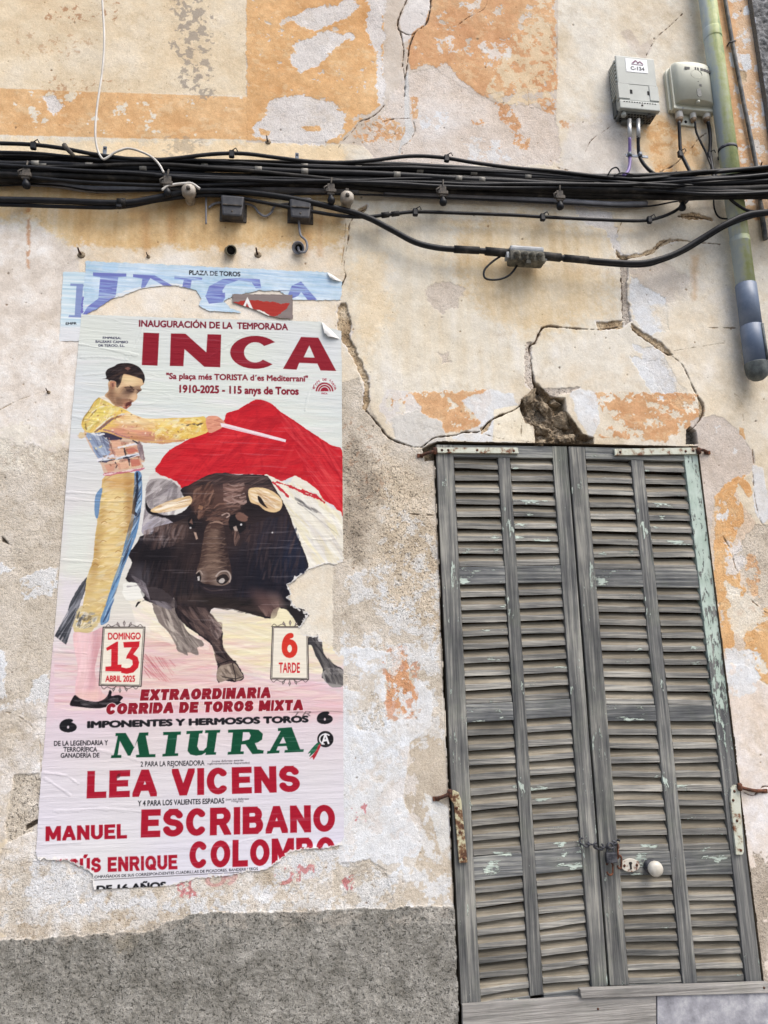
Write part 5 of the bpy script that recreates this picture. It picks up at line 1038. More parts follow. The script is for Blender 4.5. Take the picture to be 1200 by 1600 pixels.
for q in ('65,80 115,79 158,152 182,78 228,76 226,92 214,93 232,184 262,184 262,199 166,201 166,188 182,187 172,120 138,192 126,192 86,118 76,188 94,188 94,203 42,204 44,190 56,189 76,95 64,95', '300,75 388,72 387,88 370,89 358,180 375,180 374,193 296,196 297,183 310,182 324,90 300,91',
          '415,70 496,67 494,82 478,83 468,146 478,166 498,167 514,150 522,80 506,80 508,66 582,64 580,78 566,79 552,174 562,175 560,187 508,188 510,176 490,188 462,192 434,186 420,168 432,84 414,86', '620,64 720,60 770,64 792,84 788,112 768,126 752,130 766,160 796,166 794,181 740,184 706,136 686,137 682,170 698,171 697,184 618,187 619,173 634,172 644,78 620,79',
          '866,56 934,51 976,160 994,160 992,173 898,177 900,164 914,163 908,144 866,146 858,166 874,166 873,179 812,182 814,169 826,168 880,70 866,70'): glyph([MI(q)], GR); lb[0] += 1
for q in ('694,76 724,76 732,92 724,112 690,120', '892,98 906,130 874,132'):
    sl_, mk = G.mask(MI(q)); G.blend(sl_, mk, (218, 206, 211)); G.lab[sl_][mk > .5] = 0
ec = c5(1081, 219); g([(ec[0]+12.8*math.cos(t*.3), ec[1]+12.8*math.sin(t*.3)) for t in range(21)], (24, 24, 26), 1, lab=5)
G.line([(ec[0]+9*math.cos(t*.3), ec[1]+8*math.sin(t*.3)) for t in range(6, 19)], .004, (230, 228, 228)); G.text('A', (ec[0]-6, ec[1]+8), (ec[0]+6, ec[1]+7), 16, (232, 230, 230), .02)
g(C5('1052,232 1064,244 1024,282 1028,268 1018,270'), (30, 96, 66), 1, lab=5); g(C5('1064,244 1058,238 1046,262 1024,290 1034,284 1040,292'), (170, 40, 50), 1, lab=5)
T('2 PARA LA REJONEADORA', c5(415, 318), c5(645, 313), 7.6, DK2, .015); G.text('(cuyas defensas estarán', c5(672, 302), c5(785, 298), 3, (60, 56, 60), .01); G.text('reglamentariamente despuntadas)', c5(655, 311), c5(808, 307), 3, (60, 56, 60), .01)
RR = (162, 22, 44)
K('LEA VICENS', c5(220, 433), c5(990, 409), 42, RR, .235); T('Y 4 PARA LOS VALIENTES ESPADAS', c5(405, 460), c5(716, 450), 8, DK2, .02)
G.text('(con sus defensas', c5(722, 440), c5(805, 437), 3, (60, 56, 60), .01); G.text('íntegras)', c5(742, 446), c5(785, 445), 3, (60, 56, 60), .01)
K('MANUEL', c5(72, 587), c5(366, 577), 23, RR, .235); K('ESCRIBANO', c5(415, 574), c5(1117, 552), 43, RR, .235)
K('JESÚS ENRIQUE', c5(84, 706), c5(548, 688), 23, RR, .235); K('COLOMBO', c5(590, 686), c5(1117, 666), 42, RR, .235)
T('ACOMPAÑADOS DE SUS CORRESPONDIENTES CUADRILLAS DE PICADORES, BANDERILLEROS', c5(228, 722), c5(838, 690), 4.2, DK2, .012)
G.line([c5(246, 727), c5(842, 695)], .0022, (60, 56, 58), .8); T('DE 16 AÑOS', c5(258, 772), c5(505, 757), 10, DK2, .04)
G.text('TR', c5(965, 138), c5(1030, 136), 8, (70, 60, 60), .0, alpha=.6, shear=.3); G.line(C5('950,122 1000,124 1100,118 1145,122'), .002, (80, 70, 70), .6)
g(C5('332,346 343,342 341,358 330,362'), (70, 30, 34), .6, edge=.003, cell=.008)
# wear: fine horizontal breaks in the ink where the paper has creased
G.lab[(G.lab > 0) & False] = 0
G.lab[~outm] = -1
core = np.clip((.0055+rag*1.3-tear)/.002, 0, 1)*.95; G.col = G.col*(1-core[..., None])+np.array((226, 222, 216), np.float32)*core[..., None]; G.lab[(core > .5) & outm] = 0
G.h += .0012+paper_relief(G, 1.1, 31)
wv = np.clip((fbm(G.sh, .003/G.res, .10/G.res, 33, 3)-.75)*1.6, 0, .16)
G.col = G.col*(1-wv[..., None])+np.array((214, 206, 206), np.float32)*wv[..., None]
for q, dh in (('790,382 900,376 1000,354', .0016), ('1030,342 1085,345 1110,338', .0016), ('690,375 800,385 830,380', .0012), ('110,165 240,175', .0016), ('100,190 230,200 380,196', .0014), ('60,760 180,770', .0012), ('90,420 220,430', .0012), ('60,840 300,835', .001)):
    G.line(cr(C4(q), 5), .006, (214, 206, 204), .05, jit=.003, soft=.005, dh=dh*.6)
for q, dh in (('150,330 260,350 370,372', .0016), ('300,440 380,300 390,245', .0012), ('160,380 260,380 330,392', .0014), ('1000,580 1020,500 1060,470', .0016), ('140,450 260,440', .001), ('120,600 230,620', .0014), ('640,380 720,330 760,300', .0012), ('380,180 560,230', .0008)):
    G.line(cr(C3(q), 5), .006, (230, 226, 224), .03, jit=.004, soft=.005, dh=dh*.6)
for q, dh in (('60,340 140,350 190,380', .0016), ('70,360 160,420', .0014), ('100,480 260,470 420,480', .0012), ('640,620 900,560', .001), ('200,240 420,300', .001), ('50,600 200,590', .0012), ('560,140 700,240 840,230', .0008)):
    G.line(cr(C5(q), 5), .006, (232, 228, 230), .03, jit=.004, soft=.005, dh=dh*.6)
# the free edges lift a little
for q in (C4('1100,433 985,475 933,515 952,575 948,590 1015,620 985,674'), C5('1120,606 1015,614 955,632 905,664 850,690 700,712'), C5('245,772 236,705 195,652 36,655')):
    sl_, d = G.sdf(q, .05, closed=False); G.h[sl_] += .0022*np.clip(1-d/.03, 0, 1)**2*np.clip(1+G.noise(.04, 5)[sl_], .2, 2)
PO = empty('bullfight_poster', (-.25, 0, 1.05), 'big wrinkled bullfight poster with matador, red cape and black bull, its bottom edge torn', 'poster')
NAMES = {0: 'paper', 1: 'printed_cape', 2: 'printed_bull', 3: 'printed_bullfighter', 4: 'date_panel', 5: 'emblem'}
half = np.zeros(G.sh, bool); half[:, :G.W//2] = True
for l in sorted(set(np.unique(G.lab).tolist())-{-1}):
    if l == 4:
        for kk in (half, ~half): G.build('date_panel', 4, M_PR, PO, keep=kk)
    else: G.build(NAMES.get(l, 'lettering'), l, M_PR, PO)
# corners that have come loose and curl away from the wall
M_BACK = mottle('paper_back', A(222, 220, 214), A(236, 234, 230), 60, .8, bs=.2)
def curl(p0, p1, p2, lift, parent, n=8):
    """a corner flap folded back from the edge p0-p1 towards p2"""
    m = MB(); a, b, t = (np.array(W(*q)) for q in (p0, p1, p2)); rows = []
    for i in range(n+1):
        u = i/n; ang = u*2.4; y = -.004-lift*math.sin(min(ang, 2.2))*(.6+.4*u)
        w = 1-u*.8; mid = a*.5+b*.5; f = mid*(1-u)+t*u
        e = (b-a)*.5*w
        rows += [(f[0]-e[0], y, f[1]-e[1]), (f[0]-e[0]*.2+.002, y-.002, f[1]-e[1]*.2), (f[0]+e[0], y+.001, f[1]+e[1])]
    m.smooth = True
    m.add(rows, [(3*i+k, 3*i+k+1, 3*i+k+4, 3*i+k+3) for i in range(n) for k in (0, 1)])
    return m.build('curled_corner', M_BACK, parent)
curl(c3(1062, 248), c3(1130, 312), c3(1078, 300), .010, PO); curl(c3(1082, 62), c3(1138, 97), c3(1098, 90), .008, BP)
# ------------------------------------------------------------------ the shutters
GD, GM_, GL = A(75, 76, 77), A(115, 115, 112), A(166, 164, 155)
M_WV = wood_mat('weathered_wood_upright', True, GD, GM_, GL, .36, moss=.25); M_WH = wood_mat('weathered_wood_level', False, A(95, 95, 93), A(136, 134, 128), A(180, 176, 165), .36)
M_WR = wood_mat('weathered_rail', False, A(80, 82, 84), A(118, 119, 118), A(166, 166, 158), .38, moss=.25)
M_DU = wood_mat('dusty_wood', False, A(100, 93, 80), A(126, 118, 103), A(150, 142, 126), .02, fcol=A(150, 144, 130))
M_GP = wood_mat('peeling_green_paint', True, GD, GM_, GL, .0)
def green_stile():
    m, n, b = newmat('peeling_green_paint_stile')
    g1 = noise_n(n, 1, 5, .65, mscale=(70, 70, 3)).outputs[0]; c = ramp(n, g1, (.36, GD), (.55, GM_), (.7, GL))
    fn = noise_n(n, 1, 6, .75, mscale=(90, 90, 26)).outputs[0]; fb = noise_n(n, 6, 2, .5).outputs[0]
    tc = nd(n, 'ShaderNodeTexCoord'); sp = nd(n, 'ShaderNodeSeparateXYZ'); n.links.new(tc.outputs['Object'], sp.inputs[0])
    mr = nd(n, 'ShaderNodeMapRange'); n.links.new(sp.outputs[2], mr.inputs[0])
    for i, v in enumerate((.55, 1.25, -.16, .13)): mr.inputs[i+1].default_value = v
    v = mth(n, 'ADD', mth(n, 'MULTIPLY_ADD', fb, .30, mth(n, 'MULTIPLY', fn, 1.1)), mr.outputs[0])
    fm = ramp(n, v, (.71, 0.0), (.73, 1.0)); pc = ramp(n, noise_n(n, 14, 4, .6).outputs[0], (.35, A(168, 186, 172)), (.65, A(196, 210, 198)))
    n.links.new(mixc(n, fm, c, pc), b.inputs['Base Color']); b.inputs['Roughness'].default_value = .7
    bump(n, b, mth(n, 'ADD', mth(n, 'MULTIPLY', fm, .7), mth(n, 'MULTIPLY', g1, .6)), .9, .004)
    return m
M_GS = green_stile()
M_STRAP = mottle('painted_iron_strap', A(120, 74, 46), A(196, 196, 176), 34, .7, c3=A(206, 208, 192), lo=.36, hi=.56, bs=.4)
M_STRAP2 = mottle('rusty_painted_iron', A(78, 50, 34), A(120, 86, 58), 60, .8, c3=A(196, 190, 156), lo=.38, hi=.6, bs=.5)
M_RUST = mottle('rust', A(58, 38, 30), A(120, 74, 50), 50, .9, bs=.6); M_IRON = mottle('dark_iron', A(46, 48, 54), A(92, 92, 96), 60, .6, .3, bs=.4)
YF = .004                                               # front of the frame, a hair behind the wall face
srng = random.Random(11)
def shutter(label, tl, tr, br, bl, us, rows, xm, first):
    q = [np.array(W(*p)) for p in (tl, tr, br, bl)]
    def B(u, v): return (q[0]*(1-u)+q[1]*u)*(1-v)+(q[3]*(1-u)+q[2]*u)*v
    zt, zb = B(.5, 0)[1], B(.5, 1)[1]
    V = lambda y: (zt-W(xm, y)[1])/(zt-zb)
    base = B(.5, 1); T_ = empty('shutter_leaf', (base[0], 0, base[1]), label, 'shutter', 'leaves of the closed louvred shutters')
    def bar(u0, u1, v0, v1, y0, y1, mb, wob=0.0):
        p = [B(u0, v1), B(u1, v1), B(u0, v0), B(u1, v0)]
        w = [srng.uniform(-wob, wob) for _ in range(4)]
        mb.hexa([(p[0][0], y0+w[0], p[0][1]), (p[1][0], y0+w[1], p[1][1]), (p[1][0], y1, p[1][1]), (p[0][0], y1, p[0][1]), (p[2][0], y0+w[2], p[2][1]), (p[3][0], y0+w[3], p[3][1]), (p[3][0], y1, p[3][1]), (p[2][0], y1, p[2][1])])
    for k, (u0, u1) in enumerate(us):
        mb = MB(); mb.t = srng.uniform(.85, 1.12)
        yo = 0 if k != 1 else .002
        # slightly irregular upright, in four lengths with shared ends
        vs = [(-.0 if k != 1 else V(rows[0][1]), .25), (.25, .5), (.5, .75), (.75, 1.0)]
        edges = [vs[0][0], .25, .5, .75, 1.0]; P_ = []
        for v in edges:
            a, b = B(u0, v), B(u1, v); j = srng.uniform(-.0012, .0012)
            P_.append([(a[0]+j, YF+yo, a[1]), (b[0]+j, YF+yo+srng.uniform(-.001, .001), b[1]), (b[0]+j, YF+.034, b[1]), (a[0]+j, YF+.034, a[1])])
        vsx = [p for r in P_ for p in r]; fs = [(0, 1, 2, 3), (16, 19, 18, 17)]
        for i in range(4):
            for c in range(4): fs.append((4*i+c, 4*i+4+c, 4*i+4+(c+1) % 4, 4*i+(c+1) % 4))
        mb.add(vsx, fs)
        o = mb.build('stile' if k != 1 else 'mullion', M_GS if (not first and k == 2) else M_WV, T_, .0022)
        if not first and k == 2: o['label'] = 'outer upright with peeling pale green paint'
    for i, (y0, y1, _n) in enumerate(rows):              # rails
        v0, v1 = V(y0), V(y1)
        if i == 0: v0 = 0.0
        if i == len(rows)-1 and y1 > 1500: v1 = 1.0
        mb = MB(); mb.t = srng.uniform(.82, 1.12)
        if i == 0: bar(us[0][1], us[2][0], v0, v1, YF+.0012, YF+.033, mb, .0006)
        else:
            bar(us[0][1], us[1][0], v0, v1, YF+.003, YF+.033, mb, .0008); mb.t = srng.uniform(.8, 1.12); bar(us[1][1], us[2][0], v0, v1, YF+.003, YF+.033, mb, .0008)
        mb.build('rail', M_WR, T_, .002)
    for i in range(len(rows)-1):
        v0, v1 = V(rows[i][1]), V(rows[i+1][0]); n = rows[i][2]
        for (u0, u1) in ((us[0][1], us[1][0]), (us[1][1], us[2][0])):
            mb = MB(); p = (zt-zb)*(v1-v0)/n
            for k in range(n):
                v = v0+(v1-v0)*(k+1)/n; mb.t = srng.choice((.78, .88, .95, 1, 1.05, 1.12, 1.2))*srng.uniform(.95, 1.05)
                if i == len(rows)-2 and k == n-1 and False: continue
                a, b = B(u0+.003, v), B(u1-.003, v); ja, jb = srng.gauss(0, .0014), srng.gauss(0, .0014)
                if srng.random() < .06: ja -= srng.uniform(.003, .007)
                if srng.random() < .05: jb -= srng.uniform(.003, .006)
                fh = p*.43+srng.uniform(-.0012, .0012); yf = YF+.006+srng.uniform(-.001, .001); yb = yf+.017; rise = p*.53
                L = []
                for (pt, j) in ((a, ja), ((a*.67+b*.33), ja*.6+srng.gauss(0, .0004)), ((a*.33+b*.67), jb*.6+srng.gauss(0, .0004)), (b, jb)):
                    z = pt[1]+j+.0012; wv_ = srng.uniform(-.0012, .0012)
                    L.append([(pt[0], yf, z), (pt[0], yf, z+fh+wv_), (pt[0], yb, z+fh+rise), (pt[0], yb, z+rise)])
                vsx = [q_ for r in L for q_ in r]; mb.m = 0; b0 = len(mb.v)
                fr, tp, ot = [], [], [(3, 2, 1, 0), (12, 13, 14, 15)]
                for s_ in range(3):
                    o_ = 4*s_; fr.append((o_, o_+1, o_+5, o_+4)); tp.append((o_+1, o_+2, o_+6, o_+5)); ot += [(o_+2, o_+3, o_+7, o_+6), (o_+3, o_, o_+4, o_+7)]
                mb.v += [Vector(x) for x in vsx]; mb.tone += [mb.t]*16
                for lst, mi in ((fr, 0), (tp, 1), (ot, 1)):
                    for f in lst: mb.f.append([b0+t for t in f]); mb.mi.append(mi); mb.sm.append(False)
            mb.build('louvre_panel', [M_WH, M_DU], T_, .0012, 1)
    return T_, B
LL, BL_ = shutter('left louvred shutter leaf of grey bare wood, rusty strap at its outer edge', (681, 694), (887, 697), (951, 1541), (721, 1573), ((0, .13), (.465, .555), (.885, .998)), [(694, 714, 9), (884, 911, 9), (1097, 1125, 9), (1334, 1370, 9), (1571, 1576, 0)], 785, True)
RL, BR_ = shutter('right louvred shutter leaf with white knob and pale green paint peeling off its outer upright', (889, 697), (1090, 702), (1192, 1536), (954, 1541), ((.002, .125), (.475, .57), (.893, 1.0)), [(699, 719, 9), (890, 917, 9), (1102, 1127, 9), (1331, 1369, 8), (1541, 1548, 0)], 1035, False)
def strip(p, y0, y1, mb):                                # picture outline -> plate
    mb.prism([W(*q) for q in p][::-1], y0, y1)
def rivet(mb, px, py, y, r=.005, h=.003):
    x, z = W(px, py); mb.lathe((x, y, z), (0, -1, 0), ((0, r), (h*.6, r*.9), (h, r*.4)), 10)
def strap(outline, rivets, parent, mat=M_STRAP):
    mb = MB(); strip(outline, -.006, YF-.0005, mb); o = mb.build('hinge_strap', mat, parent, .001, 1)
    for q in rivets: mb = MB(); rivet(mb, *q, -.006); mb.build('rivet', M_RUST, o)
strap(pts('682,700 808,700 810,709 682,708'), ((690, 704), (700, 704), (745, 704), (802, 705)), LL)
strap(pts('959,702 1090,700 1091,710 960,712'), ((968, 707), (1070, 706), (1082, 705)), RL)
strap(pts('700,1240 708,1234 716,1238 720,1250 730,1347 717,1348 709,1256 704,1250'), ((713, 1262), (718, 1300), (724, 1340)), LL, M_STRAP2)
strap(pts('1141,1232 1147,1226 1154,1228 1155,1240 1161,1330 1159,1335 1149,1335 1140,1250'), ((1146, 1236), (1144, 1250), (1150, 1282), (1156, 1328)), RL)
def pintle(label, path, r=.006, dep=.008):
    mb = MB(); P_ = [W3(a, b, dep*d) for a, b, d in path]; mb.tube(cr(P_, 4), r, 8)
    x, y, z = P_[-1]; mb.lathe((x, y, z-.012), (0, 0, 1), ((0, .005), (.004, .009), (.022, .009), (.026, .005)), 10)
    mb.box(P_[0].x-.012, -.004, P_[0].z-.007, P_[0].x+.010, .004, P_[0].z+.007)
    tag(mb.build('hinge_pin', M_RUST), label, 'hinge pin', 'rusty hinge pins in the wall')
pintle('rusty hinge pin in the wall at the upper left corner of the shutters', ((657, 712, .3), (668, 708, 1.5), (680, 705, 1.4)))
pintle('rusty hinge pin jutting from the wall at the upper right corner of the shutters', ((1106, 707, .3), (1098, 703, 1.6), (1092, 705, 1.4)))
pintle('rusty hinge pin left of the shutters beside the curved rusty strap', ((682, 1248, .3), (692, 1245, 1.5), (703, 1240, 1.6)))
pintle('rusty hinge pin right of the shutters beside the pale green strap', ((1195, 1236, .3), (1176, 1235, 1.2), (1156, 1230, 1.4)))
# keyhole plate and knob
M_WHT = mottle('old_porcelain', A(196, 190, 176), A(226, 222, 212), 30, .35, bs=.05); M_PLT = mottle('painted_plate', A(112, 72, 52), A(206, 200, 186), 46, .5, lo=.36, hi=.48, bs=.2)
M_BLK = mottle('black_hole', A(24, 22, 22), A(36, 34, 32), 20, .9, bs=0)
kx, kz = W(985, 1352); mb = MB(); mb.prism([(kx+.033*math.cos(t*.2618)*(1 if abs(math.sin(t*.2618)) < .8 else .9), kz+.021*math.sin(t*.2618)) for t in range(24)], -.002, .006)
kp = mb.build('keyhole_plate', M_PLT, RL, .001, 1); mb = MB(); mb.prism([(kx-.003, kz-.012), (kx+.003, kz-.012), (kx+.003, kz+.002), (kx+.006, kz+.006), (kx+.004, kz+.011), (kx-.004, kz+.011), (kx-.006, kz+.006), (kx-.003, kz+.002)], -.0035, .004); mb.build('keyhole', M_BLK, kp)
for d in (-1, 1): mb = MB(); mb.lathe((kx+d*.022, -.002, kz), (0, -1, 0), ((0, .005), (.002, .004)), 10); mb.build('screw', M_RUST, kp)
x, z = W(1017, 1354); mb = MB(); mb.lathe((x, .006, z), (0, -1, 0), ((0, .024), (.006, .024), (.010, .014), (.022, .011)), 18); kn = mb.build('door_knob', M_IRON, RL)
mb = MB(); mb.lathe((x, -.012, z), (0, -1, 0), ((0, .012), (.004, .018), (.012, .0235), (.022, .025), (.031, .022), (.036, .014), (.039, .003)), 24); mb.build('knob_ball', M_WHT, kn)
# chain and padlock
def link(mb, c, d, nrm, L=.034, wd=.018, r=.0032):
    d = Vector(d).normalized(); s_ = Vector(nrm).cross(d).normalized(); P_ = []
    for k in range(17):
        a = 2*math.pi*k/16; e = Vector(c)+s_*math.cos(a)*(wd/2)+d*(math.sin(a)*wd/2+(L-wd)/2*(1 if math.sin(a) >= 0 else -1)); P_.append(e)
    mb.tube(P_, r, 6, cap=False)
CH = empty('chain', W3(945, 1320, .02), 'rusty iron chain looped through both shutter leaves above the keyhole plate', 'chain')
path = cr([W3(a, b, d) for a, b, d in ((904, 1309, -.004), (914, 1317, .012), (930, 1321, .016), (946, 1324, .02), (957, 1320, .018), (966, 1312, -.004))], 12)
acc, last, k = 0, path[0], 0
for i in range(1, len(path)):
    acc += float(np.linalg.norm(path[i]-path[i-1]))
    if acc > .0225:
        t = Vector(path[i]-path[max(0, i-2)]).normalized(); nr = Vector((0, -1, 0)) if k % 2 == 0 else t.cross(Vector((0, -1, 0)))
        mb = MB(); link(mb, path[i], t, nr); mb.build('link', M_IRON, CH); acc = 0; k += 1
for (a, b, dd, nn) in ((953, 1357, .016, (0, -1, 0)), (968, 1347, .016, (.5, -1, 0)), (966, 1330, .014, (1, -.3, 0))):
    mb = MB(); link(mb, W3(a, b, dd), (0.05, 0, 1), nn, .040, .020, .0035); mb.build('link', M_RUST, CH)
PD = empty('padlock', W3(955, 1347, .02), 'small dark padlock hanging from the chain', 'padlock')
c = W3(955, 1339, .018); mb = MB(); mb.box(c.x-.020, c.y-.010, c.z-.018, c.x+.018, c.y+.008, c.z+.015); mb.build('lock_body', M_IRON, PD, .004)
mb = MB(); mb.tube(cr([Vector((c.x-.012, c.y, c.z+.012)), Vector((c.x-.012, c.y, c.z+.034)), Vector((c.x-.001, c.y, c.z+.044)), Vector((c.x+.010, c.y, c.z+.034)), Vector((c.x+.010, c.y, c.z+.012))], 6), .0034, 8); mb.build('shackle', M_IRON, PD)
# boards across the foot of the door
M_BD = wood_mat('board_wood', False, A(112, 110, 106), A(148, 145, 140), A(176, 172, 166), .12, fcol=A(160, 130, 116), moss=.12)
M_BD2 = mottle('board_grey', A(128, 128, 134), A(158, 158, 164), 16, .85, c3=A(192, 192, 194), lo=.34, hi=.68, bs=.4)
def board(label, outline, y0, y1, mat):
    mb = MB(); strip(outline, y0, y1, mb); o = mb.build('threshold_board', mat, None, .002); tag(o, label, 'board'); return o
board('thin weathered strip of wood lying along the foot of the right shutter leaf', pts('901,1541 1194,1531 1196,1546 903,1554'), -.030, -.0065, M_BD)
b1 = board('wide grained grey board closing the foot of the left shutter leaf', pts('720,1566 900,1554 1020,1547 1021,1662 722,1684'), -.022, -.006, M_BD)
b2 = board('smooth bluish grey board under the right shutter leaf', pts('1021.5,1548 1198,1541 1206,1650 1022,1661'), -.024, -.006, M_BD2)
for px, py, par in ((760, 1600, None), (930, 1572, None), (1185, 1538, None)):
    mb = MB(); rivet(mb, px, py, -.022 if py > 1550 else -.030, .004, .002); tag(mb.build('nail', M_RUST), f'rusty nail head in the {"thin strip at the far right" if py < 1550 else ("wide grained board near its left end" if px < 800 else "wide grained board near its middle")}', 'nail')

# ------------------------------------------------------------------ drainpipe and thin pipe
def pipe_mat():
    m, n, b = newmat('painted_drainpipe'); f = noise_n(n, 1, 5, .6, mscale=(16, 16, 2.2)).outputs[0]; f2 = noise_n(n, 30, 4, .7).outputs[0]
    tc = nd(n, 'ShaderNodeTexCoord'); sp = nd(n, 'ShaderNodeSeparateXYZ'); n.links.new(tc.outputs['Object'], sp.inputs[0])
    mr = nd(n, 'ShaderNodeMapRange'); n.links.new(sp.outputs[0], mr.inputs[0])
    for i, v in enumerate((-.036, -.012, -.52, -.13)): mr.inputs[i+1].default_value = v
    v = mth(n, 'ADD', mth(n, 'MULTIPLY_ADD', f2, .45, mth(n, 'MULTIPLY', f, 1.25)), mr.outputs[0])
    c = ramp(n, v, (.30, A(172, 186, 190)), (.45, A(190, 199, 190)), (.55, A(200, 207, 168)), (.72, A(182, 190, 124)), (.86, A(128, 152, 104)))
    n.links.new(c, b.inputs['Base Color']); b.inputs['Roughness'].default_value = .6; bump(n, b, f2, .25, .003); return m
PXc = (W(1174, 491, .058)[0]+W(1112.5, 70, .058)[0])/2; PY = -.058
zof = lambda px, py: W(px, py, .058)[1]
DP = empty('drainpipe', (PXc, PY, zof(1190, 592)), 'green and cream painted drainpipe ending in a grey plastic foot on the right', 'drainpipe')
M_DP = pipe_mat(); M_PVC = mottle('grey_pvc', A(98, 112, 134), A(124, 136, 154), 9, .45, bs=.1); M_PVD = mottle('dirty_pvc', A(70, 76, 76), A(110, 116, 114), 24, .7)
def vp(name, z0, z1, r, mat, prof=None):
    mb = MB(); mb.smooth = True; pr = prof or [(z0, r), (z1, r)]
    mb.lathe((PXc, PY, 0), (0, 0, 1), pr, 32); return mb.build(name, mat, DP)
z448, z510, z570, z593 = zof(1166, 446), zof(1176, 511), zof(1186, 570), zof(1190, 590)
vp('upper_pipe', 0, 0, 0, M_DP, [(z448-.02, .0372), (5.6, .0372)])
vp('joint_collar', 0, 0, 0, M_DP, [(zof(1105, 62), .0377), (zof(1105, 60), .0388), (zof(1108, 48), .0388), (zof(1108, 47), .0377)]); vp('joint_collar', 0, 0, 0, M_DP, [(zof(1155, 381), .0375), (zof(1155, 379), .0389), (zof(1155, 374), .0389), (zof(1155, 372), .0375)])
vp('grey_foot', 0, 0, 0, M_PVC, [(z510-.002, .0405), (z448, .0405), (z448+.002, .0380)]); vp('grey_foot', 0, 0, 0, M_PVC, [(z570, .0425), (z510, .0425), (z510+.002, .0402)])
vp('foot_cap', 0, 0, 0, M_PVD, [(z593-.010, .004), (z593-.008, .022), (z593+.004, .036), (z593+.018, .042), (z570, .0442), (z570+.004, .0442), (z570+.005, .042)])
mb = MB(); mb.tube([(PXc+.022, PY-.0395, z570+.006), (PXc+.020, PY-.0395, z510-.004)], .0055, 8); mb.build('seam_strip', M_PVD, DP)
for zz in (z448+.62,):
    mb = MB(); mb.lathe((PXc, PY, zz), (0, 0, 1), ((0, .0390), (.014, .0390)), 24); mb.box(PXc-.010, PY+.04, zz+.002, PXc+.010, .01, zz+.018); mb.build('pipe_bracket', M_IRON, DP)
M_TP = mottle('lead_pipe', A(62, 66, 70), A(128, 126, 122), 24, .65, lo=.4, hi=.7)
TP = empty('thin_pipe', W3(1195, 372, .012), 'thin dark grey pipe running down right of the drainpipe', 'pipe')
mb = MB(); pp = [W3(a, b, .014) for a, b in ((1117, -90), (1133, 0), (1147, 82), (1160, 150), (1171, 205), (1182, 262), (1188, 315), (1192, 345), (1196, 374))]; mb.tube(cr(pp, 4), [.0088]*25+[.0105]*8, 10); mb.build('pipe', M_TP, TP)
mb = MB(); a, b = W3(1138, 68, .02), W3(1150, 62, .026); mb.tube([W3(1136, 72, .0), W3(1139, 67, .022), W3(1146, 64, .026), W3(1149, 64, .0)], .0035, 6); mb.build('pipe_clip', M_IRON, TP)

# ------------------------------------------------------------------ cables
M_CB = mottle('black_cable', A(12, 13, 16), A(24, 25, 29), 26, .5, bs=.1, c3=A(44, 44, 46), lo=.35, hi=.75, spec=.25); M_CB2 = mottle('dusty_black_cable', A(18, 17, 17), A(40, 38, 36), 14, .65, bs=.15, c3=A(84, 78, 70), lo=.38, hi=.74, spec=.25)
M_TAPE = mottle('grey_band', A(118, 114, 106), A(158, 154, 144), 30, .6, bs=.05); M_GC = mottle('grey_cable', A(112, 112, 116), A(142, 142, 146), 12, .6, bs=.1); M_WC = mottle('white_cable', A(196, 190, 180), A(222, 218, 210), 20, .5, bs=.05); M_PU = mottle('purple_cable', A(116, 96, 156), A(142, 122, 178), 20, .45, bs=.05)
GRP = 'black cables of the bundle across the wall'
def cable(label, p, r, dep, mat=M_CB, group=None, n=5, name='cable', cat='cable', sides=8):
    P_ = [W3(q[0], q[1], q[2] if len(q) > 2 else dep) for q in p]; S = cr(P_, n); L = list(S)
    far = lambda q, x, k: np.array(W3(x, q[1]+k*(x-q[0]), q[2] if len(q) > 2 else dep))
    if p[0][0] <= -100: L = [far(p[0], -1000, .076)]+L      # on along the street, out of the picture
    if p[-1][0] >= 1300: L = L+[far(p[-1], 2300, .084)]
    mb = MB(); mb.tube(L, r, sides)
    o = mb.build(name, mat); tag(o, label, cat, group); o['_'] = 0; del o['_']; return o, S
def band(o, S, t, r, L=.03, mat=M_TAPE, name='marker_band'):
    i = max(1, min(len(S)-2, int(t*(len(S)-1)))); d = Vector(S[i+1]-S[i-1]).normalized(); c_ = Vector(S[i]); mb = MB()
    mb.tube([c_-d*L/2, c_+d*L/2], r, 10); return mb.build(name, mat, o)
xs = list(range(-160, 1400, 60))
TOP = lambda x: float(np.interp(x, (-160, 0, 150, 300, 500, 600, 700, 800, 950, 1050, 1200, 1400), (240, 245, 249, 253, 257, 259, 264, 270, 277, 274, 266, 258)))
BOT = lambda x: float(np.interp(x, (-160, 0, 150, 300, 500, 600, 700, 800, 950, 1050, 1200, 1400), (280, 281, 285, 290, 292, 297, 300, 303, 306, 308, 306, 302)))
BN = [('uppermost cable of the tight black bundle, just below the two thin lines', .02, .010, .034), ('second black cable from the top of the tight bundle, with grey marker bands', .20, .011, .046), ('third black cable from the top of the bundle, its grey marker bands wider', .38, .012, .052), ('black cable in the middle of the bundle, half hidden behind the third', .52, .012, .034),
      ('thick black cable in the lower half of the bundle, twisting under the others', .66, .0135, .048), ('dusty brown black cable near the underside of the bundle', .82, .013, .040), ('lowest thick cable of the bundle, resting just above the grey strip', .95, .012, .030), ('thin black cable in front of the bundle, crossing from top to bottom', .30, .007, .066), ('black cable tucked behind the bundle against the wall', .60, .013, .018)]
BN += [('slim black cable wandering across the front of the bundle in the left half', .62, .0065, .062), ('slim dusty cable lying on top of the bundle', -.03, .006, .050), ('slim black cable weaving through the lower bundle', .78, .007, .060), ('slim brown black cable rising through the bundle towards the right', .5, .0075, .058), ('black cable at the back of the bundle, showing only in the gaps', .12, .010, .016)]
krng = random.Random(21)
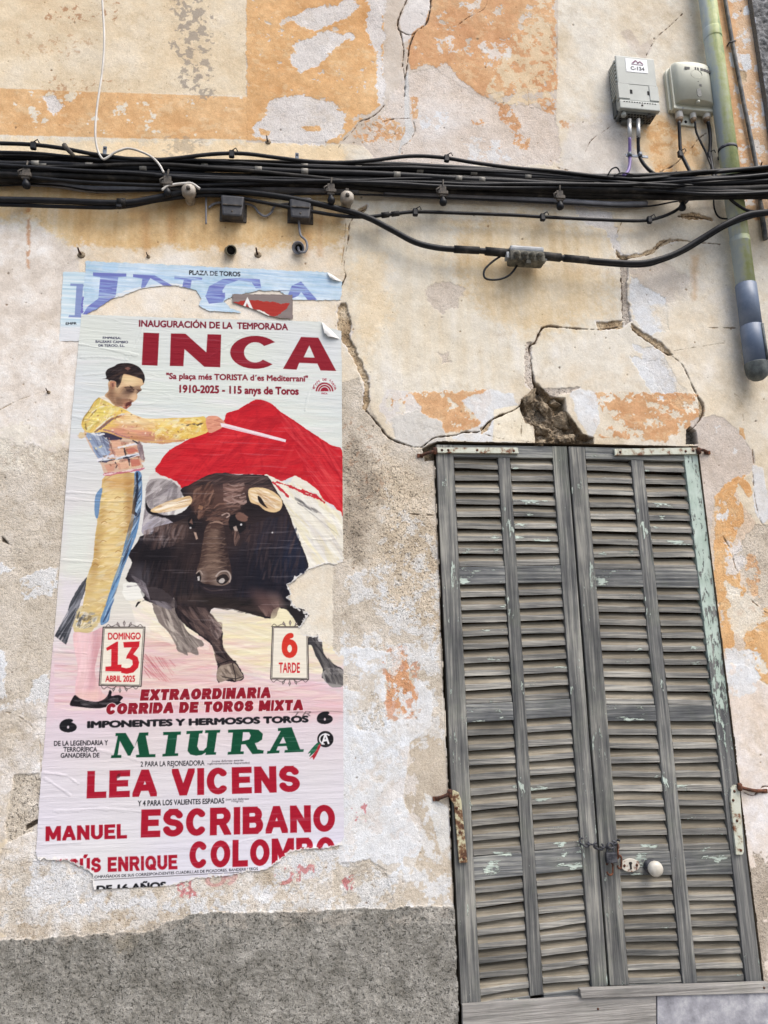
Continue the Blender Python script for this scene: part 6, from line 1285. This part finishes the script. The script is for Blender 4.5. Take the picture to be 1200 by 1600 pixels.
for i, (lb_, f0, r, dep) in enumerate(BN):
    ph = i*1.7; p = []
    for x in xs:
        f = f0+.085*math.sin(x/230+ph)+(.30*math.sin(x/420.0+.4) if i == 7 else 0)+(.10*math.sin(x/180+2) if i in (4, 5) else 0)
        f += (.16*math.sin(x/150+ph*2)+.12*math.sin(x/95.0+ph) if i > 8 else 0)+krng.uniform(-.03, .03)+(.35*math.sin(x/500.0-.8) if i == 12 else 0); f = min(1.04, max(-.08, f)); tq = min(1, max(0, (x-1010)/90)); p.append((x, TOP(x)+(BOT(x)-TOP(x))*f, dep+.006*math.sin(x/150+i*2)+.088*tq*tq*(3-2*tq)))
    o, S = cable(lb_, p, r, dep, M_CB2 if i in (4, 5, 6, 10, 12) else M_CB, GRP, 5)
    if i in (1, 2):
        for px in ((68, 156, 332, 500, 578, 675, 760, 850) if i == 1 else (76, 235, 418, 496, 640, 745, 777, 955)): band(o, S, (px+160)/1530, r+.0012, .026)
cable('thin black upper line, looping over the bundle from the far left', [(-120, 222), (0, 224), (50, 226), (100, 232), (160, 243), (240, 250), (330, 241), (380, 240), (430, 246), (480, 252), (530, 254), (580, 251), (640, 244), (690, 246), (740, 254), (800, 262), (870, 268), (940, 276), (1000, 280), (1060, 275, .09), (1130, 268, .15), (1220, 258, .15), (1330, 246, .15)], .0072, .066, M_CB, None)
cable('second thin black line, running under the upper line at the left', [(-120, 236), (0, 238), (60, 240), (110, 245), (190, 252), (300, 250), (400, 256), (520, 262), (640, 262), (760, 268), (860, 274), (960, 284), (1080, 290, .12), (1220, 280, .15), (1330, 274, .15)], .0062, .060)
cable('flat grey strip sagging under the left half of the bundle', [(-120, 284), (0, 284), (80, 287), (150, 296), (260, 293), (360, 294), (470, 297), (560, 297)], .0135, .016, M_GC)  # plain grey tube laid along the bluish grey band below the bundle
cable('flat grey strip under the right half of the bundle', [(600, 302), (680, 306), (780, 310), (880, 315), (960, 320), (1010, 318)], .0125, .016, M_GC)
cable('very thin black wire along the underside of the grey strip', [(-120, 291), (0, 290), (50, 288), (100, 291), (150, 298), (250, 298), (370, 300), (440, 304), (500, 303), (600, 305), (680, 309), (780, 313), (880, 318), (1000, 323), (1060, 314), (1110, 311), (1210, 310)], .0036, .024)
LC, LCS = cable('thick black cable dipping in a long curve to the grey splice box', [(-120, 311), (0, 312), (90, 314), (190, 317), (240, 310), (290, 300), (340, 298), (400, 302), (460, 311), (520, 324), (570, 338), (610, 358), (650, 379), (690, 388), (740, 391), (800, 396)], .0115, .045, M_CB)
L2, L2S = cable('thick black cable rising from the splice box to the drainpipe at the right', [(850, 400), (900, 405), (960, 410), (1000, 411), (1030, 405), (1060, 394, .07), (1095, 373, .09), (1130, 352, .12), (1165, 336, .13), (1200, 331, .13), (1260, 326, .12), (1340, 320, .1)], .0115, .060)
cable('thin black cable hugging the underside of the rising thick cable', [(880, 404), (930, 412), (1000, 416), (1035, 408), (1070, 393, .06), (1105, 372, .08), (1140, 352, .115), (1190, 336, .125), (1260, 332, .12)], .0058, .052)
L3, L3S = cable('lower black cable with small clamps, crossing above the splice box', [(-120, 320), (0, 320), (100, 323), (188, 324), (250, 313), (310, 306), (360, 307), (420, 318), (480, 329), (530, 337), (570, 339), (610, 335), (650, 331), (720, 333), (800, 336), (850, 339), (930, 343), (1000, 345), (1030, 340), (1056, 329), (1074, 313), (1086, 296)], .0068, .036)
for o, S, tt, r in ((LC, LCS, .205, .0165), (L3, L3S, .52, .011), (L3, L3S, .535, .010)): band(o, S, tt, r, .03, M_CB2, 'cable_tie')
band(LC, LCS, .985, .0165, .11, M_CB2, 'taped_joint'); band(LC, LCS, .93, .0145, .10, M_CB2, 'taped_joint'); band(L2, L2S, .03, .0165, .10, M_CB2, 'taped_joint'); band(L2, L2S, .10, .0145, .10, M_CB2, 'taped_joint')
cable('thin black wire hanging in an open loop under the splice box', [(781, 401), (768, 410), (757, 422), (757, 433), (766, 437), (782, 436), (797, 429), (808, 415)], .0042, .04)
cable('white cable dangling from the top edge of the picture onto the bundle', [(158, -60), (160, 0), (163, 60), (160, 110), (152, 165), (149, 205), (152, 232), (160, 248), (168, 246), (180, 238), (198, 232), (215, 235), (235, 244), (248, 256), (256, 270)], .0042, .075, M_WC)
cable('short white cable joining the bundle to the left peg', [(253, 297), (262, 291), (275, 288), (286, 287), (300, 287), (312, 295)], .0050, .07, M_WC)
cable('short grey wire hanging between the left peg and the dark box', [(322, 304), (322, 318), (322, 335), (322, 350)], .0036, .02, M_GC)
cable('grey wire looped between the two dark junction boxes', [(326, 325, .01), (340, 317), (380, 318), (396, 322), (404, 332), (414, 338), (424, 332), (430, 322), (450, 318)], .0045, .012, M_GC)
cable('grey wire curling from the right junction box into the pale pipe stub', [(467, 344), (468, 358), (470, 368), (478, 376), (480, 386), (476, 394), (468, 393), (466, 386)], .0045, .022, M_GC)
cable('purple cable coming out of the grey service box', [(984, 215, .05), (984, 240, .03), (984, 256, .03), (981, 268, .04), (974, 274, .055)], .0068, .04, M_PU)
cable('short black cable curving from the grey service box into the bundle', [(997, 213, .05), (998, 238, .03), (1003, 252, .03), (1016, 267, .04), (1034, 277, .05), (1060, 281, .055)], .0072, .04)
cable('left black cable hanging from the beige box into the bundle', [(1061, 190, .04), (1062, 214, .03), (1064, 238, .03), (1072, 256, .04), (1080, 272, .055), (1084, 284, .07)], .0074, .04)
cable('thin middle cable hanging from the beige box', [(1086, 190, .04), (1088, 206, .03), (1096, 224, .03), (1104, 240, .03), (1110, 256, .045), (1122, 280, .075)], .0045, .04)
cable('right black cable hanging from the beige box beside the drainpipe', [(1106, 190, .04), (1109, 205, .03), (1110, 222, .03), (1109, 240, .03), (1112, 256, .045), (1116, 284, .07)], .0076, .04)
cable('black cable looping down from the bundle over the drainpipe', [(1130, 296, .09), (1140, 310, .12), (1155, 322, .12), (1172, 330, .12), (1200, 332, .09)], .0062, .11)
cable('thin wire drooping from the bundle left of the drainpipe', [(1115, 308), (1116, 325), (1122, 338), (1134, 342), (1150, 339), (1175, 333, .1), (1210, 328, .1)], .0036, .05)
cable('black line climbing in front of the drainpipe to the right edge', [(1060, 292), (1100, 282, .08), (1140, 275, .115), (1180, 270, .115), (1230, 264, .09), (1330, 258, .06)], .0085, .07)
cable('heavy black line crossing the drainpipe at the foot of the bundle', [(1050, 303), (1100, 300, .09), (1150, 298, .118), (1200, 297, .11), (1330, 296, .06)], .0105, .07)
for i, (px, py, q) in enumerate(((958, 270, 'knotted black tie on the bundle left of the purple cable'),)):
    o, S = cable(q, [(950, 273), (956, 264), (964, 262), (968, 270), (960, 274), (972, 270), (990, 273)], .0032, .075, name='cable_tie', cat='tie')
def tie(px, py, dep, label, s_=1.0):
    c_ = W3(px, py, dep); mb = MB(); mb.box(c_.x-.010*s_, c_.y-.006, c_.z-.016*s_, c_.x+.010*s_, c_.y+.010, c_.z+.014*s_)
    o = mb.build('cable_tie', M_CB, None, .003, 1); tag(o, label, 'tie', 'black ties on the cables')
    mb = MB(); mb.tube([c_+Vector((0, -.004, .010)), c_+Vector((.016*s_, -.010, .018*s_)), c_+Vector((.022*s_, -.008, .006*s_))], .0022, 6); mb.build('tie_tail', M_CB, o)
for a in ((52, 227, .072, 'black tie on the thin upper line near the left edge'), (362, 240, .072, 'black tie on the thin upper line above the left dark box'), (698, 247, .072, 'black tie on the thin upper line right of the wall crack'), (1063, 240, .036, 'black tie on the left cable under the beige box'), (1109, 242, .036, 'black tie joining two cables under the beige box'), (649, 331, .044, 'black clip on the lower cable below the wall crack'), (848, 339, .044, 'black clip on the lower cable above the splice box'), (1015, 343, .044, 'black clip on the lower cable near the long crack'), (186, 319, .05, 'brown tie round the lower cables at the left'), (1165, 268, .12, 'black tie round the lines in front of the drainpipe')): tie(*a)
# clamps that hold the bundle
M_CL = mottle('old_clamp', A(54, 50, 46), A(100, 92, 82), 50, .8, bs=.4)
def clamp(px, py, label):
    c_ = W3(px, py, .07); E_ = empty('cable_clamp', c_, label, 'clamp', 'iron clamps under the bundle')
    mb = MB(); mb.box(c_.x-.014, c_.y-.004, c_.z-.012, c_.x+.014, c_.y+.006, c_.z+.035); mb.box(c_.x-.020, c_.y-.008, c_.z-.004, c_.x+.020, c_.y+.004, c_.z+.012); mb.tube([c_+Vector((0, -.002, .03)), c_+Vector((.003, -.002, .062))], .004, 6); mb.build('strap', M_CL, E_, .002, 1)
    mb = MB(); mb.lathe((c_.x, c_.y+.004, c_.z-.008), (0.1, .25, -1), ((0, .008), (.010, .010), (.016, .014), (.026, .015), (.034, .011), (.037, .004)), 12); mb.build('bolt', M_CB, E_)
    mb = MB(); mb.tube([c_+Vector((-.012, 0, .028)), c_+Vector((-.026, -.004, .016)), c_+Vector((-.022, -.002, -.004))], .003, 6); mb.build('wire_end', M_CL, E_)
for a in ((40, 275, 'iron clamp with round bolt under the bundle at the far left'), (261, 288, 'iron clamp under the bundle left of the left grey peg'), (517, 300, 'iron clamp with round bolt beside the right grey peg'), (692, 303, 'iron clamp with round bolt under the bundle, right of the top crack'), (875, 310, 'iron clamp with round bolt under the bundle, above the splice box'), (1066, 312, 'bent iron clamp under the bundle below the beige box')): clamp(*a)
# pegs, stubs, nails
M_PG = mottle('grey_porcelain', A(136, 126, 112), A(196, 188, 174), 30, .6, bs=.2)
def peg(px, py, label):
    x, z = W(px, py); E_ = empty('wall_peg', (x, 0, z), label, 'peg', 'pale pegs below the bundle'); mb = MB()
    mb.lathe((x, .01, z), (0, -1, 0), ((0, .016), (.02, .019), (.055, .020), (.06, .026), (.082, .026), (.088, .020)), 18); mb.build('peg', M_PG, E_)
    mb = MB(); mb.lathe((x, -.078, z), (0, -1, 0), ((0, .008), (.008, .008)), 6); mb.box(x-.006, -.074, z+.020, x+.006, -.062, z+.034); mb.build('nut', M_CL, E_)
peg(298, 315, 'pale porcelain peg on the wall left of the dark boxes'); peg(540, 325, 'pale porcelain peg on the wall right of the dark boxes')
M_JB = mottle('dark_box', A(34, 36, 42), A(60, 60, 64), 16, .55, bs=.15, c3=A(92, 88, 84), lo=.35, hi=.75)
def jbox(px0, px1, py0, py1, label):
    d_ = .05; x0, z1 = W(px0, py0, d_); x1, z0 = W(px1, py1, d_); E_ = empty('junction_box', ((x0+x1)/2, 0, z0), label, 'junction box', 'dark junction boxes below the bundle')
    mb = MB(); t = .008; mb.hexa([(x0+t, -d_, z0), (x1-t, -d_, z0), (x1-.002, -.004, z0+.006), (x0+.002, -.004, z0+.006), (x0, -d_-.004, z1), (x1, -d_-.004, z1), (x1+.004, -.004, z1), (x0-.004, -.004, z1)]); mb.build('box_body', M_JB, E_, .007)
    mb = MB(); mb.box(x0-.006, -.007, z0+.004, x1+.008, .004, z1+.004); mb.build('back_plate', M_CL, E_, .003); mb = MB(); mb.lathe(((x0+x1)/2, -d_+.002, z0+.018), (0, -1, 0), ((0, .005), (.004, .004)), 8); mb.build('screw', M_CL, E_)
    mb = MB(); mb.box(x0+t, -d_-.0065, z0+.040, x1-t, -d_+.002, z0+.044); mb.build('lid_rim', M_CL, E_)
jbox(345, 381, 305, 338, 'left dark junction box under the thick cable'); jbox(452, 487, 307, 341, 'right dark junction box under the thick cable, a grey wire below it')
def stub(px, py, r, label, mat, d=(.28, -1, -.5), bell=False):
    x, z = W(px, py); E_ = empty('pipe_stub', (x, 0, z), label, 'pipe stub'); mb = MB()
    mb.lathe((x, .01, z), d, ((0, r*.95), (.03, r), (.042, r*(1.45 if bell else 1.02)), (.043, r*(1.3 if bell else .85)), (.030, r*.8), (.012, r*.75)), 16); mb.build('tube', mat, E_)
    mb = MB(); v = Vector(d).normalized(); mb.lathe(Vector((x, .01, z))+v*.030, d, ((0, r*.8), (.001, r*.8)), 16); mb.build('bore', M_BLK, E_)
stub(358, 390, .020, 'dull olive pipe stub poking from the wall above the blue poster', mottle('olive_pipe', A(110, 104, 84), A(150, 144, 122), 30, .7)); stub(470, 386, .017, 'pale bell ended pipe stub with a grey wire in it', M_GC, (-.30, -1, -.55), True)
def plug(px, py, label, s_=1.0):
    x, z = W(px, py); r_ = random.Random(int(px)); mb = MB(); mb.lathe((x, .004, z), (0, -1, 0), ((0, .016*s_), (.006, .013*s_), (.008, .004*s_)), 9); o = mb.build('wall_plug', M_ST); tag(o, label, 'nail')
    mb = MB(); mb.tube([(x, 0, z), (x-.004, -.012, z+.003), (x-.006, -.03*s_, z+.010)], [.0045*s_, .004*s_, .003*s_], 6); mb.build('nail', M_RUST, o)
for a in ((127, 398, 'rusty nail in a broken plug above the blue poster at left'), (232, 401, 'tiny rusty nail above the blue poster', .5), (403, 398, 'rusty nail in a round plug between the two pipe stubs'), (419, 222, 'rusty nail at the lower edge of the orange paint', .8), (1053, 279, 'rusty nail head just above the bundle under the beige box', 1.1), (1188, 262, 'small rusty nail on the wall at the right edge', .8), (76, 613, 'small dark nail left of the matador', .5)): plug(*a)
M_ZN = mottle('zinc', A(92, 100, 112), A(140, 146, 152), 40, .45, .4, bs=.05)
def clip(px, py, label, w=.014, h=.036):
    x, z = W(px, py, .03); mb = MB(); mb.box(x-w/2, -.034, z-h/2, x+w/2, -.030, z+h/2); mb.box(x-w/2, -.030, z-h/2, x+w/2, .003, z-h/2+.003); o = mb.build('metal_clip', M_ZN, None, .001, 1); tag(o, label, 'clip', 'small zinc clips above the bundle')
    mb = MB(); mb.lathe((x, -.0335, z+h*.22), (0, -1, 0), ((0, .0042), (.0012, .004)), 10); mb.build('clip_hole', M_BLK, o)
clip(164, 236, 'small zinc clip beside the foot of the white cable'); clip(464, 246, 'small zinc clip above the middle of the bundle')
mb = MB(); mb.tube([W3(100, 226, .08), W3(108, 236, .082), (W3(116, 244, .08))], [.009, .008, .006], 6); tag(mb.build('cable_tie', M_CL), 'flat dark strap end sticking out over the thin lines at the left', 'tie')
c0, c1 = W3(978, 242, .03), W3(1013, 244, .03); mb = MB(); mb.box(c0.x, -.030, c0.z-.006, c1.x, -.026, c0.z+.006); cl = mb.build('clip_bar', M_ZN, None, .001, 1); tag(cl, 'short zinc bar clipping the purple and black cables below the grey box', 'clip')
for px in (984, 1000): mb = MB(); q = W3(px, 242, .03); mb.lathe(q+Vector((0, 0, -.009)), (0, 0, 1), ((0, .0095), (.018, .0095)), 12); mb.build('clip_ring', M_ZN, cl)
# splice box hanging on the cable
M_SB = mottle('cast_box', A(140, 144, 148), A(176, 178, 178), 20, .5, bs=.15); M_SD = mottle('dirty_cast_box', A(72, 70, 62), A(120, 116, 102), 40, .75, bs=.4)
x0, z1 = W(796, 383, .075); x1, z0 = W(853, 411, .075); SB = empty('splice_box', ((x0+x1)/2, -.05, z0), 'grey cast splice box with four bolts hanging on the thick cable', 'splice box')
mb = MB(); mb.box(x0, -.078, z0+.004, x1, -.022, z1-.018); mb.build('lower_shell', M_SD, SB, .010); mb = MB(); mb.box(x0+.004, -.074, z1-.019, x1-.002, -.020, z1+.004); mb.build('upper_shell', M_SB, SB, .008)
for k in range(4):
    bx = x0+.026+k*(x1-x0-.052)/3; mb = MB(); mb.lathe((bx, -.072, (z0+z1)/2-.004), (0, -1, -.25), ((0, .013), (.010, .013), (.012, .010), (.024, .010), (.026, .006)), 12); mb.tube([(bx, -.082, z0+.006), (bx, -.084, z0+.030)], .008, 8); mb.build('bolt', M_SD, SB)
for px_ in (x0-.010, x1-.002): mb = MB(); mb.box(px_, -.066, (z0+z1)/2-.014, px_+.012, -.034, (z0+z1)/2+.012); mb.build('side_lug', M_SB, SB, .003)
mb = MB(); mb.box((x0+x1)/2-.010, -.082, z0-.010, (x0+x1)/2+.010, -.05, z0+.006); mb.build('bottom_lug', M_SD, SB, .003)

# ------------------------------------------------------------------ service boxes
def S2(x, y): return (930+x/4.444, 50+y/4.444)
M_B1 = mottle('grey_plastic', A(166, 170, 163), A(178, 182, 175), 8, .5, bs=.03); M_B1D = mottle('grey_plastic_dark', A(92, 94, 90), A(112, 114, 108), 14, .6, bs=.05); M_B2 = mottle('beige_plastic', A(206, 206, 188), A(216, 216, 199), 7, .5, bs=.03); M_SIL = mottle('silver_sleeve', A(176, 176, 174), A(212, 212, 210), 20, .35, .5, bs=.05)
d1 = .075; xa, za = W(*S2(150, 160), d1); xb, _ = W(*S2(406, 165), d1); _, zb = W(*S2(300, 545), d1); xb2, _ = W(*S2(448, 540), d1); xa2, _ = W(*S2(162, 535), d1); xa = (xa+xa2)/2; xb = (xb+xb2)/2; w1, h1 = xb-xa, za-zb
G1 = empty('service_box', ((xa+xb)/2, 0, zb), 'grey ribbed telecom box with a white C-134 sticker, left of the beige box', 'service box')
mb = MB(); mb.box(xa+.004, -.030, zb+.012, xb-.004, .002, za-.006); mb.build('back_plate', M_B1D, G1, .003)
mb = MB(); mb.box(xa+.006, -d1+.010, zb+.026, xb-.006, -.0302, za-.004); mb.build('box_body', M_B1, G1, .006)
mb = MB(); mb.box(xa, -d1, zb+.044, xb, -d1+.0098, za); mb.build('cover', M_B1, G1, .005)
mb = MB(); mb.box(xa-.001, -d1-.003, zb+.004, xb+.001, -d1+.020, zb+.0438); mb.build('skirt', M_B1, G1, .004)
mb = MB()
for k in range(13): mb.box(xa+.016+k*(w1-.038)/12, -d1-.0042, zb+.034, xa+.016+k*(w1-.038)/12+.006, -d1-.001, zb+.037)
mb.build('slot_row', M_BLK, G1)
for k in range(9):
    z = za-.03-k*(h1*.62)/9
    for sx in (xa, xb): mb = MB(); mb.hexa([(sx-.004 if sx == xa else sx-.008, -d1+.008, z), (sx+.008 if sx == xa else sx+.004, -d1+.008, z), (sx+.008 if sx == xa else sx+.004, -.018, z-.010), (sx-.004 if sx == xa else sx-.008, -.018, z-.010), (sx-.004 if sx == xa else sx-.008, -d1+.008, z+.011), (sx+.008 if sx == xa else sx+.004, -d1+.008, z+.011), (sx+.008 if sx == xa else sx+.004, -.018, z+.001), (sx-.004 if sx == xa else sx-.008, -.018, z+.001)]); mb.build('cooling_rib', M_B1, G1, .001, 1)
for x0_, x1_ in ((xa-.002, xa+w1*.27), (xb-w1*.22, xb+.002)):
    mb = MB(); mb.box(x0_, -d1-.0028, zb+.052, x1_, -d1+.02, zb+h1*.47); mb.build('latch_plate', M_B1, G1, .002)
for x_ in (xa+w1*.29, xb-w1*.27): mb = MB(); mb.box(x_, -d1-.0012, zb+h1*.30, x_+.010, -d1+.002, zb+h1*.37); mb.build('latch_slot', M_BLK, G1)
mb = MB(); mb.box(xa+.004, -d1-.0008, zb+h1*.475, xb-.004, -d1+.002, zb+h1*.480); mb.build('cover_seam', M_B1D, G1)
mb = MB(); mb.lathe(((xa+xb)/2+.010, -d1-.003, zb+.024), (0, -1, 0), ((0, .005), (.002, .004)), 10); mb.build('screw', M_CL, G1)
mb = MB(); mb.box(xa+.010, -d1+.014, zb-.004, xb-.010, -.006, zb+.0262); gr_ = mb.build('vent_grille', M_B1D, G1, .003); mb = MB()
for i in range(11):
    for j in range(4): mb.lathe((xa+.022+i*(w1-.044)/10+(j % 2)*.006, -d1+.022+j*.013, zb-.0032), (0, 0, -1), ((0, .0052), (.0014, .0052)), 6)
mb.build('vent_hole', M_BLK, gr_)
for k, (sx, mt) in enumerate(((xa+.024, M_B1), (xb-.040, M_CL))): mb = MB(); mb.lathe((sx, -d1+.024, zb+.006), (0, -.2, -1), ((0, .011), (.022, .010), (.024, .006)), 12); mb.build('side_plug', mt, G1)
mb = MB(); mb.box(xa+.030, -.028, zb-.020, xb-.050, -.006, zb+.004); mb.build('gland_block', M_B1D, G1, .003)
for px in (983.5, 997.3):
    a_, b_ = W3(px, 187, .05), W3(px+.3, 216, .048); mb = MB(); mb.tube([a_, b_], .0088, 12); mb.build('cable_sleeve', M_SIL, G1)
x0, z1 = W(*S2(208, 180), d1+.001); x1, z0 = W(*S2(368, 288), d1+.001)
mb = MB(); mb.box(x0, -d1-.0012, z0, x1, -d1+.001, z1); st = mb.build('sticker', mottle('white_sticker', A(226, 228, 230), A(236, 238, 240), 10, .5, bs=0), G1)
M_LG = mottle('logo_ink', A(112, 62, 96), A(126, 74, 104), 20, .6, bs=0); M_TX = mottle('black_ink', A(26, 26, 30), A(36, 36, 40), 20, .6, bs=0); sw, sh_ = x1-x0, z1-z0
mb = MB()
for p in (((.26, .64), (.36, .64), (.47, .80), (.55, .69), (.61, .69), (.48, .90), (.44, .90)), ((.50, .64), (.58, .64), (.66, .76), (.74, .64), (.82, .64), (.69, .84), (.63, .84))): mb.prism([(x0+a*sw, z0+b*sh_) for a, b in p], -d1-.0020, -d1-.001)
mb.box(x0+.26*sw, -d1-.002, z0+.55*sh_, x0+.80*sw, -d1-.001, z0+.585*sh_); mb.build('logo', M_LG, st)
def text3(body, x0, x1, z0, y, mat, parent, bold=.02, hgt=None):
    V, T, cap = text_geo(body, bold); k = (x1-x0)/(V[:, 0].max()-V[:, 0].min()); kz = k if hgt is None else hgt/cap; mb = MB()
    mb.add([(x0+(v[0]-V[:, 0].min())*k, y, z0+v[1]*kz) for v in V], [tuple(t) for t in T]); return mb.build('lettering', mat, parent)
text3('C-134', x0+.20*sw, x0+.84*sw, z0+.16*sh_, -d1-.0018, M_TX, st, .03, .25*sh_)
# beige box
d2 = .04; xa, za = W(*S2(522, 215), d2); xb, _ = W(*S2(786, 235), d2); xa2, _ = W(*S2(545, 560), d2); xb2, zb = W(*S2(834, 560), d2); xa = (xa+xa2)/2; xb = (xb+xb2)/2; w2, h2 = xb-xa, za-zb
G2 = empty('service_box', ((xa+xb)/2, 0, zb), 'beige plastic service box with bulging front, three cables below, by the drainpipe', 'service box')
def rrect(x0, z0, x1, z1, r, top_only=True, n=6):
    P_ = [(x0, z0), (x1, z0)]
    for cx, cz, a0 in ((x1-r, z1-r, 0), (x0+r, z1-r, 90)):
        for k in range(n+1): a = math.radians(a0+90*k/n); P_.append((cx+r*math.cos(a), cz+r*math.sin(a)))
    return P_
mb = MB(); mb.prism(rrect(xa-.010, zb+.010, xb-.004, za-.004, .03), -.020, .002); mb.build('back_shell', M_B2, G2, .003)
mb = MB(); mb.prism(rrect(xa, zb+.004, xb, za, .034), -d2, -.0202); mb.build('box_body', M_B2, G2, .003)
mb = MB(); mb.box(xa-.004, -d2-.004, zb, xb+.004, -.012, zb+.014); mb.build('lower_lip', M_B2, G2, .004)
nseg = 20; mb = MB(); prof_ = [(xa+.006+(w2-.012)*k/nseg, -d2-.036*math.sqrt(max(0, 1-(2*k/nseg-1)**2))**.8) for k in range(nseg+1)]; rows = []; zz0 = zb+.026
for f, zz in ((1, zz0), (1, za-.045), (.96, za-.028), (.84, za-.014), (.55, za-.006), (0.02, za-.003)):
    rows.append([(x if f > .9 else (xa+xb)/2+(x-(xa+xb)/2)*(.90+.1*f), -d2+(y+d2)*f, zz) for x, y in prof_])
vs_ = [p for r in rows for p in r]; m_ = nseg+1; fs_ = [(i*m_+k, i*m_+k+1, (i+1)*m_+k+1, (i+1)*m_+k) for i in range(len(rows)-1) for k in range(nseg)]+[tuple(range(nseg, -1, -1))]
mb.add(vs_, fs_); dome = mb.build('front_dome', M_B2, G2); 
for p in dome.data.polygons: p.use_smooth = len(p.vertices) == 4
cx_ = (xa+xb)/2; mb = MB(); mb.prism([(cx_+.006+.010*math.cos(a*.4189), zz0+.022+(.022 if math.sin(a*.4189) > 0 else 0)+.010*math.sin(a*.4189)) for a in range(15)], -d2-.0378, -d2-.030); mb.build('screw_slot', M_B1D, dome)
mb = MB(); mb.lathe((cx_+.002, -d2-.026, zz0-.001), (0, 0, -1), ((0, .009), (.010, .008)), 12); mb.build('screw_post', M_B2, dome)
ring = MB(); rp = [(cx_+.006+.026*math.cos(a*.2618), -d2-.0355, zb+h2*.655+.022*math.sin(a*.2618)) for a in range(25)]; ring.tube(rp, .0012, 5, cap=False); ring.build('embossed_ring', M_B2, dome)
mb = MB()
for u, ww in ((.26, .022), (.50, .006), (.56, .007), (.64, .012), (.72, .012), (.80, .010), (.87, .009)):
    xx = xa+w2*u; yy = -d2-.036*math.sqrt(max(0, 1-(2*(u+ww/w2/2)-1)**2))**.8; mb.box(xx, yy-.0012, za-.058, xx+ww, yy+.006, za-.046)
xx = cx_+.012; mb.box(xx, -d2-.0370, zb+h2*.40, xx+.010, -d2-.030, zb+h2*.44); mb.lathe((cx_+.008, -d2-.0358, zb+h2*.50), (0, -1, 0), ((0, .002), (.001, .002)), 8); mb.build('printed_marks', M_TX, dome)
M_GW = mottle('white_gland', A(206, 202, 192), A(224, 221, 213), 20, .5, bs=.05); M_GB = mottle('brown_gland', A(110, 84, 62), A(170, 150, 124), 40, .6)
for (gx_, gr) in ((580, .0165), (675, .0135), (770, .0165)):
    a_ = W3(*S2(gx_, 566), .022); mb = MB(); mb.lathe(a_+Vector((0, 0, .008)), (.03, 0, -1), ((0, gr*.9), (.010, gr), (.034, gr), (.036, gr*.9)), 14); gl_ = mb.build('cable_gland', M_GW, G2)
    mb = MB(); mb.lathe(a_+Vector((0, 0, -.027)), (.03, 0, -1), ((0, gr*.95), (.012, gr*.8), (.014, gr*.5)), 14); mb.build('gland_nut', M_GB, gl_)
mb = MB(); q = W3(*S2(660, 620), .012); mb.box(q.x-.05, -.010, q.z-.020, q.x+.03, .002, q.z+.05); mb.build('mounting_tab', M_B2, G2, .004)
mb = MB(); q = W3(*S2(630, 622), .012); mb.lathe((q.x, -.010, q.z), (0, -1, 0), ((0, .007), (.002, .006)), 10); mb.build('screw', M_BLK, G2)
mb = MB(); q = W3(*S2(615, 563), d2+.004); mb.lathe((q.x, -d2-.003, zb+.005), (0, -1, 0), ((0, .005), (.002, .004)), 10); mb.build('screw', M_SIL, G2)
